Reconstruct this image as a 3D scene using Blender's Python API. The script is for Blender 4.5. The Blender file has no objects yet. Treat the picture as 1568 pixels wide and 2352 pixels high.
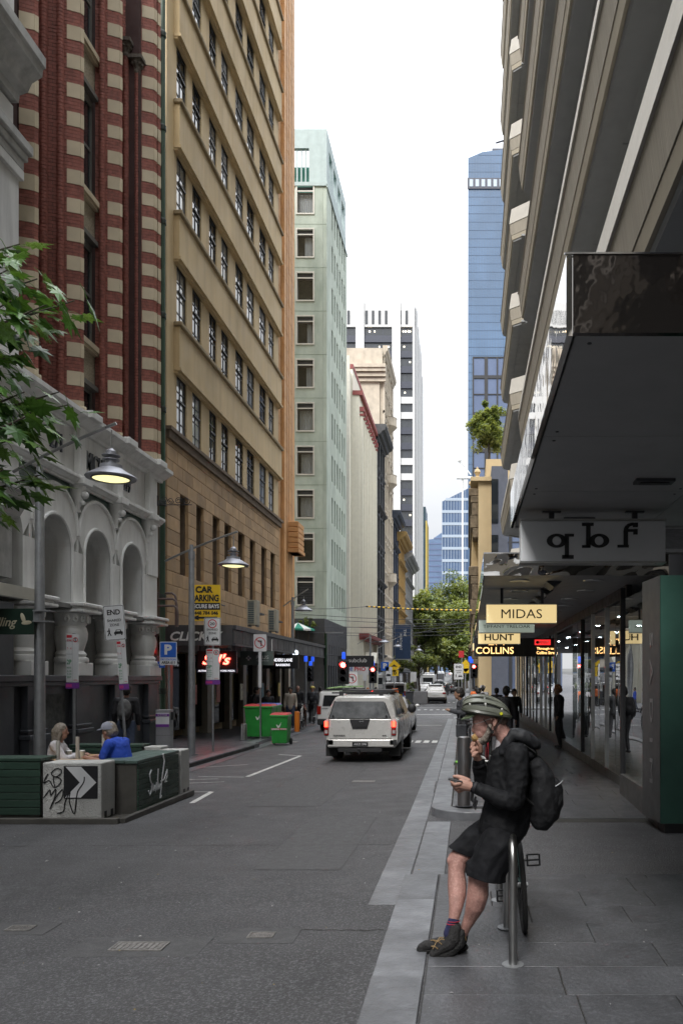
import bpy, bmesh, math, random
from mathutils import Vector, Matrix, Euler, noise as mnoise
from math import sin, cos, pi, radians, sqrt
random.seed(7)
SC = bpy.context.scene
C = SC.collection
# ---------------- camera ----------------
FPX = 1829.0; VX = 1072.0; VY = 1557.0; CZ = 1.9
cam_d = bpy.data.cameras.new('camera'); cam = bpy.data.objects.new('camera', cam_d); C.objects.link(cam)
cam_d.sensor_fit = 'HORIZONTAL'; cam_d.sensor_width = 36.0; cam_d.lens = 36.0 * FPX / 1568.0
cam_d.shift_x = -(VX - 784.0) / 1568.0; cam_d.shift_y = (VY - 1176.0) / 1568.0
cam_d.clip_start = 0.1; cam_d.clip_end = 6000
cam.location = (0, 0, CZ); cam.rotation_euler = (pi / 2, 0, 0)
SC.camera = cam
# ---------------- world: overcast sky ----------------
W = bpy.data.worlds.new('World'); SC.world = W; W.use_nodes = True
nt = W.node_tree; nt.nodes.clear()
wo = nt.nodes.new('ShaderNodeOutputWorld'); bg = nt.nodes.new('ShaderNodeBackground')
sky = nt.nodes.new('ShaderNodeTexSky'); sky.sky_type = 'NISHITA'; sky.sun_disc = False
sky.sun_elevation = radians(48); sky.sun_rotation = radians(200); sky.dust_density = 3.0
tc = nt.nodes.new('ShaderNodeTexCoord'); mp = nt.nodes.new('ShaderNodeMapping'); mp.inputs['Scale'].default_value = (1.6, 1.6, 4.0)
nz = nt.nodes.new('ShaderNodeTexNoise'); nz.inputs['Scale'].default_value = 1.7; nz.inputs['Detail'].default_value = 6; nz.inputs['Roughness'].default_value = 0.55
rp = nt.nodes.new('ShaderNodeValToRGB'); rp.color_ramp.elements[0].position = 0.34; rp.color_ramp.elements[1].position = 0.66
rp.color_ramp.elements[0].color = (9.1, 9.5, 10.2, 1); rp.color_ramp.elements[1].color = (10.8, 10.9, 11.0, 1)
# overcast sky brightens from horizon to zenith
sep = nt.nodes.new('ShaderNodeSeparateXYZ'); nt.links.new(tc.outputs['Generated'], sep.inputs[0])
clm = nt.nodes.new('ShaderNodeMath'); clm.operation = 'MAXIMUM'; clm.inputs[1].default_value = 0; nt.links.new(sep.outputs[2], clm.inputs[0])
pwm = nt.nodes.new('ShaderNodeMath'); pwm.operation = 'POWER'; pwm.inputs[1].default_value = 1.8; nt.links.new(clm.outputs[0], pwm.inputs[0])
mam = nt.nodes.new('ShaderNodeMath'); mam.operation = 'MULTIPLY_ADD'; mam.inputs[1].default_value = 1.5; mam.inputs[2].default_value = .275; nt.links.new(pwm.outputs[0], mam.inputs[0])
scl = nt.nodes.new('ShaderNodeVectorMath'); scl.operation = 'SCALE'; nt.links.new(mam.outputs[0], scl.inputs['Scale'])
mx = nt.nodes.new('ShaderNodeMixRGB'); mx.inputs[0].default_value = 0.93
bg.inputs['Strength'].default_value = 0.1
L = nt.links
L.new(tc.outputs['Generated'], mp.inputs['Vector']); L.new(mp.outputs[0], nz.inputs['Vector']); L.new(nz.outputs[0], rp.inputs[0])
L.new(sky.outputs[0], mx.inputs[1]); L.new(rp.outputs[0], mx.inputs[2]); L.new(mx.outputs[0], scl.inputs[0]); L.new(scl.outputs[0], bg.inputs[0]); L.new(bg.outputs[0], wo.inputs[0])
sd = bpy.data.lights.new('sun', 'SUN'); so = bpy.data.objects.new('sun', sd); C.objects.link(so)
sd.energy = 1.3; sd.angle = radians(25); sd.color = (1, .97, .93)
so.rotation_euler = Vector((sin(radians(200)) * cos(radians(48)), cos(radians(200)) * cos(radians(48)), sin(radians(48)))).to_track_quat('Z', 'Y').to_euler()
SC.view_settings.view_transform = 'Standard'; SC.view_settings.look = 'None'; SC.view_settings.gamma = 1
SC.view_settings.use_curve_mapping = False; SC.view_settings.exposure = 1.42
try:
    SC.cycles.max_bounces = 7; SC.cycles.glossy_bounces = 4; SC.cycles.transmission_bounces = 4; SC.cycles.transparent_max_bounces = 10
    SC.cycles.diffuse_bounces = 4; SC.cycles.caustics_reflective = False; SC.cycles.caustics_refractive = False
    SC.cycles.sample_clamp_indirect = 4
except Exception: pass

# ---------------- helpers ----------------
def gz(y):
    if y < 45: return -.01 * y
    if y < 130: return -.45
    if y < 400: return -.45 + 4.6 * ((y - 130) / 270.0) ** 1.15
    return 4.15 + (y - 400) * .012
def at(px, py, y): return Vector(((px - VX) / FPX * y, y, CZ - (py - VY) / FPX * y))
def gy(py, h=0.0): return (CZ - h) / ((py - VY) / FPX - .01)
def gx(px, y): return (px - VX) / FPX * y
class MB:
    def __init__(s): s.v = []; s.f = []; s.m = []
    def add(s, vs, fs, m=0):
        n = len(s.v); s.v += [tuple(p) for p in vs]; s.f += [tuple(i + n for i in f) for f in fs]; s.m += [m] * len(fs); return s
    def box(s, x0, x1, y0, y1, z0, z1, m=0):
        return s.add([(x0,y0,z0),(x1,y0,z0),(x1,y1,z0),(x0,y1,z0),(x0,y0,z1),(x1,y0,z1),(x1,y1,z1),(x0,y1,z1)],
                     [(0,3,2,1),(4,5,6,7),(0,1,5,4),(1,2,6,5),(2,3,7,6),(3,0,4,7)], m)
    def cbox(s, cx, cy, cz, sx, sy, sz, m=0, rot=None):
        a, b, c = sx/2, sy/2, sz/2
        vs = [Vector(p) for p in [(-a,-b,-c),(a,-b,-c),(a,b,-c),(-a,b,-c),(-a,-b,c),(a,-b,c),(a,b,c),(-a,b,c)]]
        if rot: R = Euler(rot).to_matrix(); vs = [R @ p for p in vs]
        return s.add([p + Vector((cx,cy,cz)) for p in vs], [(0,3,2,1),(4,5,6,7),(0,1,5,4),(1,2,6,5),(2,3,7,6),(3,0,4,7)], m)
    def quad(s, a, b, c, d, m=0): return s.add([a,b,c,d], [(0,1,2,3)], m)
    def prism(s, poly, ax, a, b, m=0):
        # poly: list of 2-D points, extruded along axis ax from a to b
        n = len(poly)
        def mk(p, t):
            return {'x': (t, p[0], p[1]), 'y': (p[0], t, p[1]), 'z': (p[0], p[1], t)}[ax]
        vs = [mk(p, a) for p in poly] + [mk(p, b) for p in poly]
        fs = [tuple(range(n)), tuple(range(2*n-1, n-1, -1))] + [(i, i+n, (i+1) % n + n, (i+1) % n) for i in range(n)]
        return s.add(vs, fs, m)
    def tube(s, pts, r, n=8, m=0, cap=True, rs=None, flat=None):
        pts = [Vector(p) for p in pts]; N = len(pts); rings = []
        up = Vector((0, 0, 1)); pu = None
        for i, p in enumerate(pts):
            t = (pts[min(i+1, N-1)] - pts[max(i-1, 0)]).normalized()
            if pu is None:
                ref = up if abs(t.dot(up)) < .95 else Vector((0, 1, 0)); u = t.cross(ref).normalized()
            else: u = (pu - t * pu.dot(t)).normalized()
            w = t.cross(u); pu = u; rr = rs[i] if rs else r
            rings.append([p + u * cos(2*pi*k/n) * rr + w * sin(2*pi*k/n) * rr * (flat or 1) for k in range(n)])
        vs = [q for ring in rings for q in ring]; fs = []
        for i in range(N-1):
            for k in range(n): fs.append((i*n+k, i*n+(k+1) % n, (i+1)*n+(k+1) % n, (i+1)*n+k))
        if cap: fs.append(tuple(range(n-1, -1, -1))); fs.append(tuple((N-1)*n + k for k in range(n)))
        return s.add(vs, fs, m)
    def lathe(s, prof, cx=0, cy=0, n=20, m=0, sq=1.0, a0=0, a1=2*pi):
        # prof: (r, z) list
        full = abs(a1 - a0 - 2*pi) < 1e-6; K = n if full else n + 1
        vs = [(cx + r*cos(a0+(a1-a0)*k/n), cy + sq*r*sin(a0+(a1-a0)*k/n), z) for r, z in prof for k in range(K)]
        fs = []
        for i in range(len(prof)-1):
            for k in range(n):
                k2 = (k+1) % K; fs.append((i*K+k, i*K+k2, (i+1)*K+k2, (i+1)*K+k))
        if full:
            if prof[0][0] > 1e-4: fs.append(tuple(range(n-1, -1, -1)))
            if prof[-1][0] > 1e-4: fs.append(tuple((len(prof)-1)*K + k for k in range(n)))
        return s.add(vs, fs, m)
    def ball(s, c, r, n=10, m=0, sc=(1,1,1), rot=None):
        vs = []; fs = []; R = Euler(rot).to_matrix() if rot else None
        for i in range(n+1):
            th = pi*i/n
            for k in range(2*n):
                p = Vector((sin(th)*cos(pi*k/n)*r*sc[0], sin(th)*sin(pi*k/n)*r*sc[1], cos(th)*r*sc[2]))
                if R: p = R @ p
                vs.append(p + Vector(c))
        for i in range(n):
            for k in range(2*n): fs.append((i*2*n+k, (i+1)*2*n+k, (i+1)*2*n+(k+1) % (2*n), i*2*n+(k+1) % (2*n)))
        return s.add(vs, fs, m)
    def loft(s, rings, m=0, cap=True, closed=True):
        n = len(rings[0]); vs = [p for r in rings for p in r]; fs = []
        for i in range(len(rings)-1):
            for k in range(n if closed else n-1): fs.append((i*n+k, i*n+(k+1) % n, (i+1)*n+(k+1) % n, (i+1)*n+k))
        if cap and closed: fs.append(tuple(range(n-1, -1, -1))); fs.append(tuple((len(rings)-1)*n + k for k in range(n)))
        return s.add(vs, fs, m)
    def xf(s, mat):
        s.v = [tuple(mat @ Vector(p)) for p in s.v]; return s
    def mesh(s, name='mesh', smooth=False, recalc=True):
        me = bpy.data.meshes.new(name); me.from_pydata(s.v, [], s.f)
        if any(s.m): me.polygons.foreach_set('material_index', s.m)
        if recalc:
            bm = bmesh.new(); bm.from_mesh(me); bmesh.ops.recalc_face_normals(bm, faces=bm.faces); bm.to_mesh(me); bm.free()
        if smooth: me.polygons.foreach_set('use_smooth', [True]*len(me.polygons))
        me.update(); return me
def obj(name, geo, mats=None, parent=None, loc=(0,0,0), rot=(0,0,0), label=None, smooth=False, bevel=0, seg=1, kind=None, scale=None):
    me = geo.mesh(name, smooth) if isinstance(geo, MB) else geo
    if mats and not me.materials:
        for m in (mats if isinstance(mats, (list, tuple)) else [mats]): me.materials.append(m)
    o = bpy.data.objects.new(name, me); C.objects.link(o)
    o.parent = parent; o.location = loc; o.rotation_euler = rot
    if scale: o.scale = scale
    if label: o['label'] = label
    if kind: o['kind'] = kind
    if bevel:
        b = o.modifiers.new('bevel', 'BEVEL'); b.width = bevel; b.segments = seg; b.limit_method = 'ANGLE'; b.angle_limit = radians(40)
    if smooth and not bevel:
        try: me.set_sharp_from_angle(angle=radians(42))
        except Exception: pass
    return o
def thing(name, label, cat, loc=(0,0,0), rot=0, group=None):
    o = bpy.data.objects.new(name, None); C.objects.link(o); o.empty_display_size = .2
    o.location = loc; o.rotation_euler = (0, 0, rot) if not isinstance(rot, (tuple, list)) else rot
    o['label'] = label; o['category'] = cat
    if group: o['group'] = group
    return o
def tag(o, label, cat, group=None):
    o['label'] = label; o['category'] = cat
    if group: o['group'] = group
    return o
def struct(name, geo, mats, parent=None, **k):
    o = obj(name, geo, mats, parent, **k)
    if parent is None: o['kind'] = 'structure'
    return o
def clone(o, parent=None, loc=None, rot=None, label=None):
    c = o.copy(); C.objects.link(c); c.parent = parent
    for ch in list(o.children): clone(ch, c)
    if loc is not None: c.location = loc
    if rot is not None: c.rotation_euler = (0, 0, rot)
    if label: c['label'] = label
    return c
def fuse(mb, voxel, smooth=4, name='body', disp=None, one=False):
    me = mb.mesh(name, recalc=False)
    o = bpy.data.objects.new('tmp', me); C.objects.link(o)
    r = o.modifiers.new('r', 'REMESH'); r.mode = 'VOXEL'; r.voxel_size = voxel; r.use_smooth_shade = True
    if smooth:
        sm = o.modifiers.new('s', 'SMOOTH'); sm.iterations = smooth; sm.factor = .5
    dg = bpy.context.evaluated_depsgraph_get(); dg.update()
    m2 = bpy.data.meshes.new_from_object(o.evaluated_get(dg))
    bpy.data.objects.remove(o); bpy.data.meshes.remove(me); m2.name = name
    if one:
        bm = bmesh.new(); bm.from_mesh(m2); seen = set(); isl = []
        for v in bm.verts:
            if v.index in seen: continue
            st = [v]; seen.add(v.index); cur = []
            while st:
                w = st.pop(); cur.append(w)
                for e in w.link_edges:
                    x = e.other_vert(w)
                    if x.index not in seen: seen.add(x.index); st.append(x)
            isl.append(cur)
        isl.sort(key=len)
        bmesh.ops.delete(bm, geom=[v for i_ in isl[:-1] for v in i_], context='VERTS'); bm.to_mesh(m2); bm.free()
    if disp:
        amp, sc = disp
        m2.update(); nn = [v.normal.copy() for v in m2.vertices]
        for v, n in zip(m2.vertices, nn):
            p = v.co; q = Vector((p.x*sc, p.y*sc, p.z*sc*.8))
            v.co = p + n * amp * (1 - 2.2*abs(mnoise.noise(q)) + .5*mnoise.noise(q*2.3))
    m2.polygons.foreach_set('use_smooth', [True]*len(m2.polygons))
    return m2
# capsule-ish limb for fuse()
def limb(mb, p0, p1, r0, r1, flat=1.0, n=10):
    p0, p1 = Vector(p0), Vector(p1); k = 5
    mb.tube([p0.lerp(p1, i/k) for i in range(k+1)], 1, n, rs=[r0 + (r1-r0)*i/k for i in range(k+1)])
    mb.ball(p0, r0, 6); mb.ball(p1, r1, 6)

# ---------------- materials ----------------
_mc = {}
def MAT(name, col, rough=.6, metal=0, var=.12, vs=3.0, bump=0, bs=40, spec=.5, st=(1,1,1), big=0, bigs=.35, coat=0, emit=0, stain=0, scol=(.03,.03,.028), ss=(1.2,1.2,.15), space='Object', spk=0, spks=120, rnd=True, rv=0):
    if name in _mc: return _mc[name]
    m = bpy.data.materials.new(name); m.use_nodes = True; t = m.node_tree; b = t.nodes['Principled BSDF']; l = t.links
    col = tuple(col) + (1,)
    b.inputs['Roughness'].default_value = rough; b.inputs['Metallic'].default_value = metal; b.inputs['Specular IOR Level'].default_value = spec
    if coat: b.inputs['Coat Weight'].default_value = coat; b.inputs['Coat Roughness'].default_value = .08
    if emit:
        b.inputs['Emission Color'].default_value = col; b.inputs['Emission Strength'].default_value = emit
    tcn = t.nodes.new('ShaderNodeTexCoord'); src = tcn.outputs['Object']
    if space == 'World':
        g = t.nodes.new('ShaderNodeNewGeometry'); src = g.outputs['Position']
    if rnd and space != 'World':
        oi = t.nodes.new('ShaderNodeObjectInfo'); va = t.nodes.new('ShaderNodeVectorMath'); va.operation = 'MULTIPLY_ADD'
        l.new(oi.outputs['Random'], va.inputs[0]); va.inputs[1].default_value = (37, 53, 29); l.new(src, va.inputs[2]); src = va.outputs[0]
    def noise(scale, sc=(1,1,1), det=4, ro=.55):
        n = t.nodes.new('ShaderNodeTexNoise'); n.inputs['Scale'].default_value = scale; n.inputs['Detail'].default_value = det; n.inputs['Roughness'].default_value = ro
        if sc != (1,1,1):
            mp = t.nodes.new('ShaderNodeMapping'); mp.inputs['Scale'].default_value = sc; l.new(src, mp.inputs[0]); l.new(mp.outputs[0], n.inputs['Vector'])
        else: l.new(src, n.inputs['Vector'])
        return n.outputs[0]
    def ramp(inp, a, b_, lo=0., hi=1.):
        r = t.nodes.new('ShaderNodeMapRange'); r.inputs[1].default_value = a; r.inputs[2].default_value = b_; r.inputs[3].default_value = lo; r.inputs[4].default_value = hi
        l.new(inp, r.inputs[0]); return r.outputs[0]
    cur = None
    if var or big:
        f = ramp(noise(vs, st), .3, .7, 1-var, 1+var)
        if big:
            f2 = ramp(noise(bigs, (1,1,1), 3), .3, .7, 1-big, 1+big); mm = t.nodes.new('ShaderNodeMath'); mm.operation = 'MULTIPLY'; l.new(f, mm.inputs[0]); l.new(f2, mm.inputs[1]); f = mm.outputs[0]
        if rv:
            oi2 = t.nodes.new('ShaderNodeObjectInfo'); f3 = ramp(oi2.outputs['Random'], 0, 1, 1-rv, 1+rv); mm = t.nodes.new('ShaderNodeMath'); mm.operation = 'MULTIPLY'; l.new(f, mm.inputs[0]); l.new(f3, mm.inputs[1]); f = mm.outputs[0]
        vm = t.nodes.new('ShaderNodeVectorMath'); vm.operation = 'SCALE'; vm.inputs[0].default_value = col[:3]; l.new(f, vm.inputs['Scale']); cur = vm.outputs[0]
    if spk:
        mxs = t.nodes.new('ShaderNodeMixRGB'); l.new(ramp(noise(spks, (1,1,1), 3, .8), .50, .64, 0, spk), mxs.inputs[0])
        if cur: l.new(cur, mxs.inputs[1])
        else: mxs.inputs[1].default_value = col
        mxs.inputs[2].default_value = (min(1, col[0]*3.2), min(1, col[1]*3.2), min(1, col[2]*3.2), 1); cur = mxs.outputs[0]
    if stain:
        mxs = t.nodes.new('ShaderNodeMixRGB'); l.new(ramp(noise(1.0, ss, 6, .65), .48, .78, 0, stain), mxs.inputs[0])
        if cur: l.new(cur, mxs.inputs[1])
        else: mxs.inputs[1].default_value = col
        mxs.inputs[2].default_value = tuple(scol) + (1,); cur = mxs.outputs[0]
    if cur: l.new(cur, b.inputs['Base Color'])
    else: b.inputs['Base Color'].default_value = col
    if rough > .08 and var: l.new(ramp(noise(vs*1.7), .3, .7, rough*.85, min(1, rough*1.15)), b.inputs['Roughness'])
    if bump:
        bp = t.nodes.new('ShaderNodeBump'); bp.inputs['Strength'].default_value = bump; bp.inputs['Distance'].default_value = .02; l.new(noise(bs, st), bp.inputs['Height']); l.new(bp.outputs[0], b.inputs['Normal'])
    _mc[name] = m; return m
def EMIT(name, col, s, base=None):
    if name in _mc: return _mc[name]
    m = bpy.data.materials.new(name); m.use_nodes = True; b = m.node_tree.nodes['Principled BSDF']
    b.inputs['Base Color'].default_value = tuple(base or col) + (1,); b.inputs['Emission Color'].default_value = tuple(col) + (1,); b.inputs['Emission Strength'].default_value = s
    b.inputs['Roughness'].default_value = .35; _mc[name] = m; return m
def GLASS(name, tint=(.5,.55,.55), refl=.1, rough=.02, wav=0, ws=.6, power=5, gcol=(.95,.97,1)):
    if name in _mc: return _mc[name]
    m = bpy.data.materials.new(name); m.use_nodes = True; t = m.node_tree; t.nodes.clear(); l = t.links
    out = t.nodes.new('ShaderNodeOutputMaterial'); tr = t.nodes.new('ShaderNodeBsdfTransparent'); tr.inputs[0].default_value = tuple(tint) + (1,)
    gl = t.nodes.new('ShaderNodeBsdfGlossy'); gl.inputs['Roughness'].default_value = rough; gl.inputs['Color'].default_value = tuple(gcol) + (1,)
    lw = t.nodes.new('ShaderNodeLayerWeight'); lw.inputs[0].default_value = .35
    mr = t.nodes.new('ShaderNodeMapRange'); mr.inputs[3].default_value = refl; mr.inputs[4].default_value = .95; l.new(lw.outputs['Facing'], mr.inputs[0])
    pw = t.nodes.new('ShaderNodeMath'); pw.operation = 'POWER'; l.new(lw.outputs['Facing'], pw.inputs[0]); pw.inputs[1].default_value = power; l.new(pw.outputs[0], mr.inputs[0])
    ms = t.nodes.new('ShaderNodeMixShader'); l.new(mr.outputs[0], ms.inputs[0]); l.new(tr.outputs[0], ms.inputs[1]); l.new(gl.outputs[0], ms.inputs[2]); l.new(ms.outputs[0], out.inputs[0])
    if wav:
        tcn = t.nodes.new('ShaderNodeTexCoord'); n = t.nodes.new('ShaderNodeTexNoise'); n.inputs['Scale'].default_value = ws; n.inputs['Detail'].default_value = 1.5; l.new(tcn.outputs['Object'], n.inputs['Vector'])
        bp = t.nodes.new('ShaderNodeBump'); bp.inputs['Strength'].default_value = wav; bp.inputs['Distance'].default_value = .1; l.new(n.outputs[0], bp.inputs['Height']); l.new(bp.outputs[0], gl.inputs['Normal'])
    _mc[name] = m; return m
def text(s, w=None, h=None, mat=None, parent=None, loc=(0,0,0), rot=(0,0,0), depth=.004, bold=0, mirror=False, name='lettering', align='C', shear=0, sx=1.0):
    cu = bpy.data.curves.new('t', 'FONT'); cu.body = s; cu.size = 1; cu.align_x = 'CENTER'; cu.extrude = .001; cu.offset = bold; cu.shear = shear; cu.resolution_u = 3
    o = bpy.data.objects.new('t', cu); C.objects.link(o)
    dg = bpy.context.evaluated_depsgraph_get(); dg.update(); me = bpy.data.meshes.new_from_object(o.evaluated_get(dg)); bpy.data.objects.remove(o)
    xs = [v.co.x for v in me.vertices]; ys = [v.co.y for v in me.vertices]
    if not xs: return None
    x0, x1, y0, y1 = min(xs), max(xs), min(ys), max(ys)
    if w and h: a, b_ = w/(x1-x0), h/(y1-y0)
    elif w: a = b_ = w/(x1-x0)
    else: a = b_ = h/(y1-y0); a *= sx
    for v in me.vertices:
        x = (v.co.x - (x0+x1)/2) * a * (-1 if mirror else 1); z = (v.co.y - (y0+y1)/2) * b_; d = -depth if v.co.z > 0 else 0
        v.co = (x, d, z)
    me.materials.clear(); me.materials.append(mat)
    return obj(name, me, None, parent, loc, rot)
# ---- common materials
def P(name, col, rough=.5, **k): return MAT(name, col, rough, **k)
m_black = MAT('black_paint', (.018,.018,.02), .45); m_white = MAT('white_paint', (.75,.75,.73), .5, var=.05); m_dark = MAT('dark_grey_paint', (.055,.058,.065), .5, var=.15, bump=.1, bs=20)
m_steel = MAT('brushed_steel', (.42,.42,.41), .32, 1, var=.1, vs=8); m_galv = MAT('galvanised_pole', (.3,.31,.32), .5, .6, var=.14, vs=5)
m_rub = MAT('rubber', (.02,.02,.02), .8); m_chrome = MAT('chrome', (.7,.7,.7), .12, 1, var=0)
m_red = MAT('red_print', (.55,.03,.04), .5, var=.05); m_green = MAT('green_print', (.03,.25,.1), .5, var=.05); m_blue = MAT('sign_blue', (.02,.12,.55), .45, var=.04)
m_signw = MAT('sign_white', (.72,.73,.74), .45, var=.04, stain=.15, ss=(3,3,1)); m_yel = MAT('sign_yellow', (.85,.55,.02), .45, var=.04); m_pur = MAT('purple_print', (.2,.05,.32), .5, var=.05)
m_dkgl = MAT('dark_window_glass', (.018,.022,.026), .04, var=0, spec=.9); m_interior = MAT('dark_interior', (.02,.02,.02), .8)
m_wire = MAT('wire_black', (.04,.04,.045), .6)
# ================= GROUND AND ROAD =================
m_asph = MAT('asphalt', (.064,.064,.067), .6, var=.16, vs=1.3, bump=1.0, bs=70, big=.2, bigs=.22, spk=.75, spks=48, space='World', stain=.5, ss=(.6,.22,1), scol=(.034,.034,.035))
m_ground = MAT('ground_soil', (.08,.08,.075), .9)
m_paver = MAT('bluestone_paver', (.072,.074,.08), .38, var=.22, vs=2.2, bump=.25, bs=35, big=.12, bigs=.8, rv=.07, stain=.6, ss=(2.5,2.5,1), scol=(.035,.035,.037), spk=.25, spks=30)
m_kerb = MAT('bluestone_kerb', (.155,.16,.172), .36, var=.3, vs=3.2, bump=.3, bs=22, rv=.22, stain=.75, ss=(3.2,2.0,1), scol=(.06,.06,.065))
m_joint = MAT('joint_dirt', (.035,.034,.03), .9)
m_line = MAT('road_paint', (.55,.55,.53), .6, var=.15, vs=12, stain=.8, ss=(6,6,1), scol=(.12,.12,.12))
YS = [-30,-10,0,2,4,6,8,10,12,14,16,18,20,25,30,35,40,45,50,60,75,90,110,130,150,175,200,230,260,300,340,400,500,700,1000,1500,2500,4000]
def strip(x0, x1, ya, yb, h, th=0, mb=None, m=0):
    fx0 = x0 if callable(x0) else (lambda y: x0); fx1 = x1 if callable(x1) else (lambda y: x1)
    ys = [ya] + [y for y in YS if ya < y < yb] + [yb]; mb = mb or MB(); vs = []; fs = []
    for y in ys:
        z = gz(y) + h; vs += [(fx0(y), y, z), (fx1(y), y, z)]
        if th: vs += [(fx0(y), y, z-th), (fx1(y), y, z-th)]
    k = 4 if th else 2
    for i in range(len(ys)-1):
        a, b = i*k, (i+1)*k; fs.append((a, a+1, b+1, b))
        if th: fs += [(a+2, a, b, b+2), (a+1, a+3, b+3, b+1), (a+3, a+2, b+2, b+3)]
    if th: fs += [(2, 3, 1, 0), (len(vs)-4, len(vs)-3, len(vs)-1, len(vs)-2)]
    return mb.add(vs, fs, m)
struct('ground', strip(-1500, 1500, -30, 4000, -.06), m_ground)
road = struct('road', strip(-45, 45, -20, 700, 0), m_asph)
def kx(y): return -.0068 * (max(y, 12) - 12) if y < 60 else -.326 - .009 * (y - 60)
# pavers near right (flush)
pav = struct('pavement_right', strip(-.27, 2.9, -6, 7.96, .004), m_joint)
random.seed(3)
pm = {}
def slab(w, d, h=.05):
    k = (round(w, 2), round(d, 2), h)
    if k not in pm:
        w_, d_, c = w/2-.004, d/2-.004, .004
        b = MB(); b.loft([[(-w_,-d_,-h),(w_,-d_,-h),(w_,d_,-h),(-w_,d_,-h)], [(-w_,-d_,-c),(w_,-d_,-c),(w_,d_,-c),(-w_,d_,-c)], [(-w_+c,-d_+c,0),(w_-c,-d_+c,0),(w_-c,d_-c,0),(-w_+c,d_-c,0)]])
        pm[k] = b.mesh('paving_slab')
    return pm[k]
def lay(parent, xa, xb, ya, yb, rd, lens, h, name='paving_slab', mat=None, xf=None):
    y = ya; r = 0
    while y < yb - .05:
        d = min(rd, yb - y); x = xa - random.random()*lens[0]*.7
        while x < xb - .02:
            l = random.choice(lens); a = max(x, xa); b = min(x + l, xb)
            if b - a > .06:
                o = obj(name, slab(b-a, d), mat or m_paver, parent, ((a+b)/2 + (xf(y) if xf else 0), y + d/2, gz(y+d/2) + h + random.uniform(-.0015, .0015)), (random.uniform(-.001, .001), random.uniform(-.0015, .0015), 0))
            x += l
        y += rd; r += 1
lay(pav, -.27, 2.9, 2.4, 7.96, .49, [.6,.8,1.0,1.2], .016)
lay(pav, -.62, -.28, 2.4, 7.96, .92, [.9], .018, 'kerb_stone', m_kerb)
lay(pav, -.55, -.22, 7.97, 11.05, .75, [.9], .014, 'kerb_stone', m_kerb)
lay(pav, -.86, -.56, 6.9, 12.3, .62, [.9], .006, 'gutter_stone', m_kerb)
# raised footpath right beyond the driveway
HK = .12
pb = MB(); strip(lambda y: -.50 + kx(y), 2.9, 13.62, 46, HK-.03, .2, pb); strip(lambda y: -.50 + kx(y), .36, 11.75, 13.6, HK-.03, .2, pb)
pb.prism([(11.05, gz(11)-.1), (11.05, gz(11)+.003), (13.6, gz(13.6)+HK-.03), (13.6, gz(13.6)-.1)], 'x', .361, 2.9)
arc = [(-.47 + .5*(1-cos(t)), 11.75 - .46*sin(t)) for t in [i*pi/12 for i in range(7)]]
poly = arc + [(.34, 11.29), (.34, 11.75), (-.47, 11.75)]
pb.prism([p for p in poly], 'z', gz(11.5)-.1, gz(11.5)+HK-.03)
pav2 = struct('footpath_right', pb, m_joint)
lay(pav2, -.22, .355, 11.8, 13.6, .49, [.6,.8,1.0], HK-.004)
lay(pav2, -.22, 2.88, 13.6, 26, .49, [.6,.8,1.0], HK-.004)
n0 = len(pav2.children)
for i in range(5):
    yy = 11.3 + i*.46; x_ = .37
    while x_ < 2.86:
        l = random.choice([.5,.8,1.0]); e_ = min(x_+l, 2.88); obj('paving_slab', slab(e_-x_, .46), m_paver, pav2, ((x_+e_)/2, yy+.23, gz(yy)+.012+(yy+.23-11.05)*.0415), (.0415, 0, 0)); x_ = e_
obj('paving_slab', strip(-.2, 2.88, 26.02, 45.9, HK-.006, .02), m_paver, pav2, kind='stuff')
lay(pav2, -.53, -.23, 11.8, 45.5, .85, [.9], HK, 'kerb_stone', m_kerb, xf=kx)
lay(pav2, -.86, -.56, 12.35, 45.5, .85, [.9], .008, 'gutter_stone', m_kerb, xf=kx)
kb = MB(); arc2 = [(-.53 + .6*(1-cos(t)), 11.8 - .6*sin(t)) for t in [i*pi/16 for i in range(9)]]; arc3 = [(-.23 + .3*(1-cos(t)), 11.8 - .3*sin(t)) for t in [i*pi/16 for i in range(9)]]
for k in (2.87,):
    po = arc2 + [(.36, 11.2), (.36, 11.5)] + arc3[::-1]
    kb.prism(po, 'z', gz(11.5)-.08, gz(11.5)+HK+.001)
obj('kerb_stone', kb, m_kerb, pav2, label='rounded bluestone kerb return at the driveway', bevel=.012, seg=2)
# left footpath
def lx(y): return -6.95 if y < 15.5 else (-6.4 if y < 24 else -6.56 - (y - 24) * .054)
pl = MB()
for ya, yb in ((-20, 15.5), (15.51, 24), (24.01, 45.5)): strip(-11, lx(ya+.02) if yb < 30 else lx, ya, yb, HK-.03, .2, pl)
pavl = struct('footpath_left', pl, m_joint)
y = 15.6
while y < 45:
    x0 = lx(y+.3) - .02; obj('kerb_stone', slab(.3, .9, .16), m_kerb, pavl, (x0 - .13, y + .45, gz(y+.45) + HK), (-.01, 0, .054 if y > 24 else 0)); y += .9
lay(pavl, -9.8, -6.72, 15.6, 27, .6, [.8, 1.1], HK-.006)
obj('paving_slab', strip(-10.4, lambda y: lx(y)-.32, 27.05, 45.4, HK-.007, .02), m_paver, pavl, kind='stuff')
# gutter on left
obj('gutter_stone', strip(lambda y: lx(y)+.01, lambda y: lx(y)+.3, 16, 45, .006, 0), m_kerb, pavl)
# far footpaths beyond the cross street
far_l = struct('footpath_far_left', strip(-12, lambda y: -6.9 + (y-58)*.012 if y < 200 else -5.2, 59, 380, .12, .14), MAT('far_paving', (.16,.16,.165), .6))
far_r = struct('footpath_far_right', strip(lambda y: kx(y)-.55, 6, 58, 380, .12, .14), MAT('far_paving', (.16,.16,.165), .6))
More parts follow.
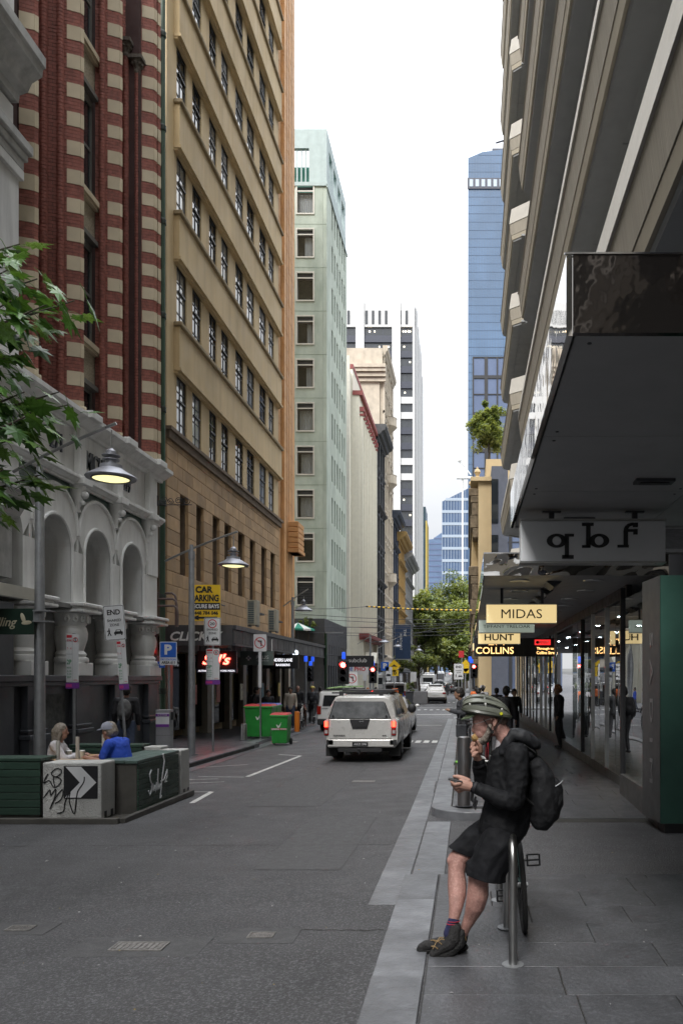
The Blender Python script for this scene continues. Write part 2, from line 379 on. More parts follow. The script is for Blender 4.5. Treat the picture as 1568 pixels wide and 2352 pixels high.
# tram rails across the intersection + painted crossings
mk = MB()
def mark(x0, x1, y0, y1, h=.006): strip(x0, x1, y0, y1, h, 0, mk)
for i in range(5): mark(-6.7 + i*.0, -1.05, 44.9, 45.15)
for i in range(14): mark(-7.2 + i*.45, -6.98 + i*.45, 57.4 + (i % 2)*.5, 58.6 + (i % 2)*.3)
for i in range(8): mark(-1.0 - .28*i - .18, -1.0 - .28*i, 26.4, 27.5)       # hump teeth in front of the ute
for i in range(2): mark(-7.1, -5.7, 26.6 + .0, 27.1)
mark(-6.4, -1.1, 62.0, 62.3); mark(-6.0, -1.3, 68.4, 68.6); mark(-3.4, -1.2, 38.0, 38.25); mark(-3.2, -1.0, 50.5, 50.9)
for a in range(12): mark(-6.3 + a*.45, -6.1 + a*.45, 74.6, 76.2)
def line(a, b, w):
    (xa, ya), (xb, yb) = a, b; d = Vector((xb-xa, yb-ya)).normalized(); n = Vector((-d.y, d.x))*w/2
    mk.quad((xa+n.x, ya+n.y, gz(ya)+.006), (xa-n.x, ya-n.y, gz(ya)+.006), (xb-n.x, yb-n.y, gz(yb)+.006), (xb+n.x, yb+n.y, gz(yb)+.006))
def gp(px, py): y = gy(py); return (gx(px, y), y)
line(gp(568, 1785), gp(690, 1737), .1); line(gp(640, 1734), gp(690, 1737), .08); line(gp(440, 1765), gp(570, 1757), .06); line(gp(455, 1785), gp(560, 1786), .05)
line(gp(440, 1846), gp(486, 1820), .09); line(gp(486, 1820), gp(440, 1820), .05); line(gp(430, 1792), gp(500, 1790), .05); line(gp(430, 1800), gp(515, 1797), .05)
struct('road_marking', mk, m_line)
# service covers with asphalt patches
m_patch = MAT('asphalt_patch', (.062,.062,.064), .7, var=.12, vs=8, bump=.4, bs=80, spk=.4, space='World'); m_iron = MAT('cover_iron', (.25,.24,.23), .4, .4, var=.3, vs=30, bump=.6, bs=60)
for (cx_, cy_, w, d, pw, pd) in ((320, 2177, .36, .16, .95, .42), (600, 2151, .17, .1, .55, .35), (47, 2135, .17, .1, .5, .3), (835, 1796, .42, .2, 1.0, .5)):
    y = gy(cy_); x = gx(cx_, y); z = gz(y)
    b = MB(); b.box(-pw/2, pw/2, -pd/2, pd/2, 0, .004); pt = obj('asphalt_patch', b, m_patch, road, (x, y, z))
    b = MB(); b.box(-w/2, w/2, -d/2, d/2, 0, .004)
    for k in range(9): b.box(-w/2+w*(k+.25)/9, -w/2+w*(k+.7)/9, -d/2+.015, d/2-.015, .004, .009)
    f = w/2+.012; g = d/2+.012
    b.box(-f, f, -g, -g+.012, 0, .008); b.box(-f, f, g-.012, g, 0, .008); b.box(-f, -f+.012, -g+.012, g-.012, 0, .008); b.box(f-.012, f, -g+.012, g-.012, 0, .008)
    t = thing('service_cover', {320:'wide cast metal service cover in the road, in the near left of the picture',600:'small pale metal service cover in a dark asphalt patch, near the middle of the lane',47:'small dull metal service cover at the far left of the road',835:'long service cover in the road behind the silver ute'}[cx_], 'manhole cover', (x, y, z+.005))
    obj('cover_plate', b, m_iron, t)
for x0_, x1_, y0_, y1_ in ((-3.5,-2.3,12.5,18.6),(-5.4,-4.5,4.2,7.4),(-2.2,-1.3,8.2,11.5)):
    b = MB(); strip(x0_, x1_, y0_, y1_, .0035, 0, b); obj('asphalt_patch', b, m_patch, road)
# white chip of paper + leaves litter (uncountable) on road and pavement
lb = MB(); random.seed(11)
for i in range(420):
    y = random.uniform(4.3, 22); x = random.uniform(-.9, -6) if i % 4 else random.uniform(-.6, 2.2)
    if x > -.2 and y > 11: continue
    a = random.uniform(0, pi); s = random.uniform(.004, .016) * (1.6 if i % 11 == 0 else 1); ca, sa = cos(a)*s, sin(a)*s; z = gz(y)+.022
    lb.add([(x+ca, y+sa, z), (x-sa*.5, y+ca*.5, z+.004), (x-ca, y-sa, z), (x+sa*.5, y-ca*.5, z+.003)], [(0,1,2,3)], i % 3)
for (pa, pb2) in (((0,1945),(900,1941)),((560,2136),(880,2138)),((120,2205),(178,2165)),((178,2165),(310,2158))):
    A_, B_ = gp(*pa), gp(*pb2); cb_k = MB(); n_ = 30; P0 = [Vector((A_[0]+(B_[0]-A_[0])*i/n_, A_[1]+(B_[1]-A_[1])*i/n_+random.gauss(0,.006), 0)) for i in range(n_+1)]
    for q_, r_ in zip(P0, P0[1:]): w__ = random.uniform(.003,.008); cb_k.quad((q_.x,q_.y-w__,gz(q_.y)+.0035),(r_.x,r_.y-w__,gz(r_.y)+.0035),(r_.x,r_.y+w__,gz(r_.y)+.0035),(q_.x,q_.y+w__,gz(q_.y)+.0035))
    obj('asphalt_crack', cb_k, m_joint, road)
o = struct('litter', lb, [MAT('litter_pale', (.5,.5,.47), .7), MAT('litter_leaf', (.3,.22,.06), .7), MAT('litter_grey', (.3,.3,.3), .7)]); o['kind'] = 'stuff'

# ================= FACADE HELPERS =================
def wall(mb, u0, u1, z0, z1, rows, th=.3, m=0, y=0):
    """rows: list of (za, zb, [(ua, ub), ...]) openings"""
    z = z0
    for za, zb, ws in sorted(rows):
        if za > z: mb.box(u0, u1, y, y+th, z, za, m)
        u = u0
        for a, b in sorted(ws):
            if a > u: mb.box(u, a, y, y+th, za, zb, m)
            u = b
        if u < u1: mb.box(u, u1, y, y+th, za, zb, m)
        z = zb
    if z < z1: mb.box(u0, u1, y, y+th, z, z1, m)
_wm = {}
def win_mesh(kind):
    if kind in _wm: return _wm[kind]
    nx, nz, fr, bar = {'steel': (2, 4, .05, .025), 'plain': (1, 1, .06, .03), 'sash': (1, 2, .07, .04), 'tall': (3, 6, .04, .02), 'strip': (4, 1, .03, .02), 'curt': (1, 1, .05, .03), 'louv': (1, 16, .05, .012), 'grid': (6, 1, .01, .012)}[kind]
    b = MB(); b.box(0, 1, 0, .05, 0, fr); b.box(0, 1, 0, .05, 1-fr, 1); b.box(0, fr, 0, .05, fr, 1-fr); b.box(1-fr, 1, 0, .05, fr, 1-fr)
    for i in range(1, nx): b.box(i/nx-bar/2, i/nx+bar/2, .005, .045, fr, 1-fr)
    for j in range(1, nz): b.box(fr, 1-fr, .008, .042, j/nz-bar/3, j/nz+bar/3)
    if kind == 'steel': b.box(.3, .98, -.03, .02, .6, .63)
    p = MB(); p.quad((fr, .03, fr), (1-fr, .03, fr), (1-fr, .03, 1-fr), (fr, .03, 1-fr))
    _wm[kind] = (b.mesh('window_frame'), p.mesh('pane', recalc=False)); return _wm[kind]
def window(parent, u, z, w, h, d, kind='steel', fm=None, gm=None, label=None):
    fme, pme = win_mesh(kind); key = (kind, fm.name if fm else '', gm.name if gm else '')
    if key not in _wm:
        a, c = fme.copy(), pme.copy(); a.materials.append(fm or m_black); c.materials.append(gm or m_dkgl); _wm[key] = (a, c)
    a, c = _wm[key]
    o = obj('window', a, None, parent, (u, d, z), label=label, scale=(w, 1, h)); obj('pane', c, None, o); return o
m_wgl = MAT('window_glass_reflective', (.03,.035,.04), .03, var=0, spec=1.0, bump=.12, bs=1.2, rnd=True)
m_wgl.node_tree.nodes['Principled BSDF'].inputs['IOR'].default_value = 2.0
m_wgs = [m_wgl] + [MAT('window_glass_%s' % n_, c_, .04, var=v_, vs=1.3, spec=1, bump=.1, bs=1.5) for n_, c_, v_ in (('pale', (.30,.33,.36), .5), ('blind', (.42,.42,.40), .15), ('mid', (.10,.11,.12), .5), ('sky', (.55,.58,.62), .35))]  # the sky variant has a bright sky reflection put into its pane colour
for m__ in m_wgs[1:]: m__.node_tree.nodes['Principled BSDF'].inputs['IOR'].default_value = 1.9
m_steelfr = MAT('steel_window_frame', (.05,.05,.05), .5)

# ================= LEFT: YELLOW OFFICE BLOCK =================
m_cream = MAT('cream_render', (.60,.46,.26), .75, var=.08, vs=.9, st=(1,1,.3), bump=.12, bs=14, stain=.5, ss=(2.4,2.4,.16), scol=(.34,.24,.14), big=.08)
m_creams = MAT('cream_sill', (.30,.235,.14), .8, var=.18, vs=3)
m_tan = MAT('tan_stone', (.47,.31,.165), .72, var=.16, vs=1.6, bump=.35, bs=30, rv=.16, stain=.35, ss=(2,2,.3), scol=(.2,.14,.09))
m_terra = MAT('orange_terracotta', (.56,.30,.12), .65, var=.14, vs=1.2, bump=.25, bs=20, rv=.15)
m_dkbelt = MAT('belt_stone', (.17,.125,.085), .8, var=.2)
yb_ = thing('office_building', 'tall cream and tan office block with long protruding balcony bands beside the green block', 'building', (-9.8, 26, gz(26)), pi/2)
ZB = -gz(26)
WU = [(.9,1.85),(2.45,3.4),(4.3,5.2),(5.8,6.75),(7.75,8.9),(9.5,10.7),(11.65,12.85),(13.4,14.45)]
b = MB(); rows = []
for k in range(8):
    zs = (10.1 if k == 0 else 13.83 + 3.73*(k-1)) + ZB; zt = 12.18 + 3.73*k + ZB; rows.append((zs, zt, WU))
wall(b, 0, 15.4, 10.1+ZB, 42+ZB, rows, .5)
b.box(0, 19.5, .52, 9, -.2, 42+ZB); obj('wall', b, m_cream, yb_)
# balcony bands with rolled ledges
for k in range(8):
    za = 12.18 + 3.73*k + ZB; zb = za + 1.65; b = MB()
    b.box(.65, 15.35, -.19, -.003, za+.1, zb-.16); b.box(.6, 15.4, -.25, -.003, za, za+.1); b.box(.62, 15.3, -.14, -.001, za-.07, za)
    bd = obj('balcony_band', b, m_cream, yb_)
    b = MB(); b.box(.58, 15.42, -.29, -.003, zb-.16, zb-.0); obj('ledge', b, m_creams, bd, bevel=.03)
for k in range(8):
    zs, zt, ws = rows[k]
    for (a, c_) in WU: window(yb_, a, zs, c_-a, zt-zs, .05, 'steel', m_steelfr, random.choice(m_wgs))
# belt course, tan stone base with real blocks
b = MB(); b.box(-.05, 15.7, -.12, -.002, 9.75+ZB, 10.1+ZB); b.box(-.1, 15.75, -.2, -.002, 10.0+ZB, 10.12+ZB); obj('belt_course', b, m_dkbelt, yb_)
W2 = [(1.2,2.0),(2.85,3.65),(4.7,5.55),(6.2,7.1),(8.1,9.1),(9.95,10.85),(11.95,12.95),(13.75,14.65)]
W2z = (5.45+ZB, 8.2+ZB)
zc = 3.6+ZB; bmesh_cache = {}
def block(w, h, mat, parent, u, z, d=.12, y=-.01, name='stone_block'):
    k = (round(w, 2), round(h, 2), d)
    if k not in bmesh_cache:
        q = MB(); g = .006; e = .012; W_, H_ = w-2*g, h-2*g
        q.loft([[(g,d,g),(g+W_,d,g),(g+W_,d,g+H_),(g,d,g+H_)], [(g,e,g),(g+W_,e,g),(g+W_,e,g+H_),(g,e,g+H_)], [(g+e,0,g+e),(g+W_-e,0,g+e),(g+W_-e,0,g+H_-e),(g+e,0,g+H_-e)]])
        bmesh_cache[k] = q.mesh(name)
    return obj(name, bmesh_cache[k], mat, parent, (u, y, z))
random.seed(5); row = 0; nblk = 0
while zc < 9.7+ZB:
    h = .459
    segs = [(0, 15.6)]
    if zc + h > W2z[0]+.1 and zc < W2z[1]-.1:
        segs = []; u = 0
        for a, c_ in W2: segs.append((u, a)); u = c_
        segs.append((u, 15.6))
    for s0, s1 in segs:
        n = max(1, round((s1-s0)/.98)); l = (s1-s0)/n
        if n > 1 and row % 2: block(l/2, h, m_tan, yb_, s0, zc); st = s0 + l/2; block(l/2, h, m_tan, yb_, s1-l/2, zc); n -= 1
        else: st = s0
        for i in range(n): block(l, h, m_tan, yb_, st+i*l, zc); nblk += 1
    zc += h; row += 1
b = MB(); b.box(0, 15.6, .13, .5, 3.3+ZB, W2z[0]); b.box(0, 15.6, .13, .5, W2z[1], 9.7+ZB)
u = 0
for a, c_ in W2+[(15.6, 16)]: b.box(u, a, .13, .5, W2z[0], W2z[1]); u = c_
obj('backing_wall', b, m_dkbelt, yb_)
for a, c_ in W2: window(yb_, a, W2z[0], c_-a, W2z[1]-W2z[0], .35, 'tall', m_steelfr, m_wgl)
# orange fins tower end
for i, (a, c_, d) in enumerate(((15.42,16.0,.0),(16.02,16.5,-.17),(16.75,17.2,-.14),(17.45,17.9,-.11),(18.15,18.55,-.07),(18.75,19.3,.0))):
    b = MB(); zz = 4.2+ZB if i else 3.5+ZB
    while zz < 42: b.box(a, c_, d, .5, zz+.012, zz+.88); zz += .9
    b.box(a+.012, c_-.012, d+.012, .49, 3.5+ZB, 42); obj('fin_pilaster', b, m_terra, yb_)
b = MB(); b.box(16.56, 18.74, .16, .5, 3.5+ZB, 42)
obj('recess_wall', b, m_dkbelt, yb_)
b = MB()
for i in range(5): b.box(17.1-i*.0, 18.6, -.68, -.12, 8.95+ZB+i*.29, 8.95+ZB+i*.29+.26)
b.box(17.15, 18.5, -.64, -.12, 8.7+ZB, 10.4+ZB); b.box(17.0, 18.7, -.72, -.12, 8.7+ZB, 8.9+ZB); obj('box_balcony', b, m_terra, yb_, bevel=.02)
# awning over the footpath
m_awn = MAT('awning_grey', (.06,.06,.063), .6, var=.2, bump=.2, bs=12, stain=.3); m_awntop = MAT('awning_top', (.045,.045,.045), .8)
aw = thing('street_awning', 'long dark grey street awning along the shops under the tan stone building', 'awning', (-9.85, 25.7, gz(26)), pi/2)
b = MB(); b.box(0, 17.2, -2.25, -.02, 3.5, 3.62); b.box(0, 17.2, -2.3, -2.25, 3.2, 3.82); b.box(-.04, 0, -2.3, -.02, 3.2, 3.86); obj('deck', b, m_awn, aw)
b = MB(); b.box(0, 17.2, -2.4, -2.3, 3.72, 3.86); b.box(0, 17.2, -2.37, -2.3, 3.2, 3.27); obj('fascia_trim', b, m_dark, aw)
for i in range(17):
    b = MB(); b.box(.02+i, .98+i, -2.33, -2.302, 3.29, 3.70); obj('fascia_panel', b, MAT('fascia_panel_grey', (.085,.085,.09), .6, var=.25, rv=.2, stain=.4), aw)
text('CLICK X', w=1.7, h=.3, mat=m_white, parent=aw, loc=(-.05, -1.15, 3.5), rot=(0, 0, -pi/2), bold=.03, shear=.25)
# shopfronts below the awning
m_shopb = MAT('shop_brown', (.07,.045,.03), .55, var=.2); m_shoptile = MAT('shop_tile', (.26,.23,.18), .5, var=.15)
shp = MB(); u = 0; k = 0
while u < 19.3:
    w = [.5,1.8,.35,1.4,.6,2.2,.3,1.7][k % 8]
    if k % 2 == 0: shp.box(u, min(u+w,19.4), -.02, .3, -.2, 3.5, 0)
    u += w; k += 1
shp.box(0, 19.4, .0, .28, 3.05, 3.5, 1); shp.box(0, 19.4, 1.4, 1.5, -.2, 3.5, 1)
obj('shopfront', shp, [m_shoptile, m_shopb], yb_)
gs = MB(); gs.box(.6, 19, .2, .22, .35, 3.0); obj('shop_glass', gs, GLASS('shop_glass_mat', (.3,.3,.3), .08, wav=.1), yb_)
m_warm = EMIT('warm_interior_light', (1,.62,.3), 1.6)
for u in (3.2, 6.9, 10.1, 13.5):
    b = MB(); b.box(u, u+.7, .9, .95, 2.2, 2.35); obj('shop_light', b, m_warm, yb_)
# poster pieces
pc = [(.5,.12,.1), (.6,.55,.4), (.1,.25,.3), (.5,.4,.1)]
for i, u in enumerate((5.1, 8.3, 11.9, 15.2, 2.4)):
    b = MB(); b.box(u, u+.4, -.045, -.022, 1.2, 1.9); obj('poster', b, MAT('poster%d' % (i % 4), pc[i % 4], .5, var=.4, vs=9), yb_)
# neon and shop signs hanging under awning
t = thing('neon_shop_sign', 'black hanging sign with glowing red neon script over the pizza shop', 'sign', (-7.8, 27.2, 0))
zN = at(0, 1517, 27.2).z; x0 = gx(499, 27.2)
t.location = (x0, 27.2, zN)
b = MB(); b.box(-.67, .67, -.06, .06, -.31, .31); obj('sign_box', b, m_black, t); b = MB(); b.box(-.68, .68, -.07, .07, -.42, -.3); obj('lower_strip', b, MAT('navy_strip', (.03,.04,.09), .5), t)
m_neon = EMIT('neon_red', (1,.06,.04), 6)
text("Sal's", w=.95, h=.36, mat=m_neon, parent=t, loc=(0, -.09, .03), bold=.02, shear=.35, depth=.02)
text("AUTHENTIC NEW YORK PIZZA", w=1.25, h=.06, mat=EMIT('sign_text_white', (.7,.7,.75), .6), parent=t, loc=(0, -.075, -.36), bold=.02)
b = MB(); b.box(-.6,-.57,-.01,.01,.31,.7); b.box(.57,.6,-.01,.01,.31,.7); obj('hanger', b, m_black, t)
t = thing('shop_sign', 'grey green plus pharmacy hanging sign under the awning', 'sign', at(590, 1512, 29.6))
b = MB(); b.box(-.62,.62,-.05,.05,-.26,.26); obj('sign_box', b, MAT('sage_sign', (.13,.17,.15), .5), t)
text('PLUS', w=.46, h=.13, mat=m_white, parent=t, loc=(.22,-.055,.03)); text('FOR PEOPLE CO', w=.46, h=.04, mat=m_white, parent=t, loc=(.22,-.055,-.1))
b = MB(); [b.ball((-.3+dx*.06, -.055, dz*.06), .035, 5, sc=(1,.15,1)) for dx, dz in ((1,0),(-1,0),(0,1),(0,-1))]; b.box(-.57,-.54,-.01,.01,.26,.7); b.box(.54,.57,-.01,.01,.26,.7); obj('emblem', b, m_white, t)
t = thing('shop_sign', 'black barbers hanging sign under the awning beside the pole light', 'sign', at(645, 1520, 34))
b = MB(); b.box(-.75,.75,-.05,.05,-.3,.3); obj('sign_box', b, m_black, t); m_stw = EMIT('sign_text_white', (.7,.7,.75), .6)
text('FLINDERS LANE', w=1.0, h=.14, mat=m_stw, parent=t, loc=(0,-.055,.07), bold=.03); text('BARBERS', w=.6, h=.1, mat=m_stw, parent=t, loc=(.1,-.055,-.14), bold=.03)
b = MB(); b.box(-.6,-.57,-.01,.01,.3,.8); b.box(.57,.6,-.01,.01,.3,.8); obj('hanger', b, m_black, t)
t = thing('barber_pole', 'lit white globe and striped barber pole hanging from the awning end', 'barber pole', at(678, 1515, 35))
b = MB(); b.lathe([(.01,.42),(.1,.38),(.13,.3),(.1,.2),(.06,.17)]); obj('globe', b, EMIT('globe_white', (.8,.9,1), 1.5), t, smooth=True)
b = MB(); b.lathe([(.1,-.35),(.12,-.33),(.12,.12),(.1,.16)]); obj('cylinder_body', b, EMIT('barber_pole_body', (.5,.6,.9), .9), t, smooth=True)
b = MB()
for k in range(3): b.tube([( .123*cos(a+k*2.1), .123*sin(a+k*2.1), -.3+a*.06) for a in [i*.4 for i in range(17)]], .018, 5)
obj('spiral_stripe', b, MAT('blue_stripe', (.05,.1,.5), .4), t)
# red neon band + "CAR PARKING" sign + aircon units
t = thing('parking_sign', 'yellow and black car parking sign fixed above the awning behind the lamp post', 'sign', at(472, 1385, 25.2))
b = MB(); b.box(-.47,.47,-.03,.03,-.57,.57); obj('board', b, m_yel, t)
b = MB(); b.box(-.47,.47,-.036,-.031,-.22,.0); obj('black_band', b, m_black, t)
text('CAR', w=.55, h=.21, mat=m_black, parent=t, loc=(-.03,-.037,.42), bold=.045); text('PARKING', w=.86, h=.22, mat=m_black, parent=t, loc=(0,-.037,.15), bold=.04)
text('SECURE BAYS', w=.88, h=.13, mat=m_white, parent=t, loc=(0,-.04,-.11), bold=.035); text('0448 784 046', w=.82, h=.12, mat=m_black, parent=t, loc=(0,-.037,-.32), bold=.03)
b = MB(); b.box(-.2,.38,-.038,-.032,-.5,-.44); b.add([(-.43,-.037,-.47),(-.2,-.037,-.55),(-.2,-.037,-.39)], [(0,1,2)]); obj('arrow', b, m_black, t)
b = MB(); b.box(-.5,-.47,.03,.06,-.6,.57); b.tube([(.3,.03,0),(.3,1.0,0)], .02, 6); b.tube([(-.3,.03,-.2),(-.3,1.0,-.2)], .02, 6); obj('bracket', b, m_dark, t)
m_ac = MAT('aircon_beige', (.42,.39,.31), .55, var=.12, stain=.3); m_acg = MAT('aircon_grille', (.06,.09,.10), .5)
for i, (px, py, w, h, Y, lb) in enumerate(((582,1408,.36,.92,29.5,'tall'),(628,1426,.34,.88,32.5,'tall'),(515,1472,.38,.5,27.4,'boxy'),(545,1467,.42,.5,28.4,'boxy'),(602,1479,.38,.42,30.8,'boxy'),(645,1491,.3,.4,34,'boxy'),(660,1493,.34,.36,36,'boxy'),(492,1470,.26,.36,27,'boxy'))):
    p = at(px, py, Y); t = thing('air_conditioner', ['tall beige air conditioner on the wall above the awning, nearer of the two tall ones','tall beige air conditioner above the awning, farther of the two tall ones','beige window air conditioner box with open front beside the tall units','wide beige box air conditioner second above the awning','small beige box air conditioner between the two tall units','small louvred air conditioner near the far end of the awning','white fan unit air conditioner at the far end of the awning','small louvred air conditioner beside the parking sign'][i], 'air conditioner', p, group='air conditioners above the awning')
    b = MB(); b.box(-w/2,w/2,-.22,.22,-h/2,h/2); obj('casing', b, m_ac, t, bevel=.01); b = MB(); b.box(-w/2+.04,w/2-.1,-.235,-.221,-h/2+.05,h/2-.05)
    obj('grille_recess', b, m_acg, t)
    for q in range(int(h/.07)): b = MB(); b.box(-w/2+.04,w/2-.1,-.245,-.236,-h/2+.06+q*.07,-h/2+.075+q*.07); obj('grille_bar', b, m_ac, t)
    b = MB(); b.box(-w/2+.02,-w/2+.05,-.2,.2,-h/2-.06,-h/2); b.box(w/2-.05,w/2-.02,-.2,.2,-h/2-.06,-h/2); b.box(-w/2,w/2,.2,.9,-.03,.03); obj('wall_bracket', b, m_dark, t)
# service pipes on lane wall
t = thing('service_pipes', 'three rusty brown service pipes bending down onto the awning', 'pipes', (0, 0, 0))
for i, (dy, yy) in enumerate(((1363,24.6),(1376,24.5),(1392,24.4))):
    pts = [at(340, dy, yy), at(395+i*2, dy, yy), at(402+i*2, dy+5, yy), at(404+i*2, dy+14, yy), at(404+i*2, 1440, yy)]
    b = MB(); b.tube(pts, .035, 8); obj('pipe', b, MAT('rusty_pipe', (.12,.085,.075), .5, var=.3), t, smooth=True)
# lane between buildings
m_lane = MAT('lane_wall_grey', (.24,.24,.235), .8, var=.15, stain=.4)
t = thing('lane_wall', 'dark recessed lane wall between the striped building and the tan office block', 'wall', (-10.6, 25.3, 0))
b = MB(); b.box(-3,-.05,0,.2,-.4,3.2); b.box(-3,-.05,0,.2,3.2,22); obj('wall', b, [m_lane], t)
b = MB(); b.box(-.04,.8,-.1,.3,-.4,2.6); obj('lower_wall', b, m_lane, t)
for i, z in enumerate((.1,.7,1.35)):
    b = MB(); b.box(-.3,.42,-.14,-.101,z-.1,z+.12); obj('yellow_band', b, m_yel, t)
b = MB(); b.box(-2.8,.8,-.15,-.05,2.62,3.6); obj('maroon_fascia', b, MAT('maroon_paint', (.07,.02,.022), .5, var=.3), t)
b = MB(); b.box(-.3,.75,-.2,-.151,2.72,2.8); obj('red_neon_line', b, m_neon, t)
t = thing('downpipe', 'green painted downpipe with collars between the two left buildings', 'downpipe', (gx(373, 24.6), 24.6, 0))
b = MB(); b.tube([(0,0,.2),(0,0,34)], .085, 12); obj('pipe', b, MAT('green_pipe', (.04,.085,.05), .5, var=.3, vs=1, st=(1,1,.2)), t, smooth=True)
for i in range(11): b = MB(); b.lathe([(.105,0),(.115,.03),(.105,.1),(.115,.15),(.1,.18)]); obj('collar', b, MAT('green_dark', (.025,.04,.03), .5), t, (0,0,1.4+i*2.9), smooth=True)
# small street name sign
t = thing('street_sign', 'small blue street name sign at the lane corner', 'sign', at(358, 1527, 23.2))
b = MB(); b.box(-.26,.26,-.01,.01,-.09,.09); obj('board', b, m_blue, t); text('Ramsay La', w=.46, h=.1, mat=m_white, parent=t, loc=(0,-.013,0), bold=.01)
b = MB(); b.tube([(-.3,.0,-.1),(-.3,0,.1)], .02); b.tube([(-.9,.02,0),(-.26,.02,0)], .015, 6); obj('bracket', b, m_galv, t)
# wrought iron bracket
t = thing('scroll_bracket', 'thin wrought iron scroll bracket projecting from the white corner of the arcade', 'bracket', at(366, 1150, 23.2))
b = MB(); b.tube([(0,0,-.12),(.95,0,-.12)], .012, 6); b.tube([(-.05,0,-.15),(-.05,0,.15)], .02, 6)
for cx_, r, s in ((.12,.12,1),(.33,.1,-1),(.55,.1,1),(.78,.12,-1)): b.tube([(cx_+r*(1-a/14)*cos(a*s), 0, -.0+r*(1-a/14)*sin(a*s)) for a in [i*.5 for i in range(20)]], .01, 5)
obj('scrollwork', b, m_wire, t)
# ================= LEFT: STRIPED BRICK BUILDING WITH ARCADE =================
m_brick = MAT('red_brick', (.27,.092,.068), .75, var=.3, vs=9, bump=.3, bs=50, big=.15, bigs=.5)
m_brickd = MAT('mortar_dark', (.06,.03,.027), .9)
m_cstone = MAT('cream_stone', (.56,.48,.34), .8, var=.09, vs=2, bump=.15, bs=25, rv=.07)
m_rough = MAT('roughcast', (.38,.33,.24), .9, var=.3, vs=30, bump=1, bs=50)
m_wht = MAT('white_stucco', (.78,.78,.755), .6, var=.07, vs=1.5, bump=.1, bs=18, stain=.5, ss=(3,3,.35), scol=(.28,.27,.25))
m_gtile = MAT('green_glazed_brick', (.12,.165,.14), .45, var=.25, vs=6, rv=.2, bump=.2, bs=30)
m_pdark = MAT('dark_plinth', (.05,.054,.062), .42, var=.2, vs=1.5, bump=.15, bs=12, stain=.3, ss=(2,2,1), scol=(.09,.09,.09))
sb = thing('striped_brick_building', 'red brick building with cream stone stripes over a white arcaded ground floor', 'building', (-9.3, 16.62, gz(17)), pi/2)
Z0 = -gz(17); U = lambda y: y - 16.62
TOP = 23.6
blkc = {}
def brickband(w, d, h):
    k = ('bb', round(w,2), round(d,2), round(h,2))
    if k not in blkc:
        b = MB(); b.box(.004, w-.004, .008, d, 0, h, 1); n = 4; ch = h/n
        for r in range(n):
            off = .12 if r % 2 else 0; x = 0.
            while x < w-.01:
                x1 = min(w, (x + .24) if not (x == 0 and off) else off); b.box(x+.002, x1-.003, 0, .03, r*ch+.004, (r+1)*ch-.004, 0); x = x1
            b.box(w-.02, w, .03, d, r*ch+.004, (r+1)*ch-.004, 0)
        me = b.mesh('brick_band'); me.materials.append(m_brick); me.materials.append(m_brickd); blkc[k] = me
    return blkc[k]
def stoneband(w, d, h):
    k = ('sb', round(w,2), round(d,2), round(h,2))
    if k not in blkc:
        b = MB(); b.box(0, w, -.012, d, .002, h-.002); me = b.mesh('stone_block'); me.materials.append(m_cstone); blkc[k] = me
    return blkc[k]
def seg(p, q):
    (xa, ya), (xb, yb) = p, q; L_ = sqrt((xb-xa)**2+(yb-ya)**2); return L_, (ya-16.62, -(xa+9.3)), math.atan2(yb-ya, xb-xa)-pi/2
def bandcol(p, q, z1=TOP, dep=.4):
    w, (u, y_), a = seg(p, q); z = 8.3+Z0 + (14.25-8.3) % .68 - .68
    while z < z1:
        obj('stone_block', stoneband(w, dep, .34), None, sb, (u, y_, z), (0, 0, a)); obj('brick_band', brickband(w, dep, .34), None, sb, (u, y_, z+.34), (0, 0, a)); z += .68
for p, q in (((-9.42,16.75),(-9.15,16.85)), ((-9.15,16.85),(-9.1,16.92)), ((-9.42,18.76),(-9.15,18.86)), ((-9.15,18.86),(-9.1,18.93)), ((-9.55,21.18),(-9.28,21.28)), ((-9.28,21.28),(-9.23,21.36)), ((-9.40,23.05),(-9.10,23.16)), ((-9.10,23.16),(-9.05,23.26)), ((-9.05,23.32),(-9.0,23.42))): bandcol(p, q)
def courses(p, q, z0, z1, nm='brick_course'):
    w, (u, y_), a = seg(p, q); b = MB(); b.box(0, w, .012, .3, z0, z1, 1); z = z0; r = 0
    while z < z1:
        x = -.12 if r % 2 else 0
        while x < w:
            aa, c_ = max(x, 0)+.004, min(x+.235, w)-.003
            if c_ - aa > .02: b.box(aa, c_, random.uniform(-.002,.003), .02, z+.004, z+.077)
            x += .24
        z += .085; r += 1
    return obj(nm, b, [m_brick, m_brickd], sb, (u, y_, 0), (0, 0, a), kind='stuff')
for p, q in (((-10.05,18.56),(-9.42,18.76)), ((-9.85,21.1),(-9.55,21.18)), ((-9.95,22.85),(-9.40,23.05)), ((-10.05,17.9),(-10.05,18.56)), ((-9.95,22.2),(-9.95,22.85))): courses(p, q, 8.3+Z0, TOP)
for X_, yc, top in ((-9.86,18.56,TOP),(-9.52,18.66,TOP),(-9.66,21.1,TOP),(-9.78,22.84,19.7+Z0),(-9.5,22.96,19.3+Z0)):
    b = MB(); z = 8.3+Z0
    while z < top: b.lathe([(.075,z+.004),(.08,z+.012),(.08,z+.073),(.075,z+.081)], 0, 0, 12); z += .085
    obj('round_shaft', b, m_brick, sb, (U(yc), -(X_+9.3), 0), kind='stuff')
    b = MB(); b.lathe([(.13,8.15+Z0),(.14,8.28+Z0),(.1,8.36+Z0)], 0, 0, 12); obj('shaft_base', b, m_cstone, sb, (U(yc), -(X_+9.3), 0))
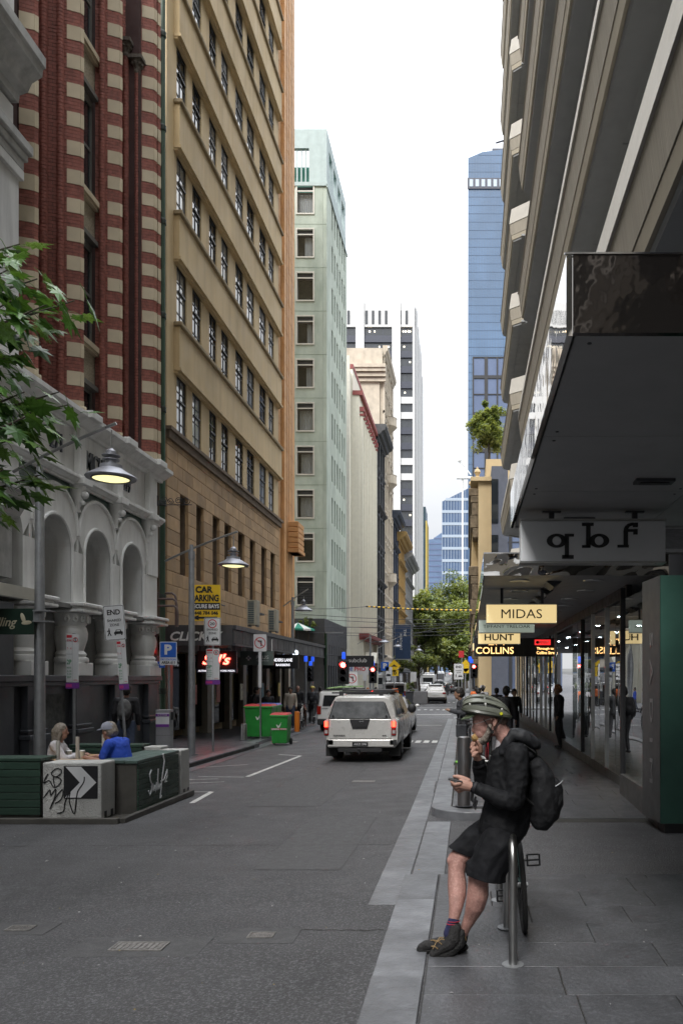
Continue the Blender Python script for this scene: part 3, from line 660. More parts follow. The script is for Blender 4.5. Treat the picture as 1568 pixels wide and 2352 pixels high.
for p, q, h_ in (((-9.45,16.74),(-9.05,16.95),.2),((-9.45,18.74),(-9.05,18.95),.2),((-9.58,21.16),(-9.18,21.4),.2),((-9.43,23.04),(-9.0,23.45),.2)):
    w, (u, y_), a = seg(p, q); b = MB(); b.box(0, w, -.06, .4, 8.12+Z0, 8.34+Z0); obj('pier_base', b, m_cstone, sb, (u, y_, 0), (0,0,a), bevel=.02)
for X_, yc, z in ((-9.78,22.84,19.7),(-9.5,22.96,19.3)):
    b = MB(); k_ = -(X_+9.3); b.lathe([(.08,z),(.1,z+.06),(.09,z+.12),(.16,z+.32),(.18,z+.36)], U(yc), k_, 8); b.box(U(yc)-.2, U(yc)+.2, k_-.2, k_+.2, z+.36, z+.46)
    for a in range(8): b.ball((U(yc)+.14*cos(a*pi/4), k_+.14*sin(a*pi/4), z+.26), .045, 4)
    obj('leaf_capital', b, MAT('carved_dark_stone', (.12,.105,.085), .8, var=.4, vs=14, bump=.6, bs=25), sb, (0,0,Z0))
# window bay
for zs, zt in ((6.75+Z0+3.85*i, 6.75+Z0+3.85*i+2.71) for i in range(0, 5)):
    if zs < 8: zs = 8.3+Z0
    window(sb, U(20.2), zs, .88, zt-zs, .62, 'sash', MAT('stone_grey_frame', (.16,.155,.14), .6), m_wgl)
    b = MB(); b.box(U(20.1), U(21.1), .46, .8, zt, zt+.12); obj('lintel', b, MAT('stone_grey_frame', (.16,.155,.14), .6), sb)
    b = MB(); b.box(U(20.1), U(21.12), .40, .8, zt+1.0, zt+1.14); b.box(U(20.1), U(21.12), .46, .8, zt+.94, zt+1.0); obj('window_sill', b, m_cstone, sb)
    b = MB(); b.box(U(20.1), U(21.1), .56, .8, zt+.12, zt+.94); obj('roughcast_panel', b, m_rough, sb)
b = MB(); b.box(-.6, U(23.5), .8, 8, 3.5, TOP); b.box(U(22.9), U(23.42), .12, .79, 8.2, TOP); b.box(-1.2, U(23.5), .0, .8, 8.0, 8.3+Z0); obj('core_wall', b, m_brickd, sb)
# arcade
def arcz(u, c, r, zs): return zs + sqrt(max(0, r*r - (u-c)**2))
ZS = 4.85 + Z0; RI = .72; RO = 1.015; ZO = 5.24 + Z0
centers = [U(17.74), U(19.77), U(21.8)]
allc = [centers[0]-2.03] + centers
b = MB()
for c in allc:
    n = 28
    for i in range(n):
        a0, a1 = pi*i/n, pi*(i+1)/n
        def pt(a, r): return (c + r*cos(a), ZS + r*sin(a))
        po_ = lambda a: (c + RO*cos(a), ZO + RO*sin(a)); b.prism([pt(a0, RI), po_(a0), po_(a1), pt(a1, RI)], 'y', -.14, .9)
for i, c in enumerate(allc):
    ua, ub = c + RI, (allc[i+1] - RI) if i+1 < len(allc) else U(23.55)
    b.box(ua, ub, -.139, .9, 3.62+Z0, ZS); b.box(ua+.25, ub-.25, -.138, .9, ZS, ZO)
b.box(U(15.2), allc[0]-RI, -.139, .9, 3.62+Z0, ZS)
o = obj('arcade_wall', b, m_wht, sb)
for c in centers:
    b = MB(); b.tube([(c + RI*cos(a), -.15, ZS + RI*sin(a)) for a in [pi*i/24 for i in range(25)]], .04, 6); b.tube([(c+RI, -.15, ZS), (c+RI, -.15, 3.62+Z0)], .04, 6); b.tube([(c-RI, -.15, ZS), (c-RI, -.15, 3.62+Z0)], .04, 6); obj('arch_moulding', b, m_wht, sb, smooth=True)
    b = MB(); b.tube([(c + (RO-.02)*cos(a), -.15, ZO + (RO-.02)*sin(a)) for a in [pi*i/24 for i in range(25)]], .05, 6); obj('arch_hood', b, m_wht, sb, smooth=True)
b = MB(); b.box(-1.4, U(23.55), .9, 1.1, 1.8, 6.6); obj('niche_wall', b, MAT('niche_plaster', (.62,.62,.6), .75, var=.1, stain=.3, ss=(2,2,.4), scol=(.2,.2,.2)), sb)
# green brick spandrels (real courses)
sp = MB(); z = ZS + .1; r = 0
while z < 6.62+Z0:
    x = -1.4 + (-.11 if r % 2 else 0)
    while x < U(23.5):
        xm = x+.11; ins = any((xm-c)**2 + (z+.04-ZO)**2 < (RO-.06)**2 for c in allc)
        if not ins: sp.box(x+.003, x+.217, -.03+random.uniform(-.003,.003), .02, z+.003, z+.077)
        x += .22
    z += .08; r += 1
obj('green_brick', sp, m_gtile, sb, kind='stuff')
b = MB()
for i, c in enumerate(allc):
    nx = allc[i+1] if i+1 < len(allc) else c + 2.03
    for k in range(16):
        ua, ub = c + 2.03*k/16, c + 2.03*(k+1)/16
        za = max(arcz(ua, c, RO-.03, ZO), arcz(ua, nx, RO-.03, ZO)); zb = max(arcz(ub, c, RO-.03, ZO), arcz(ub, nx, RO-.03, ZO))
        if ub <= U(23.6): b.prism([(ua, za), (ub, zb), (ub, 6.6+Z0), (ua, 6.6+Z0)], 'y', -.015, .9)
obj('spandrel_wall', b, MAT('green_mortar', (.07,.09,.08), .9), sb)
b = MB(); b.box(U(22.8), U(23.56), -.17, .9, ZS, 6.44+Z0); obj('corner_pier', b, m_wht, sb, bevel=.02)
# frieze, cornices
b = MB(); b.box(-1.4, U(23.62), -.12, .4, 6.6+Z0, 7.9+Z0); obj('frieze', b, m_wht, sb)
def cornice(z, dpt, name, u1=U(23.62), s=1.):
    pr = [(0, 0), (-.1*s, 0), (-.12*s, .07*s), (-.2*s, .1*s), (-dpt*.8, .2*s), (-dpt, .24*s), (-dpt, .34*s), (-dpt*.9, .37*s), (0, .4*s)]
    b = MB(); b.prism([(y_-.1, z+z_) for y_, z_ in pr], 'x', -1.4, u1+dpt*.5); return obj(name, b, m_wht, sb)
cornice(6.4+Z0, .22, 'string_course', s=.6); cornice(7.72+Z0, .42, 'cornice')
for yy in (18.75, 20.78, 22.85):
    b = MB(); b.box(U(yy)-.16, U(yy)+.16, -.28, -.121, 6.62+Z0, 7.78+Z0); b.box(U(yy)-.22, U(yy)+.22, -.4, -.121, 6.42+Z0, 6.6+Z0); b.box(U(yy)-.26, U(yy)+.26, -.62, -.3, 7.95+Z0, 8.12+Z0); obj('frieze_pilaster', b, m_wht, sb, bevel=.015)
    b = MB(); b.lathe([(.02,5.75+Z0),(.09,5.8+Z0),(.07,5.9+Z0),(.15,6.15+Z0),(.2,6.42+Z0)], U(yy), -.12, 10); b.ball((U(yy), -.3, 6.2+Z0), .1, 5); b.ball((U(yy), -.26, 6.02+Z0), .06, 5); obj('corbel', b, m_wht, sb, smooth=True)
m_let = MAT('letter_dark', (.035,.04,.05), .5)
text('271', w=.5, h=.42, mat=m_let, parent=sb, loc=(U(17.75), -.125, 7.2+Z0), depth=.04, bold=.01)
text('MICLTH', w=1.3, h=.46, mat=m_let, parent=sb, loc=(U(19.8), -.125, 7.15+Z0), depth=.04, bold=.01)
text('279', w=.42, h=.36, mat=m_let, parent=sb, loc=(U(21.45), -.125, 7.1+Z0), depth=.04, bold=.01)
# piers with bulging drums
pz = 1.95+Z0
for yy in (16.73, 18.76, 20.79, 22.95):
    u = U(yy); hw = .34 if yy < 22 else .42
    b = MB(); b.box(u-hw, u+hw, -.34, .3, pz, pz+.3); obj('pier_base', b, m_wht, sb, bevel=.01)
    b = MB(); b.lathe([(.4,pz+.3),(.42,pz+.36),(.4,pz+.42),(.34,pz+.44),(.37,pz+.5),(.34,pz+.54),(.3,pz+.58),(.33,pz+.68),(.38,pz+.85),(.39,pz+1.0),(.36,pz+1.12),(.33,pz+1.16)], u, .05, 20); obj('bulging_drum', b, m_wht, sb, smooth=True)
    b = MB(); b.lathe([(.33,pz+1.16),(.36,pz+1.2),(.4,pz+1.4),(.42,pz+1.45)], u, .05, 16)
    for k in range(7):
        a = -pi/2 + (k-3)*.42; cx_, cy_ = u+.42*cos(a), .05+.42*sin(a)
        b.tube([(cx_+.05*cos(t_)*cos(a+pi/2)*(1-t_/14), cy_+.05*cos(t_)*sin(a+pi/2), pz+1.31+.09*sin(t_)*(1-t_/14)) for t_ in [i*.6 for i in range(15)]], .028, 5)
    obj('scroll_capital', b, m_wht, sb, smooth=True)
    b = MB(); b.box(u-hw-.12, u+hw+.12, -.5, .6, pz+1.46, pz+1.54); b.box(u-hw-.06, u+hw+.06, -.44, .6, pz+1.54, pz+1.6); b.box(u-hw-.14, u+hw+.14, -.52, .6, pz+1.6, pz+1.69); obj('abacus', b, m_wht, sb, bevel=.02)
b = MB(); b.box(-1.4, U(23.5), .25, .5, 1.95+Z0, 3.62+Z0); b.box(-1.4, U(23.4), -.2, .3, 3.5+Z0, 3.6+Z0); obj('back_wall', b, MAT('grey_plaster', (.2,.2,.19), .7, stain=.4), sb)  # flat grey plaster wall between the drums
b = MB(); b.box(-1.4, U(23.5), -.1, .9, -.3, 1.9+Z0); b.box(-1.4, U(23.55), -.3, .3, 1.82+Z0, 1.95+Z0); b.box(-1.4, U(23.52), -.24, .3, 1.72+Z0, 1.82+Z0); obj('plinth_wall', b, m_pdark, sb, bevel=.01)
for yy in (16.73, 18.76, 20.79, 22.95):
    u = U(yy); b = MB(); b.box(u-.36, u+.36, -.3, -.101, -.2, .78); b.box(u-.4, u+.4, -.35, -.101, .78, .88); b.box(u-.33, u+.33, -.26, -.101, .88, 1.72+Z0); b.box(u-.38, u+.38, -.3, -.101, .93, .99); obj('plinth_pier', b, m_pdark, sb, bevel=.012)
b = MB(); b.box(U(17.3), U(18.2), -.115, -.101, .95, 1.7); obj('worn_poster_patch', b, MAT('worn_patch', (.075,.078,.075), .8, var=.5, vs=6, stain=.6, scol=(.2,.2,.19), ss=(5,5,5)), sb)
b = MB(); b.box(U(16.6), U(16.82), -.33, -.302, 1.0, 1.62); b2 = obj('notice_board', b, m_signw, sb); text('DINING', w=.12, h=.03, mat=m_black, parent=b2, loc=(U(16.71), -.334, 1.3))
# stone corner pier return facing the lane
# ================= FAR LEFT CLASSICAL BUILDING =================
cl = thing('classical_building', 'pale grey classical facade with heavy cornices at the far left edge', 'building', (-9.3, 4, 0), pi/2)
m_gst = MAT('grey_white_stone', (.68,.68,.66), .65, var=.07, vs=1.2, bump=.1, bs=14, stain=.55, ss=(3,3,.3), scol=(.25,.25,.24))
m_gst2 = MAT('grey_cornice_stone', (.45,.45,.435), .75, var=.2, vs=3, bump=.3, bs=18, stain=.6, ss=(3,3,.6), scol=(.15,.15,.14))
def corn(parent, z, dpt, u0, u1, h, mat, name='cornice', y=0):
    pr = [(0,0),(-.25*dpt,0),(-.28*dpt,.16*h),(-.5*dpt,.22*h),(-.62*dpt,.42*h),(-.9*dpt,.55*h),(-.92*dpt,.7*h),(-dpt,.74*h),(-dpt,.95*h),(-.9*dpt,h),(0,h)]
    b = MB(); b.prism([(y+a, z+c_) for a, c_ in pr], 'x', u0, u1); return obj(name, b, mat, parent)
b = MB(); wall(b, -40, 12.1, 3.9, 25, [(6.2, 10.2, [(-2+i*3, -.4+i*3) for i in range(4)]), (15.5, 19, [(-2+i*3, -.4+i*3) for i in range(4)])], .4); b.box(-40, 12.1, .8, 6, -.3, 25); obj('wall', b, m_gst, cl)
b = MB(); b.box(11.3, 12.15, -.22, .0, 5.8, 12.4); b.box(11.2, 12.2, -.3, .0, 12.0, 12.2); obj('pilaster', b, m_gst, cl, bevel=.01)
b = MB(); b.box(11.15, 12.25, -.36, .0, 12.4, 12.55); b.box(11.1, 12.3, -.44, 0, 12.55, 12.75); b.box(11.2, 12.2, -.3, 0, 12.2, 12.4); obj('capital', b, m_gst2, cl, bevel=.02)
corn(cl, 13.6, .74, -40, 12.2, .95, m_gst2); corn(cl, 4.95, .75, -40, 11.9, .75, m_gst2, 'string_cornice')
b = MB(); b.box(-40, 12.15, -.1, 0, 12.75, 13.5); obj('entablature', b, m_gst, cl)
b = MB(); b.box(11.5, 12.15, -.12, 0, 14.6, 25); obj('upper_pilaster', b, m_gst, cl)
b = MB(); b.box(-40, 12.0, -.16, .3, 3.9, 4.95); obj('band_wall', b, m_gst2, cl)
b = MB(); b.box(-40, 11.0, -.1, .25, -.3, 3.9); b.box(11.0, 12.0, -.2, .25, -.3, 3.4); obj('ground_wall', b, m_pdark, cl)
for i in range(4):
    for zz, hh in ((6.2, 4.0), (15.5, 3.5)): window(cl, -2+i*3, zz, 1.6, hh, .25, 'sash', m_steelfr, m_wgl)
# awning (cream fabric)
t = thing('shop_canopy', 'cream fabric cafe canopy at the far left edge above the planter', 'awning', (0, 0, 0))
b = MB(); n = 16
for i in range(n):
    a, c_ = i/n, (i+1)/n
    f = lambda t_: -9.1 + 1.35*t_; g = lambda t_: 3.95 - .48*t_ - .12*sin(pi*t_)
    b.add([(f(a), 12.3, g(a)), (f(c_), 12.3, g(c_)), (f(c_), 14.45, g(c_)), (f(a), 14.45, g(a)), (f(a), 12.3, g(a)+.02), (f(c_), 12.3, g(c_)+.02), (f(c_), 14.45, g(c_)+.02), (f(a), 14.45, g(a)+.02)], [(0,3,2,1),(4,5,6,7),(0,1,5,4),(2,3,7,6)])
b.box(-7.77, -7.74, 12.3, 14.45, 3.28, 3.49); obj('fabric', b, MAT('cream_fabric', (.55,.53,.46), .8, var=.06, bump=.2, bs=9), t)
b = MB(); b.tube([(-9.1,14.47,3.85),(-7.75,14.47,3.4)], .025, 6); b.tube([(-9.1,12.3,3.3),(-7.8,12.3,3.35)], .02, 6); obj('arm', b, m_wire, t)

t = thing('wall_painting', 'small dark painted figure on the dark wall at the far left edge', 'wall painting', at(8, 1655, 15.9))
b = MB(); b.ball((0,0,.38), .085, 6, sc=(1,.05,1.1)); b.prism([(-.1,.28),(.1,.28),(.15,.0),(.1,-.15),(-.1,-.15),(-.15,0)], 'y', -.004, 0); b.prism([(-.09,-.15),(-.02,-.15),(-.03,-.5),(-.08,-.5)], 'y', -.004, 0); b.prism([(.09,-.15),(.02,-.15),(.03,-.5),(.08,-.5)], 'y', -.004, 0); obj('figure', b, MAT('painting_mix', (.12,.1,.1), .7, var=.9, vs=14), t); t.rotation_euler = (0,0,pi/2*.9)
# ================= GREEN BLOCK =================
m_grn = MAT('green_render', (.45,.51,.44), .8, var=.12, vs=1.0, st=(1,1,.5), bump=.1, bs=10, stain=.6, ss=(.9,.9,.35), scol=(.20,.26,.205), big=.08, bigs=.2)
m_blg = MAT('pale_blue_render', (.40,.48,.475), .7, var=.06, stain=.15); m_wfr = MAT('white_window_frame', (.62,.60,.54), .5, var=.05)
gb = thing('green_apartment_block', 'pale green twelve storey block with white framed windows and open slatted top', 'building', (-21, 54, gz(54)), 0)
gW = 11.25; zt0 = 35.26 - gz(54)
cols = [(-11.5+21, -10.42+21), (-14.4+21, -13.3+21), (-17.5+21, -16.4+21)]
rows = [(zt0-2.95*k-1.83, zt0-2.95*k, cols) for k in range(10)]
b = MB(); wall(b, 0, gW-.01, 6.3, 35.7, rows, .3); obj('front_wall', b, m_grn, gb)
sidec = [(1.95,2.45),(3.0,3.5),(4.15,4.65),(5.25,5.75),(6.4,6.9),(7.5,8.0)]
sw = obj('side_wall', MB(), m_grn, gb)
b = MB(); wall(b, 0, 8.9, 6.3, 35.7, [(a, c_, sidec) for a, c_, _ in rows], .25); sw.data = b.mesh('side_wall'); sw.data.materials.append(m_grn); sw.location = (gW+.25, 0, 0); sw.rotation_euler = (0, 0, pi/2)
b = MB(); b.box(0, gW-.05, .6, 8.8, -.3, 35.6); b.box(gW-.1, gW, .32, 8.8, 6.2, 35.6); obj('core', b, m_interior, gb)
m_curt = MAT('net_curtain', (.5,.5,.5), .9, var=.25, vs=9, st=(14,1,.3))
def curtain(w, h):
    b = MB(); n = 24; v = []; f = []
    for i in range(n+1): v += [(w*i/n, .03*sin(i*1.9), 0), (w*i/n, .03*sin(i*1.9), h)]
    for i in range(n): f.append((2*i, 2*i+2, 2*i+3, 2*i+1))
    return b.add(v, f)
cme = curtain(1, 1).mesh('curtain', recalc=False); cme.materials.append(m_curt)
m_clgl = GLASS('window_clear_glass', (.75,.78,.8), .06, power=3); m_gfr = MAT('brown_inner_frame', (.14,.12,.10), .5)
random.seed(21); cur = [(0,1,.9),(.4,.6,.9),None,(.55,.45,.9),(.5,.5,.9),(.05,.9,.95),(.15,.8,.9),(.12,.82,.9),None,'L']
for k, (za, zb, ws) in enumerate(rows):
    for j, (ua, ub) in enumerate(ws[:2]):
        w = ub-ua; b = MB(); e = .09; b.box(ua-e, ub+e, -.06, 0, zb, zb+e); b.box(ua-e, ub+e, -.06, 0, za-e, za); b.box(ua-e, ua, -.06, 0, za, zb); b.box(ub, ub+e, -.06, 0, za, zb); b.box(ua, ub, .0, .06, zb-.36, zb-.28); sur = obj('window_surround', b, m_wfr, gb)
        if cur[k] == 'L':
            for q in range(16): bb = MB(); bb.box(ua, ub, .05, .12, za+.02+q*.11, za+.08+q*.11); obj('louvre_slat', bb, m_dark, gb)
            continue
        wo_ = window(gb, ua, za, w, zb-za-.37, .12, 'curt', m_gfr, m_clgl)
        bb = MB(); bb.box(ua, ub, .1, .14, zb-.28, zb); obj('transom_panel', bb, m_dark, gb)
        if cur[k]:
            a0, cw, ch = cur[k]; obj('curtain', cme, None, gb, (ua+.05+a0*w*.95, .3, za+.05), scale=(cw*w*.93, 1, (zb-za-.45)))
    for (ua, ub) in sidec: 
        o = window(sw, ua, za, ub-ua, zb-za, .12, 'plain', m_wfr, m_dkgl); 
    b = MB(); b.box(0, gW+.26, -.008, 0, za-.75, za-.73); obj('render_joint', b, MAT('green_joint', (.2,.26,.2), .8), gb)
# top frame with slats
b = MB(); zA, zB = 35.9, 39.6
b.box(0, gW+.3, -.1, 0, 35.7, 35.95); b.box(0, gW+.25, 0, .3, zB-1.3, zB); b.box(gW-.95, gW+.25, 0, .3, zA, zB-1.3); b.box(0, .5, 0, .3, zA, zB-1.3); b.box(gW-.05, gW+.25, .3, 8.6, zB-.9, zB); b.box(gW-.05, gW+.25, .3, 8.6, 35.7, 36.9)
for i in range(5): b.box(gW-.05, gW+.25, .3+i*1.85, .9+i*1.85, 36.9, zB-.9)
b.box(gW+.25, gW+.33, -.1, 8.9, 35.6, 35.8); obj('roof_frame', b, m_blg, gb)
for i in range(22): b = MB(); b.box(gW-1.25-i*.29, gW-1.16-i*.29, .1, .2, zA, zB-1.3); obj('slat', b, m_blg, gb)
b = MB(); b.box(2, gW-.9, 1.4, 5, 36, 37.9); obj('roof_hut', b, MAT('teal_paint', (.05,.24,.18), .5), gb)
b = MB(); b.box(-.0, gW, -.9, 0, 4.6, 6.3); b.box(gW, gW+.27, -.9, 8.9, 4.6, 6.3); b.box(0, gW, .0, .2, -.3, 4.6); b.box(gW, gW+.25, 0, 8.9, 3.2, 4.6); obj('podium', b, m_dark, gb)
for i in range(9): b = MB(); b.box(gW+.02, gW+.28, .0+i*.97, .35+i*.97, 1.0, 4.6); obj('podium_fin', b, m_dark, gb)
b = MB(); b.box(gW, gW+.2, .3, 8.8, -.3, 1.3); obj('podium_base', b, MAT('rust_brown', (.14,.06,.045), .6, var=.2), gb)
# umbrella and shrub on podium terrace
um = thing('parasol', 'green and white striped cafe parasol on the terrace of the green block', 'parasol', (-11.15, 52.6, 4.0))
b = MB()
for k in range(12): a0, a1 = k*pi/6, (k+1)*pi/6; b.add([(0,0,1.55),(1.1*cos(a0),1.1*sin(a0),1.1),(1.1*cos(a1),1.1*sin(a1),1.1),(1.1*cos(a1),1.1*sin(a1),.98),(1.1*cos(a0),1.1*sin(a0),.98)], [(0,1,2),(1,4,3,2)], k % 2)
obj('canopy', b, [m_white, MAT('parasol_green', (.03,.25,.17), .8)], um); b = MB(); b.tube([(0,0,0),(0,0,1.55)], .03, 6); obj('pole', b, m_dark, um)
b = MB(); b.box(-21.5+11.15, .9, -1.0, 1.0, -.15, 0); obj('terrace_slab', b, m_dark, gb, (9.85, -1.1+.2, 4.35))
# ================= CREAM DECO BUILDING (red parapet) =================
m_crm = MAT('cream_paint', (.72,.70,.60), .7, var=.05, stain=.3, ss=(1.5,1.5,.15), scol=(.55,.52,.43)); m_mar = MAT('maroon_trim', (.25,.06,.055), .6, var=.15)
cb = thing('cream_deco_building', 'cream rendered deco building with maroon red parapet trim beyond the green block', 'building', (-9.75, 72.2, gz(72)), pi/2)
b = MB(); b.box(0, 12.6, 0, 11, -.3, 28); b.box(0, 12.6, .6, 11, 28, 30.4); obj('wall', b, m_crm, cb)
b = MB(); b.box(-.05, 12.7, .55, 11, 30.4, 30.8); b.box(-.1, 12.7, -.3, .6, 28, 28.4); obj('parapet_cap', b, m_mar, cb)
for i in range(10): b = MB(); b.box(.25+i*1.24, .55+i*1.24, -.28, -.001, 6.2, 26.6); b.box(.15+i*1.24, .65+i*1.24, -.4, -.001, 26.6, 27.0, 1); b.box(.2+i*1.24, .6+i*1.24, -.35, -.001, 26.2, 26.4, 1); obj('pilaster', b, [m_crm, m_mar], cb)
for r in range(6):
    for i in range(6): 
        for dx in (0, .45): window(cb, .8+i*2.05+dx, 8.1+r*3.05, .3, 1.0, -.02, 'plain', m_steelfr, m_dkgl)
b = MB(); b.box(-.3, 12.8, -.9, -.001, 6.0, 6.35); b.box(-.2, 12.8, -.6, -.001, 5.8, 6.0); obj('maroon_cornice', b, m_mar, cb)
b = MB(); b.box(0, .9, -.35, 0, -.3, 5.8); b.box(11, 12, -.35, 0, -.3, 5.8); obj('corner_pier', b, m_crm, cb)
b = MB(); b.box(.9, 3.2, -1.3, 0, 3.0, 3.7); obj('gabled_hood', b, m_mar, cb); b = MB(); b.prism([(.8,3.7),(3.3,3.7),(2.05,4.7)], 'y', -1.4, 0); obj('hood_gable', b, m_crm, cb)
ca = thing('cream_annexe', 'narrow cream wall with stacked dark windows between green block and deco building', 'building', (-21, 70.5, gz(72)), 0)
b = MB(); rw = [(6.5+4.38*k+Z0, 6.5+4.38*k+Z0+2.35, [(9.6, 10.1),(7.5,8.2)]) for k in range(6)]; wall(b, 0, 10.6, 0, 30, rw, .3); b.box(0, 10.5, .8, 1.6, 0, 30); obj('wall', b, m_crm, ca)
for za, zb, ws in rw:
    for a, c_ in ws: window(ca, a, za, c_-a, zb-za, .1, 'sash', MAT('olive_frame', (.28,.25,.1), .6), m_dkgl)
# ================= DARK GIANT ORDER + ORNATE CLASSICAL + OTHERS =================
def ornate(name, label, y0, y1, z1, mat, fl, x=-9.75, dpt=.5, trim=None, win=1.1, front=None, base=4.6):
    t = thing(name, label, 'building', (x, y0, gz(y0)), pi/2); L_ = y1-y0; trim = trim or mat
    nb = max(2, int(L_/2.1)); bw = L_/nb; b = MB(); fh = (z1-base)/fl
    rows = [(base+fh*k+.5, base+fh*k+fh*.82, [(bw*(i+.5)-win/2, bw*(i+.5)+win/2) for i in range(nb)]) for k in range(fl)]
    wall(b, 0, L_, 3.4, z1, rows, .35); b.box(0, L_, .7, 12, -.3, z1); b.box(0, L_, .36, .7, z1-.3, z1); b.box(0, .35, .36, .7, 0, z1-.3); obj('wall', b, mat, t)
    for za, zb, ws in rows:
        for a, c_ in ws: window(t, a, za, c_-a, zb-za, .2, 'sash', m_steelfr, m_dkgl)
    for k in range(fl):
        corn(t, base+fh*k-.05, dpt*(.5 if k % 2 else .9), -.1, L_+.1, .4, trim, 'string_course')
        if win > .8 and y0 < 130:
            for a, c_ in rows[k][2]: bb = MB(); bb.box(a-.12, c_+.12, -.25, -.001, rows[k][1], rows[k][1]+.18); bb.box(a-.15, c_+.15, -.2, -.001, rows[k][0]-.18, rows[k][0]); obj('window_hood', bb, trim, t)
    corn(t, z1-.6, dpt*2, -dpt*.8, L_+.2, 1.3, trim)
    bb = MB()
    for i in range(nb+1): bb = MB(); bb.box(max(-.1, bw*i-.25), min(L_, bw*i+.25), -.22, -.001, base, z1-.6); obj('pilaster', bb, trim, t)
    bb = MB(); bb.box(0, L_, .2, .4, -.3, 3.2); obj('shopfront', bb, m_dkgl, t); bb = MB(); bb.box(0, L_, -1.6, 0, 3.1, 3.4); obj('street_canopy', bb, m_dark, t)
    return t
m_chr = MAT('charcoal_stone', (.055,.058,.062), .6, var=.2); m_bge = MAT('beige_sandstone', (.52,.46,.37), .8, var=.13, vs=1.5, stain=.45, ss=(1,1,.3), scol=(.22,.19,.15)); m_navy = MAT('navy_stone', (.04,.05,.075), .6, var=.2)
m_peach = MAT('peach_paint', (.50,.37,.25), .7, var=.08); m_och = MAT('ochre_paint', (.40,.26,.09), .7, var=.1); m_gcl = MAT('grey_classical', (.33,.33,.32), .7, var=.15)
ornate('charcoal_building', 'charcoal classical building with giant pilasters beside the cream deco building', 84.9, 92.4, 28.6, m_chr, 6, dpt=.6)
t = ornate('sandstone_building', 'tall ornate beige sandstone building with balconies rising behind the charcoal one', 92.5, 103, 40.2, m_bge, 10, dpt=.3)
b = MB(); b.box(.0, .36, .36, 10, 4, 40); obj('side_wall', b, m_bge, t, (-.36, 0, 0)); b = MB(); 
for q, (zz, d_) in enumerate(((36.6,.25),(37.1,.5),(37.6,.75),(38.0,.9))): b.box(-.4-d_, -.36, -.4, 10, zz, zz+.4)
b.box(-.7, -.36, 0, 10, 38.5, 40.4); obj('side_cornice', b, m_bge, t)
for z_ in (14, 26, 33): b = MB(); b.lathe([(.3,z_-.9),(.9,z_-.3),(1.2,z_),(1.2,z_+.1)], 5, 0, 14); b.lathe([(1.15,z_+.1),(1.15,z_+1.0),(1.2,z_+1.05)], 5, 0, 14); obj('round_balcony', b, m_bge, t)
ornate('navy_building', 'dark navy classical building with projecting cornices down the street', 103.1, 111, 23.3, m_navy, 5, dpt=.6)
ornate('peach_building', 'peach painted building with ochre corner strip and balcony down the street', 111.1, 123, 22.0, m_peach, 5, dpt=.7, trim=m_och, win=.5)
ornate('grey_building', 'light grey classical building with heavy dark cornice near the street trees', 123.1, 140, 21.0, m_gcl, 5, dpt=.7)
0 and ornate('brown_grey_building', 'plain brown grey building last before the street trees on the left', 140.1, 162, 17.0, MAT('brown_grey', (.22,.20,.17), .7), 5, dpt=.4, win=.7)
# white modern tower
m_wt = MAT('white_concrete', (.60,.60,.595), .6, var=.04); m_wtd = MAT('tower_dark_spandrel', (.05,.055,.075), .35, var=.1); m_wtg = MAT('tower_window', (.045,.05,.055), .08, var=.2, vs=.7, spec=1)
X0 = gx(790, 152)-4; Xr = gx(952, 152)
wt = thing('white_office_tower', 'tall white concrete office tower with dark horizontal window bands', 'office tower', (X0, 152, gz(152)), 0)
Wd = Xr - X0; z = lambda py: CZ + (VY-py)/FPX*152 - gz(152)
b = MB(); b.box(0, Wd, .4, 24, 0, z(700)); b.box(0, Wd*.33, 8, 20, z(700), z(672)); obj('core', b, m_wt, wt)
b = MB(); colx = [(0,.3),(gx(820,152)-X0-.2, gx(820,152)-X0+1.4), (gx(903,152)-X0-.2, gx(903,152)-X0+1.4), (Wd-.35, Wd)]
for a, c_ in colx: bb = MB(); bb.box(a, c_, -.7, .4, 0, z(693)); obj('column', bb, m_wt, wt)
bb = MB(); bb.box(0, Wd, -.35, .4, z(752), z(712)); 
for px in (801,819,828,841,853,868,883,896,903,913,925,938): pass
obj('top_wall', bb, m_wt, wt); bb = MB(); bb.box(0, Wd, -.3, .4, z(712), z(697)); obj('parapet', bb, m_wt, wt)
for px in (801,824,842,857,872,887,919,934): bb = MB(); bb.box(gx(px,152)-X0-.25, gx(px,152)-X0+.25, -.42, -.36, z(746), z(715)); obj('slot_window', bb, m_wtg, wt)
rowh = (z(752)-z(1350))/17.0
for k in range(22):
    zt = z(752) - rowh*k; zb = zt - rowh; white = k in (4,5,8,9,17,18)
    for i in range(3):
        a = colx[i][1]; c_ = colx[i+1][0]
        if c_-a < .5: continue
        bb = MB(); bb.box(a, c_, .05, .39, zb+rowh*.46, zt); pn = obj('window_band', bb, m_wtg, wt)
        bb = MB(); n = max(2, int((c_-a)/1.4))
        for j in range(1, n): bb.box(a+(c_-a)*j/n-.05, a+(c_-a)*j/n+.05, 0, .04, zb+rowh*.46, zt)
        obj('mullion', bb, m_wtd, wt)
        bb = MB(); bb.box(a, c_, -.3, .39, zb+.02, zb+rowh*.44); obj('spandrel', bb, m_wt if white or (i < 2 and k > 4) else m_wtd, wt)
m_wl = EMIT('office_lamp', (1,.9,.7), 1.2); random.seed(9)
for k in range(26):
    i = random.choice((1, 2, 2)); zt = z(752) - rowh*random.choice((0,0,1,2,3,4,7,11,12)); u = random.uniform(colx[i][1]+.4, colx[i+1][0]-.4)
    bb = MB(); bb.box(u-.12, u+.12, .02, .045, zt-rowh*.3, zt-rowh*.2); obj('office_light', bb, m_wl, wt)
bb = MB(); 
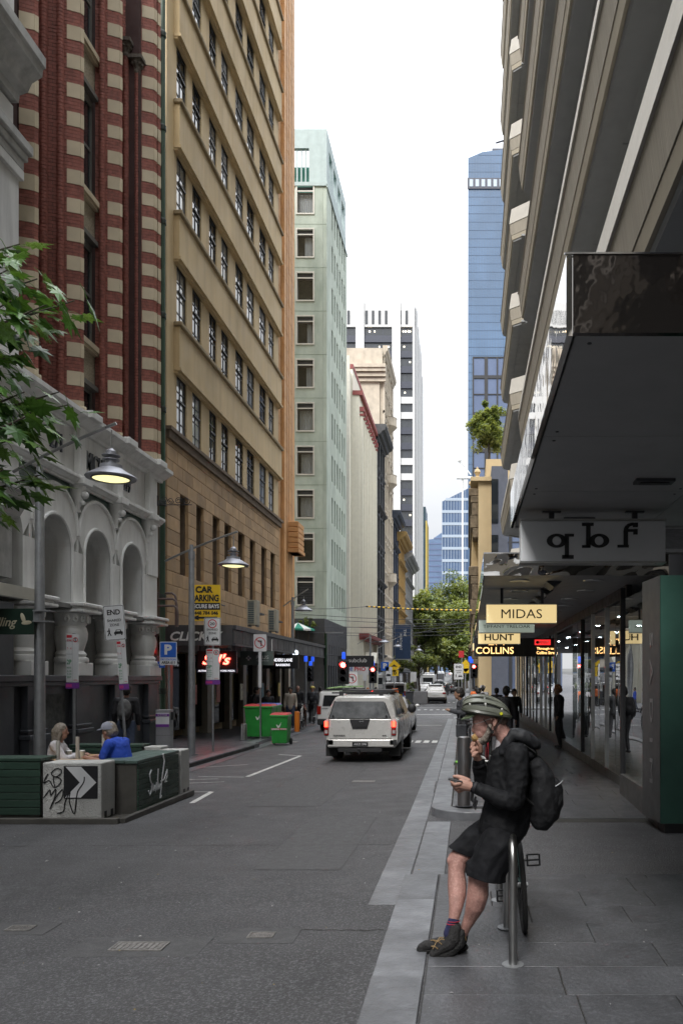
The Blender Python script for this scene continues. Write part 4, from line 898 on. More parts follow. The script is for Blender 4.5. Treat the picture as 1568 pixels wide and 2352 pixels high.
for i in range(5): bb = MB(); bb.box(Wd, Wd+.35, 1+i*4.8, 3.6+i*4.8, 0, z(700)-i*1.5); obj('side_fin', bb, m_wt, wt)
# far dark/yellow tower, blue glass towers
m_bgl = MAT('blue_glass', (.09,.16,.27), .12, var=.12, vs=.12, st=(1,1,.4), spec=1, big=.2, bigs=.02); m_bgl2 = MAT('blue_glass_pale', (.17,.27,.42), .15, var=.15, vs=.1, spec=.9); m_line_w = MAT('pale_spandrel_line', (.4,.47,.55), .4)
t = thing('dark_glass_block', 'slim dark glass block with a yellow vertical edge far down the street', 'building', (gx(962,340), 340, gz(340)), 0)
hh = 38; b = MB(); b.box(-4, gx(977,340)-gx(962,340), 0, 16, 0, 72); obj('glass_wall', b, MAT('teal_dark_glass', (.03,.055,.07), .2, var=.3, vs=.4), t); b = MB(); b.box(gx(977,340)-gx(962,340), gx(980,340)-gx(962,340), -.3, 16, 0, 66); obj('yellow_edge', b, MAT('mustard_edge', (.42,.31,.06), .6), t)
def glasstower(name, label, px0, px1, Y, pts, depth, mat, nx, fh, lm, lh=.22):
    x0, x1 = gx(px0, Y), gx(px1, Y); t = thing(name, label, 'skyscraper', (x0, Y, gz(Y)), 0); w = x1-x0
    top = [((gx(px, Y)-x0), CZ+(VY-py)/FPX*Y-gz(Y)) for px, py in pts]
    b = MB(); b.prism([(0,0)]+top+[(w,0)], 'y', 0, depth); obj('glass_wall', b, mat, t)
    def hz(u):
        for (a, za), (c_, zc_) in zip(top, top[1:]):
            if a <= u <= c_: return za + (zc_-za)*(u-a)/max(1e-6, c_-a)
        return top[-1][1]
    for i in range(nx+1): u = w*i/nx; bb = MB(); bb.box(u-.12, u+.12, -.25, 0, 0, hz(min(w, max(0, u)))); obj('mullion', bb, lm, t)
    zmax = max(z_ for _, z_ in top); n = int(zmax/fh); bb = MB()
    for k in range(1, n+1):
        zz = k*fh; us = [w*i/40 for i in range(41) if hz(w*i/40) > zz+.5]
        if us: bb = MB(); bb.box(us[0], us[-1], -.05-lh, 0, zz, zz+fh*lh); obj('floor_line', bb, lm, t)
    return t
glasstower('glass_tower', 'low violet blue glass tower at the left of the far skyline gap', 978, 1016, 560, [(978,1240),(995,1238),(996,1236),(1016,1222)], 20, m_bgl2, 14, 3.9, MAT('violet_line', (.14,.18,.3), .4))
glasstower('slant_roof_tower', 'blue glass tower with a slanted roof and pale floor lines', 1015, 1082, 520, [(1015,1152),(1074,1122),(1082,1118)], 25, MAT('blue_glass_dark', (.07,.12,.22), .15, var=.2, vs=.08, spec=1), 10, 8.0, m_line_w)
bt = glasstower('blue_skyscraper', 'tall blue glass skyscraper at the right of the sky gap', 1075, 1260, 400, [(1075,362),(1108,348),(1260,330)], 40, m_bgl, 30, 4.2, MAT('blue_line', (.07,.125,.215), .4), .07)
b = MB(); zz = CZ+(VY-425)/FPX*400-gz(400); b.box(-.5, 42, -.6, -.3, zz-2, zz+3.4); obj('plant_floor', b, m_wtd, bt)
for i in range(14): b = MB(); b.box(.6+i*3, 2.4+i*3, -.8, -.6, zz-1, zz+2.6); obj('plant_louvre', b, m_line_w, bt)
b = MB(); b.tube([(6,4,290*0+zz+46),(16,4,zz+49)], .5, 5); b.box(4, 12, 2, 8, zz+30, zz+42); obj('roof_plant', b, m_wtd, bt, (8, 0, -22))
dg_ = thing('curtain_wall_office', 'dark framed glass office corner with large square panes above the roof tree', 'building', (gx(1086,125), 125, 0), 0)
zt = CZ+(VY-820)/FPX*125; b = MB(); b.box(0, 14, 0, 12, 0, zt); obj('glass_wall', b, MAT('mirror_blue', (.16,.2,.3), .06, .6, var=.15, vs=.15), dg_)
for i in range(8): bb = MB(); bb.box(i*1.9-.12, i*1.9+.12+(.3 if i % 2 else 0), -.2, 0, 0, zt); obj('mullion', bb, m_black, dg_)
for i in range(16): bb = MB(); bb.box(0, 14, -.16, 0, zt-i*2.9-(.5 if i % 2 else .15), zt-i*2.9); obj('floor_frame', bb, m_black, dg_)
t = thing('tower_crane', 'small white construction crane beside the blue skyscraper', 'crane', (gx(1062,390), 390, 0))
b = MB(); zc_ = CZ+(VY-1095)/FPX*390; b.tube([(0,0,0),(0,0,zc_+5)], .5, 4); b.box(-3, 6, -1, 1, zc_-1, zc_); b.tube([(0,0,zc_+2),(-2,0,zc_+9),(4,0,zc_+1)], .3, 4); b.ball((-1.6,0,zc_+8), 1, 4); obj('mast', b, m_white, t)
# ================= RIGHT SIDE: CONCRETE BALCONY BLOCK =================
m_conc = MAT('ribbed_concrete', (.36,.325,.265), .8, var=.1, vs=1.2, st=(.25,16,.25), bump=.5, bs=2.2, stain=.35, ss=(.6,5,.6), scol=(.24,.22,.18)); m_lip = MAT('smooth_lip_skylit', (.50,.475,.425), .7, var=.06, bump=.1, bs=20); m_soff = MAT('soffit_grey', (.36,.37,.37), .7, var=.05, stain=.2, ss=(1,.6,1)); m_edge = MAT('concrete_edge', (.42,.375,.29), .75, var=.08)  # lip concrete coloured lighter: skylight on the tilted strip is put into it
def bands(nm, label, X0, ya, yb, zs, near_ch, far_ch, recess=1.5):
    t = thing(nm, label, 'building', (0, 0, 0))
    def ring(prof, y, dx): return [(x+dx, y, z) for x, z in prof]
    for zk in zs:
        zk += CZ
        parts = {'parapet_lip': ([(X0,zk),(X0+.1,zk+.66),(X0+.5,zk+.66),(X0+.5,zk)], m_lip), 'ribbed_fascia': ([(X0+.03,zk-.01),(X0+.09,zk-.5),(X0+.5,zk-.5),(X0+.5,zk-.01)], m_conc), 'fascia_foot': ([(X0+.1,zk-.515),(X0+.13,zk-.7),(X0+.5,zk-.7),(X0+.5,zk-.515)], m_edge), 'drip_edge': ([(X0+.17,zk-.72),(X0+.19,zk-.78),(X0+.5,zk-.78),(X0+.5,zk-.72)], m_soff)}
        for n_, (pr, mt) in parts.items():
            R = []
            if near_ch: R.append(ring(pr, ya-.0, .9)); R.append(ring(pr, ya+.75, 0))
            else: R.append(ring(pr, ya, 0))
            if far_ch: R.append(ring(pr, yb-.75, 0)); R.append(ring(pr, yb, .9))
            else: R.append(ring(pr, yb, 0))
            b = MB(); b.loft(R); obj(n_, b, mt, t)
        y = ya + .3
        while y < yb-.3:
            y2 = min(y+2.4, yb-.3); b = MB(); b.box(X0+.51, X0+recess+.3, y+.008, y2-.008, zk-.74, zk-.66); obj('soffit_panel', b, m_soff, t); y = y2
        b = MB(); b.box(X0+recess, X0+recess+.05, ya+.4, yb-.4, zk-.6, zk+2.95); obj('window_band', b, m_dkgl, t)
    b = MB(); b.box(X0+recess+.1, X0+9, ya+.2, yb-.2, zs[0]+CZ-.7, zs[-1]+CZ+3); obj('core_wall', b, m_interior, t)
    return t
Zs = [4.62, 7.65, 11.4, 15.2, 19.0, 22.8, 26.6, 30.4]
bands('balcony_building', 'beige ribbed concrete building with long protruding balcony bands overhead on the right', 1.5, -14, 24.4, Zs, 0, 1)
bands('balcony_building', 'farther beige ribbed concrete wing with angled balcony ends, past the near wing', 1.85, 34.2, 45.3, [5.0+3.73*k for k in range(11)], 1, 1)
t = thing('linking_wall', 'recessed dark wall between the two concrete balcony wings', 'wall', (0,0,0)); b = MB(); b.box(3.4, 3.9, 23.8, 35, 3.6, 46); obj('wall', b, m_soff, t)
for k in range(10): b = MB(); b.box(3.3, 3.39, 24.5, 34, 5.6+3.7*k, 7.6+3.7*k); obj('window_band', b, m_dkgl, t)
# ---- canopies with mirror fascia
m_mir = MAT('mirror_chrome', (.62,.60,.57), .03, 1, var=0, bump=.25, bs=1.1, rnd=False); m_mird = MAT('dark_mirror', (.10,.09,.085), .06, .9, var=.0, bump=.5, bs=2.0)
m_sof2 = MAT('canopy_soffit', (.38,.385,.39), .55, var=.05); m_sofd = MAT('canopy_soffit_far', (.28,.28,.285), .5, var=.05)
c1 = thing('shop_canopy', 'near grey canopy slab with dark mirrored front edge above the mirrored letter sign', 'canopy', (0,0,0))
b = MB(); b.box(.52, 3.4, 3.80, 8.6, 3.556, 3.86); obj('core', b, m_dark, c1)
for xa_, xb_ in ((.52, 1.93), (1.938, 3.4)):
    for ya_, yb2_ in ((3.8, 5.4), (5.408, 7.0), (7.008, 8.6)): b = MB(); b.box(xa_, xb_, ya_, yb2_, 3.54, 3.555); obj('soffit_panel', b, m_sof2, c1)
b = MB(); [b.lathe([(.001,3.534),(.012,3.536),(.012,3.54)], x_, y_, 8) for x_ in (.6,1.85,2.02) for y_ in (3.9,5.3,5.5,6.9,7.1,8.5)]; obj('fixing', b, m_dark, c1, kind='stuff')
b = MB(); b.box(.5, 3.4, 3.76, 3.797, 3.53, 3.9); obj('front_fascia', b, m_mird, c1)
b = MB(); b.box(.47, .5, 3.77, 8.62, 3.52, 3.9); obj('side_fascia', b, m_mir, c1); b = MB(); b.box(.46, 3.4, 3.752, 3.765, 3.9, 3.908); obj('edge_trim', b, m_chrome, c1)
b = MB(); b.box(.52, 3.4, 8.6, 8.63, 3.52, 3.88); obj('end_fascia', b, m_sof2, c1)
for x, y in ((1.55, 6.6), (1.15, 8.2)):
    b = MB(); b.box(x-.16, x+.16, y-.07, y+.07, 3.515, 3.538); b.box(x-.12, x+.12, y-.035, y+.035, 3.505, 3.515, 1); obj('vent', b, [m_dark, m_black], c1)
b = MB(); b.box(2.3, 3.3, 6.5, 6.6, 3.46, 3.53); b.box(2.3, 2.36, 6.6, 8.3, 3.47, 3.53); obj('light_trough', b, m_steel, c1)
c2 = thing('shop_canopy', 'long farther canopy with warped mirror front over the lit shop signs', 'canopy', (0,0,0))
b = MB(); strip_ = [(12.05, 17), (17.02, 22), (22.02, 27), (27.02, 33), (33.02, 39), (39.02, 45.5)]
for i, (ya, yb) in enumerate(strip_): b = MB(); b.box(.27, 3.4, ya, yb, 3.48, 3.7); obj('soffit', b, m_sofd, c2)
b = MB(); n = 40; vs = []; fs = []
for i in range(n+1):
    x = .25 + (3.4-.25)*i/n
    for j in range(7): vs.append((x, 12.0 - .02 + .008*sin(x*3.3+j*.5)+.004*sin(x*9-j), 3.44 + j*.055))
for i in range(n):
    for j in range(6): fs.append((i*7+j, (i+1)*7+j, (i+1)*7+j+1, i*7+j+1))
b.add(vs, fs); obj('front_fascia', b, m_mir, c2, smooth=True)
b = MB(); b.box(.25, .27, 12.0, 45.5, 3.44, 3.78); obj('side_fascia', b, m_mir, c2); b = MB(); b.box(.25, 3.4, 11.99, 12.06, 3.775, 3.79); obj('edge_trim', b, m_chrome, c2)
m_dl = EMIT('downlight_warm', (1,.78,.45), 7); m_dlc = EMIT('shop_light_cool', (.9,.97,1), 9)
yy = 12.9; k = 0
while yy < 44:
    for x in (.85, 2.05):
        b = MB(); b.lathe([(.001,0),(.09,0)], 0, 0, 14); b.v = [(a*1.5, c_, z_) for a, c_, z_ in b.v]
        o = obj('downlight', b, m_dl, c2, (x+.1*(k % 2), yy, 3.474)); b = MB(); b.lathe([(.135,-.004),(.16,-.012),(.17,.003)], 0, 0, 14); obj('light_ring', b, m_steel, o)
    yy += 1.5 if yy < 20 else 2.6; k += 1
for i in range(14): b = MB(); b.prism([(1.3+i*.0, 3.47), (1.55, 3.47), (1.42, 3.38)], 'y', 13+i*1.2, 13.6+i*1.2); obj('skylight_rib', b, m_dark, c2)
# sculpture hanging over the near canopy
t = thing('hanging_sculpture', 'dark blue and bronze draped hanging sculpture at the top right corner', 'sculpture', (0,0,0))
random.seed(4); b = MB()
for i in range(16): b.ball((1.05+.12*random.random()+i*.02, 3.05+.3*random.random()-.1*i/16, 4.45+.06*i), .2, 6, sc=(.55,.9,1.5), rot=(0, .2*random.random(), 0))
obj('feather_drape', fuse(b, .02, 3, 'drape', (.05, 9)), MAT('feather_blue', (.03,.035,.055), .7, var=.4, vs=20, st=(1,1,4), bump=.8, bs=40), t)
b = MB()
for i in range(22): b.ball((1.5+random.random()*1.6, 2.1+.9*random.random(), 4.55+.7*random.random()), .28, 6, sc=(.6,.8,1.2), rot=(random.random(), random.random(), 0))
b.ball((1.42, 2.95, 4.28), .13, 8, sc=(.75,1,1.25)); obj('bronze_folds', fuse(b, .03, 3, 'folds', (.09, 6)), MAT('bronze_dark', (.12,.08,.045), .5, .3, var=.6, vs=5), t)
# ---- storefront
m_sgl = GLASS('shop_glass_right', (.6,.65,.63), .28, .012, wav=.04, ws=.8, power=1.4)
sf = thing('glass_shopfront', 'long reflective glass shopfront under the right hand canopies', 'shopfront', (0,0,0))
random.seed(14)
b = MB(); b.box(2.72, 3.0, 13.7, 45.5, -.5, .14); obj('plinth', b, MAT('shopfront_plinth', (.09,.09,.09), .4), sf)
b = MB(); b.box(2.55, 3.0, 10.3, 13.3, -.25, .3); obj('near_plinth', b, MAT('shopfront_plinth', (.09,.09,.09), .4), sf)
ys = [13.9, 15.6, 17.3, 18.9, 20.6, 24.6, 26.2, 27.8, 29.5, 31.2, 32.9, 34.6, 36.3, 38, 39.7, 41.4, 43.1, 45]
for i, (ya, yb) in enumerate(zip(ys, ys[1:])):
    if yb - ya > 3: continue
    for j in range(2):
        a, c_ = ya + (yb-ya)*j/2, ya + (yb-ya)*(j+1)/2; tw = random.uniform(-.014, .014)
        b = MB(); b.quad((-.0,0,0),(0,c_-a-.03,0),(0,c_-a-.03,3.1),(0,0,3.1)); obj('glass_panel', b, m_sgl, sf, (2.74, a+.01, .15), (0, random.uniform(-.004,.004), tw))
    b = MB(); b.box(2.70, 2.78, ya-.03, ya+.03, .14, 3.3); obj('mullion', b, m_steel if i % 3 else m_black, sf)
b = MB(); b.quad((2.6,10.4,.3),(2.6,13.3,.3),(2.6,13.3,3.2),(2.6,10.4,3.2)); obj('glass_panel', b, m_sgl, sf)
b = MB(); b.box(2.7, 2.8, 13.5, 45.5, 3.28, 3.48); b.box(2.56, 2.64, 13.26, 13.34, .3, 3.4); b.box(2.7, 2.86, 13.72, 13.82, .1, 3.3); obj('head_rail', b, m_black, sf)
b = MB(); b.box(2.62,3.4,10.31,10.35,3.2,3.5); obj('lintel', b, m_dark, sf)
b = MB(); b.box(3.0, 8, 10.4, 45.5, -.4, -.05); b.box(6.9, 7, 10.4, 45.5, -.1, 3.4); b.box(3.0, 7, 10.4, 45.5, 3.3, 3.4); obj('interior_room', b, MAT('shop_interior', (.10,.10,.10), .6, var=.2), sf)
for i in range(9):
    for x in (3.5, 4.6): b = MB(); b.lathe([(.001,0),(.07,0)], 0, 0, 10); obj('shop_downlight', b, m_dlc, sf, (x, 12+i*3.1, 3.29))
# display shelf with handbag and shoes
b = MB(); b.box(3.0, 3.5, 12.4, 13.2, -.05, .45); b.box(3.0,3.7,11.2,12.2,-.05,.7); obj('display_stand', b, MAT('display_white', (.3,.3,.29), .5), sf)
t = thing('handbag', 'small pale handbag on the display stand behind the shop glass', 'handbag', (3.2, 12.7, .45)); b = MB(); b.box(-.1,.1,-.06,.06,0,.17); obj('bag_body', b, MAT('bag_beige', (.4,.36,.28), .5), t, bevel=.02); b = MB(); b.tube([(-.06,0,.17),(-.05,0,.27),(.05,0,.27),(.06,0,.17)], .008, 5); obj('handle', b, m_dark, t)
# green shop column with grey metal return
gc = thing('shop_column', 'teal green glossy shop column with grey metal side and dark foot at the right edge', 'column', (0,0,0))
b = MB(); b.box(2.49, 3.6, 10.25, 10.6, .02, 3.22); obj('green_panel', b, MAT('teal_green_panel', (.06,.15,.12), .35, var=.1, coat=.2), gc)
b = MB(); b.box(2.54, 3.6, 10.23, 10.62, -.28, .02); obj('foot', b, m_black, gc)
b = MB(); b.quad((2.485,10.26,.02),(2.43,11.0,.02),(2.43,11.0,3.22),(2.485,10.26,3.22)); b.box(2.43, 2.6, 11.0, 11.04, .02, 3.22); obj('metal_return', b, MAT('grey_metal_panel', (.10,.105,.105), .5, .1, var=.05), gc)
text('S A D I M', w=2.0, h=.13, mat=MAT('faint_letter', (.22,.22,.22), .4), parent=gc, loc=(2.452, 10.6, 1.5), rot=(0, pi/2, -1.496), depth=.003)
# ---- hanging signs
def hangsign(px0, px1, py0, py1, Y, s, label, mat, tm, tw=.62, th=.42, bold=0, hang=3.5, cat='sign', d=.09, tx=None):
    a = at(px0, py0, Y); c_ = at(px1, py1, Y); w, h = c_.x-a.x, a.z-c_.z
    t = thing('hanging_sign', label, cat, ((a.x+c_.x)/2, Y, (a.z+c_.z)/2)); b = MB(); b.box(-w/2, w/2, 0, d*2, -h/2, h/2); obj('sign_box', b, mat, t, bevel=.006)
    b = MB(); b.box(-w/2-.006, w/2+.006, -.004, d*2+.004, h/2, h/2+.02); b.box(-w/2-.006, w/2+.006, -.004, d*2+.004, -h/2-.012, -h/2); obj('sign_frame', b, m_steel, t)
    b = MB(); 
    for sx_ in (-.28, .3): b.box(w*sx_-.025, w*sx_+.025, d-.02, d+.02, h/2+.02, hang-t.location.z); b.box(w*sx_-.09, w*sx_+.09, d-.03, d+.03, hang-t.location.z-.015, hang-t.location.z-.002)
    obj('hanger', b, m_dark, t)
    if s: text(s, w=w*tw, h=h*th, mat=tm, parent=t, loc=(tx or 0, -.006, 0), bold=bold)
    return t, w, h
m_lit = EMIT('lit_sign_cream', (1,.76,.36), .30, (.5,.43,.28)); m_gs = MAT('sign_grey_white', (.78,.80,.82), .4, var=.04); m_litd = EMIT('lit_sign_dim', (.45,.52,.44), .18, (.3,.32,.3)); m_ltb = MAT('letter_black', (.008,.009,.012), .4); m_gold = EMIT('gold_letter', (1,.55,.2), 1.1)
t, w, h = hangsign(1195, 1528, 1196, 1290, 7.7, None, 'grey hanging sign with black slab letters hung from the near canopy', m_gs, None, hang=3.53)
b = MB(); L3 = w/980.0   # metres per crop pixel
def R(x0, x1, y0, y1): b.box((x0-960)*L3, (x1-960)*L3, -.012, -.001, (450-y1)*L3, (450-y0)*L3)
def ring(cx_, cy_, rx, ry, tx_, ty_):
    n = 32; vs = []; fs = []
    for k in range(n):
        a = 2*pi*k/n
        for (u_, v_) in ((rx, ry), (rx-tx_, ry-ty_)):
            for yy_ in (-.001, -.012): vs.append(((cx_+u_*cos(a)-960)*L3, yy_, (450-cy_-v_*sin(a))*L3))
    for k in range(n):
        q, r_ = k*4, ((k+1) % n)*4; fs += [(q+1, r_+1, r_+3, q+3), (q, q+2, r_+2, r_), (q, r_, r_+1, q+1), (q+2, q+3, r_+3, r_+2)]
    b.add(vs, fs)
ring(714,448,68,47,38,17); R(768,796,402,560); R(796,830,402,420); R(750,828,545,570)
obj('letter', b, m_ltb, t); b = MB(); ring(1000,448,68,47,38,17); R(912,942,345,494); R(884,963,327,348); R(884,940,478,496)
obj('letter', b, m_ltb, t); b = MB(); R(1165,1195,380,480); R(1124,1200,476,494); R(1230,1260,388,406); R(1195,1260,370,388)
b.add([((1165+95*(1-cos(t_))*.5*1.0-960)*L3, -.012, (450-380+ (50*sin(t_*.5)))*L3) for t_ in (0,)], [])
pts = [(1180,385),(1182,365),(1192,348),(1210,338),(1232,335)]
for (xa, ya), (xb, yb) in zip(pts, pts[1:]):
    dx, dy = xb-xa, yb-ya; l_ = sqrt(dx*dx+dy*dy); nx_, ny_ = -dy/l_*14, dx/l_*10
    b.prism([((p-960)*L3, (450-q)*L3) for p, q in ((xa+nx_, ya+ny_),(xb+nx_, yb+ny_),(xb-nx_, yb-ny_),(xa-nx_, ya-ny_))], 'y', -.012, -.001)
R(1228,1262,327,356)
obj('letter', b, m_ltb, t)
hangsign(1117, 1278, 1389, 1431, 14.0, 'MIDAS', 'warm lit cream hanging sign, nearest of the lit signs under the far canopy', m_lit, m_ltb, .58, .5)
hangsign(1099, 1227, 1425, 1453, 18.0, 'TIFFANY TRELOAR', 'grey green hanging sign with thin letters just behind the brightest lit sign', m_litd, m_ltb, .84, .26, hang=3.48)
hangsign(1098, 1194, 1449, 1479, 22.0, 'HUNT', 'lit cream hanging sign with serif capitals just above the black fascia', m_lit, m_ltb, .7, .5, bold=.02, hang=3.48)
hangsign(1085, 1105, 1478, 1494, 30.0, None, 'small lit cream sign edge farthest under the canopy', m_lit, m_ltb, hang=3.48)
t = thing('fascia_sign', 'black fascia bulkhead with gold street number lettering spanning the footpath', 'sign', at(1220, 1487, 25))
b = MB(); b.box(-1.8,.72+.1,0,.15,-.29,.29); obj('board', b, m_black, t)
text('COLLINS', w=1.18, h=.21, mat=m_gold, parent=t, loc=(-1.15,-.006,-.1), bold=.0); text('271', w=.5, h=.2, mat=m_gold, parent=t, loc=(-1.1,-.006,.17))
text('Through to', w=.53, h=.1, mat=m_gold, parent=t, loc=(.78-.35,-.006,-.05), bold=.01); text('Collins Street', w=.66, h=.09, mat=m_gold, parent=t, loc=(.78-.29,-.006,-.17), bold=.01)
b = MB(); b.box(.1,.6,-.01,0,.07,.24); pb_ = obj('post_sign', b, EMIT('post_red', (.8,.03,.03), .5), t); text('POST', w=.3, h=.08, mat=m_white, parent=pb_, loc=(.4,-.016,.155), bold=.03); b = MB(); b.lathe([(.025,0),(.05,0)], 0, 0, 14); b.xf(Matrix.Rotation(pi/2, 4, 'X')); obj('post_emblem', b, m_white, pb_, (.19,-.016,.155))
# ================= CREAM ORNATE BUILDING BEYOND CROSS STREET + roof tree =================
m_crw = MAT('warm_cream_wall', (.55,.42,.24), .8, var=.07, vs=.8, stain=.25, ss=(2,2,.2), scol=(.4,.3,.17)); m_brn = MAT('aged_brown_cornice', (.16,.12,.075), .85, var=.4, vs=4, bump=.5)
cw = thing('ornate_cream_building', 'warm cream building with weathered brown cornices in profile beyond the crossing on the right', 'building', (gx(1098,62), 62, gz(62)), 0)
x = lambda px: gx(px,62)-gx(1098,62); z = lambda py: CZ+(VY-py)/FPX*62-gz(62)
b = MB(); b.box(0, x(1160), 0, 26, 0, z(1100)); b.box(x(1118), x(1175), 3, 24, z(1100), z(1030)); obj('wall', b, m_crw, cw)
b = MB(); b.box(x(1080), x(1160), -.3, 10, z(1106), z(1097)); obj('parapet', b, m_crw, cw)
for nm_, (ytop, ybot) in (('cornice_block', (1120, 1235)), ('cornice_block', (1300, 1440)), ('cornice_block', (1480, 1540))):
    zt, zb = z(ytop), z(ybot); hh = zt-zb
    for i, (f0, f1, d0) in enumerate(((0,.16,.75),(.16,.3,.6),(.3,.55,.5),(.55,.8,.62),(.8,1,.45))):
        bb = MB(); bb.box(-d0, 0, .1, 25, zt-hh*f1, zt-hh*f0); obj(nm_, bb, m_brn, cw, bevel=.06)
for i in range(5): 
    bb = MB(); bb.box(-.5, -.001, 2+i*4.6, 2.9+i*4.6, 3.2, z(1130)); obj('pilaster', bb, m_crw, cw)
for px, dz in ((1084,0),(1096,-.2)):
    bb = MB(); bb.lathe([(.22,0),(.26,.1),(.12,.18),(.16,.3),(.26,.48),(.2,.68),(.06,.78),(.09,.84),(.001,.92)], 0, 0, 12); obj('urn', bb, m_crw, cw, (x(px), .3 if dz else 4, z(1097)), smooth=True)
b = MB(); b.box(x(1128), x(1165), -.6, 6, 0, z(1075)); b2 = obj('grey_wing', b, MAT('slate_wing', (.09,.10,.13), .6, var=.1), cw)
for a, c_ in ((1128,1130),): pass
for yt, yb_2 in ((1105,1205),(1232,1330),(1350,1440)): bb = MB(); bb.box(x(1128)-.02, x(1143), -.66, -.61, z(yb_2), z(yt)); obj('window', bb, m_dkgl, cw)
# ================= TREES =================
m_leafs = [MAT('leaf_mid', (.18,.225,.085), .5, var=.35, vs=.7), MAT('leaf_light', (.27,.32,.14), .5, var=.3, vs=.7), MAT('leaf_dark', (.11,.155,.055), .5, var=.35, vs=.7)]
m_bark = MAT('bark', (.09,.075,.06), .9, var=.3, vs=6, bump=.6)
def crown(c, R3, n, leaf, clumps, seed, mats=None, droop=0):
    rnd = random.Random(seed); b = MB(); cl_ = []
    for i in range(clumps):
        while 1:
            p = Vector((rnd.uniform(-1,1), rnd.uniform(-1,1), rnd.uniform(-1,1)))
            if .25 < p.length < 1: break
        p = p * (.6 + .4*rnd.random()) ; cl_.append((Vector((p.x*R3[0], p.y*R3[1], p.z*R3[2])), rnd.uniform(.13,.3)*min(R3), rnd.choice((0,0,1,1,2))))
    for i in range(n):
        q, r_, k = cl_[i % clumps]; d = Vector((rnd.gauss(0,1), rnd.gauss(0,1), rnd.gauss(0,.75))).normalized() * r_ * (.55+.6*rnd.random())
        p = Vector(c) + q + d; u_ = Vector((rnd.uniform(-1,1), rnd.uniform(-1,1), rnd.uniform(-.6,.6))).normalized(); w_ = u_.cross(Vector((rnd.uniform(-.5,.5), rnd.uniform(-.5,.5), 1))).normalized(); s = leaf*rnd.uniform(.5,1.2)
        b.add([p+u_*s, p+w_*s*.55, p-u_*s, p-w_*s*.55], [(0,1,2,3)], k if rnd.random() < .8 else rnd.choice((0,1,2)))
    return b, cl_
def tree(name, label, base, h, R3, n, leaf, clumps, seed, cz=None, tr=.25, group=None):
    t = thing(name, label, 'tree', base, group=group); c = Vector((0, 0, cz if cz else h - R3[2])); b, cl_ = crown(c, R3, n, leaf, clumps, seed)
    me = b.mesh('crown', recalc=False); obj('crown', me, m_leafs, t)
    b = MB(); b.tube([(0,0,-.1),(.05,0,h*.2),(-.05,.05,h*.4),(0,0,c.z)], tr, 8, rs=[tr*1.2, tr, tr*.8, tr*.4])
    rnd = random.Random(seed)
    for q, r_, _ in cl_[:16]:
        st = Vector((0,0,h*.35+rnd.random()*(c.z-h*.35))); e = c+q; b.tube([st, st.lerp(e,.5)+Vector((0,0,.06*h)), e], tr*.3, 5, rs=[tr*.4, tr*.22, tr*.06])
    obj('trunk', b, m_bark, t, smooth=True); return t
G = 'plane trees lining the far street'
for i, (px, Y, top, rx, lb) in enumerate(((948,190,1395,5.5,'green plane tree touching the last building on the left, left edge of the tree mass'),(975,215,1352,7,'tall plane tree below the violet glass tower'),(1003,235,1372,7.5,'plane tree in the middle of the tree mass, in front of the slant roof tower'),(1042,165,1302,6.2,'tallest plane tree rising in front of the slant roof tower'),(1070,150,1360,5.5,'plane tree against the mirrored canopy edge on the right'),(1020,300,1430,10,'distant plane tree closing the end of the street'),(985,330,1440,10,'distant plane tree at the left of the street end'),(1052,270,1420,9,'plane tree overhanging the far road from the right'),(953,146,1352,3.6,'plane tree hard against the last grey classical building'),(976,152,1362,4.4,'plane tree second from the left at the front of the tree mass'),(1000,158,1385,5.0,'low broad plane tree in the middle front of the tree mass'),(1062,120,1445,3.6,'lower leafy tree just above the right hand traffic signals'),(1010,390,1455,13,'farthest plane tree over the rising road'))):
    h = CZ+(VY-top)/FPX*Y - gz(Y); rz = min(h*.42, rx*1.35)
    tree('plane_tree', lb, (gx(px,Y), Y, gz(Y)), h, (rx, rx, rz), 11000, .36*max(1, Y/190), 90, 100+i, tr=.35, group=G)
tree('street_tree', 'small dark rounded street tree over the left footpath in front of the big trees', (gx(962,82), 82, gz(82)), CZ+(VY-1478)/FPX*82-gz(82), (2.7,2.7,1.9), 6500, .13, 45, 7, tr=.12)
t = tree('roof_tree', 'magnolia like tree growing on the roof terrace of the cream building', (gx(1122,66), 66, CZ+(VY-1075)/FPX*66), 6.0, (1.75,1.8,2.3), 12000, .13, 70, 31, cz=3.4, tr=.1)
tree('terrace_shrub', 'small leafy shrub in a pot beside the striped parasol', (-10.55, 52.9, 4.5), 1.5, (.6,.6,.5), 900, .08, 14, 5, tr=.03)
def leafy(m):
    t_ = m.node_tree; p_ = t_.nodes['Principled BSDF']; o_ = [n for n in t_.nodes if n.type == 'OUTPUT_MATERIAL'][0]; tr_ = t_.nodes.new('ShaderNodeBsdfTranslucent'); mx_ = t_.nodes.new('ShaderNodeMixShader'); mx_.inputs[0].default_value = .4
    src = p_.inputs['Base Color'].links[0].from_socket; ga = t_.nodes.new('ShaderNodeMixRGB'); ga.blend_type = 'MULTIPLY'; ga.inputs[0].default_value = 1; ga.inputs[2].default_value = (1.5,1.35,.6,1); t_.links.new(src, ga.inputs[1]); t_.links.new(ga.outputs[0], tr_.inputs[0])
    t_.links.new(p_.outputs[0], mx_.inputs[1]); t_.links.new(tr_.outputs[0], mx_.inputs[2]); t_.links.new(mx_.outputs[0], o_.inputs[0])
for m__ in m_leafs: leafy(m__)
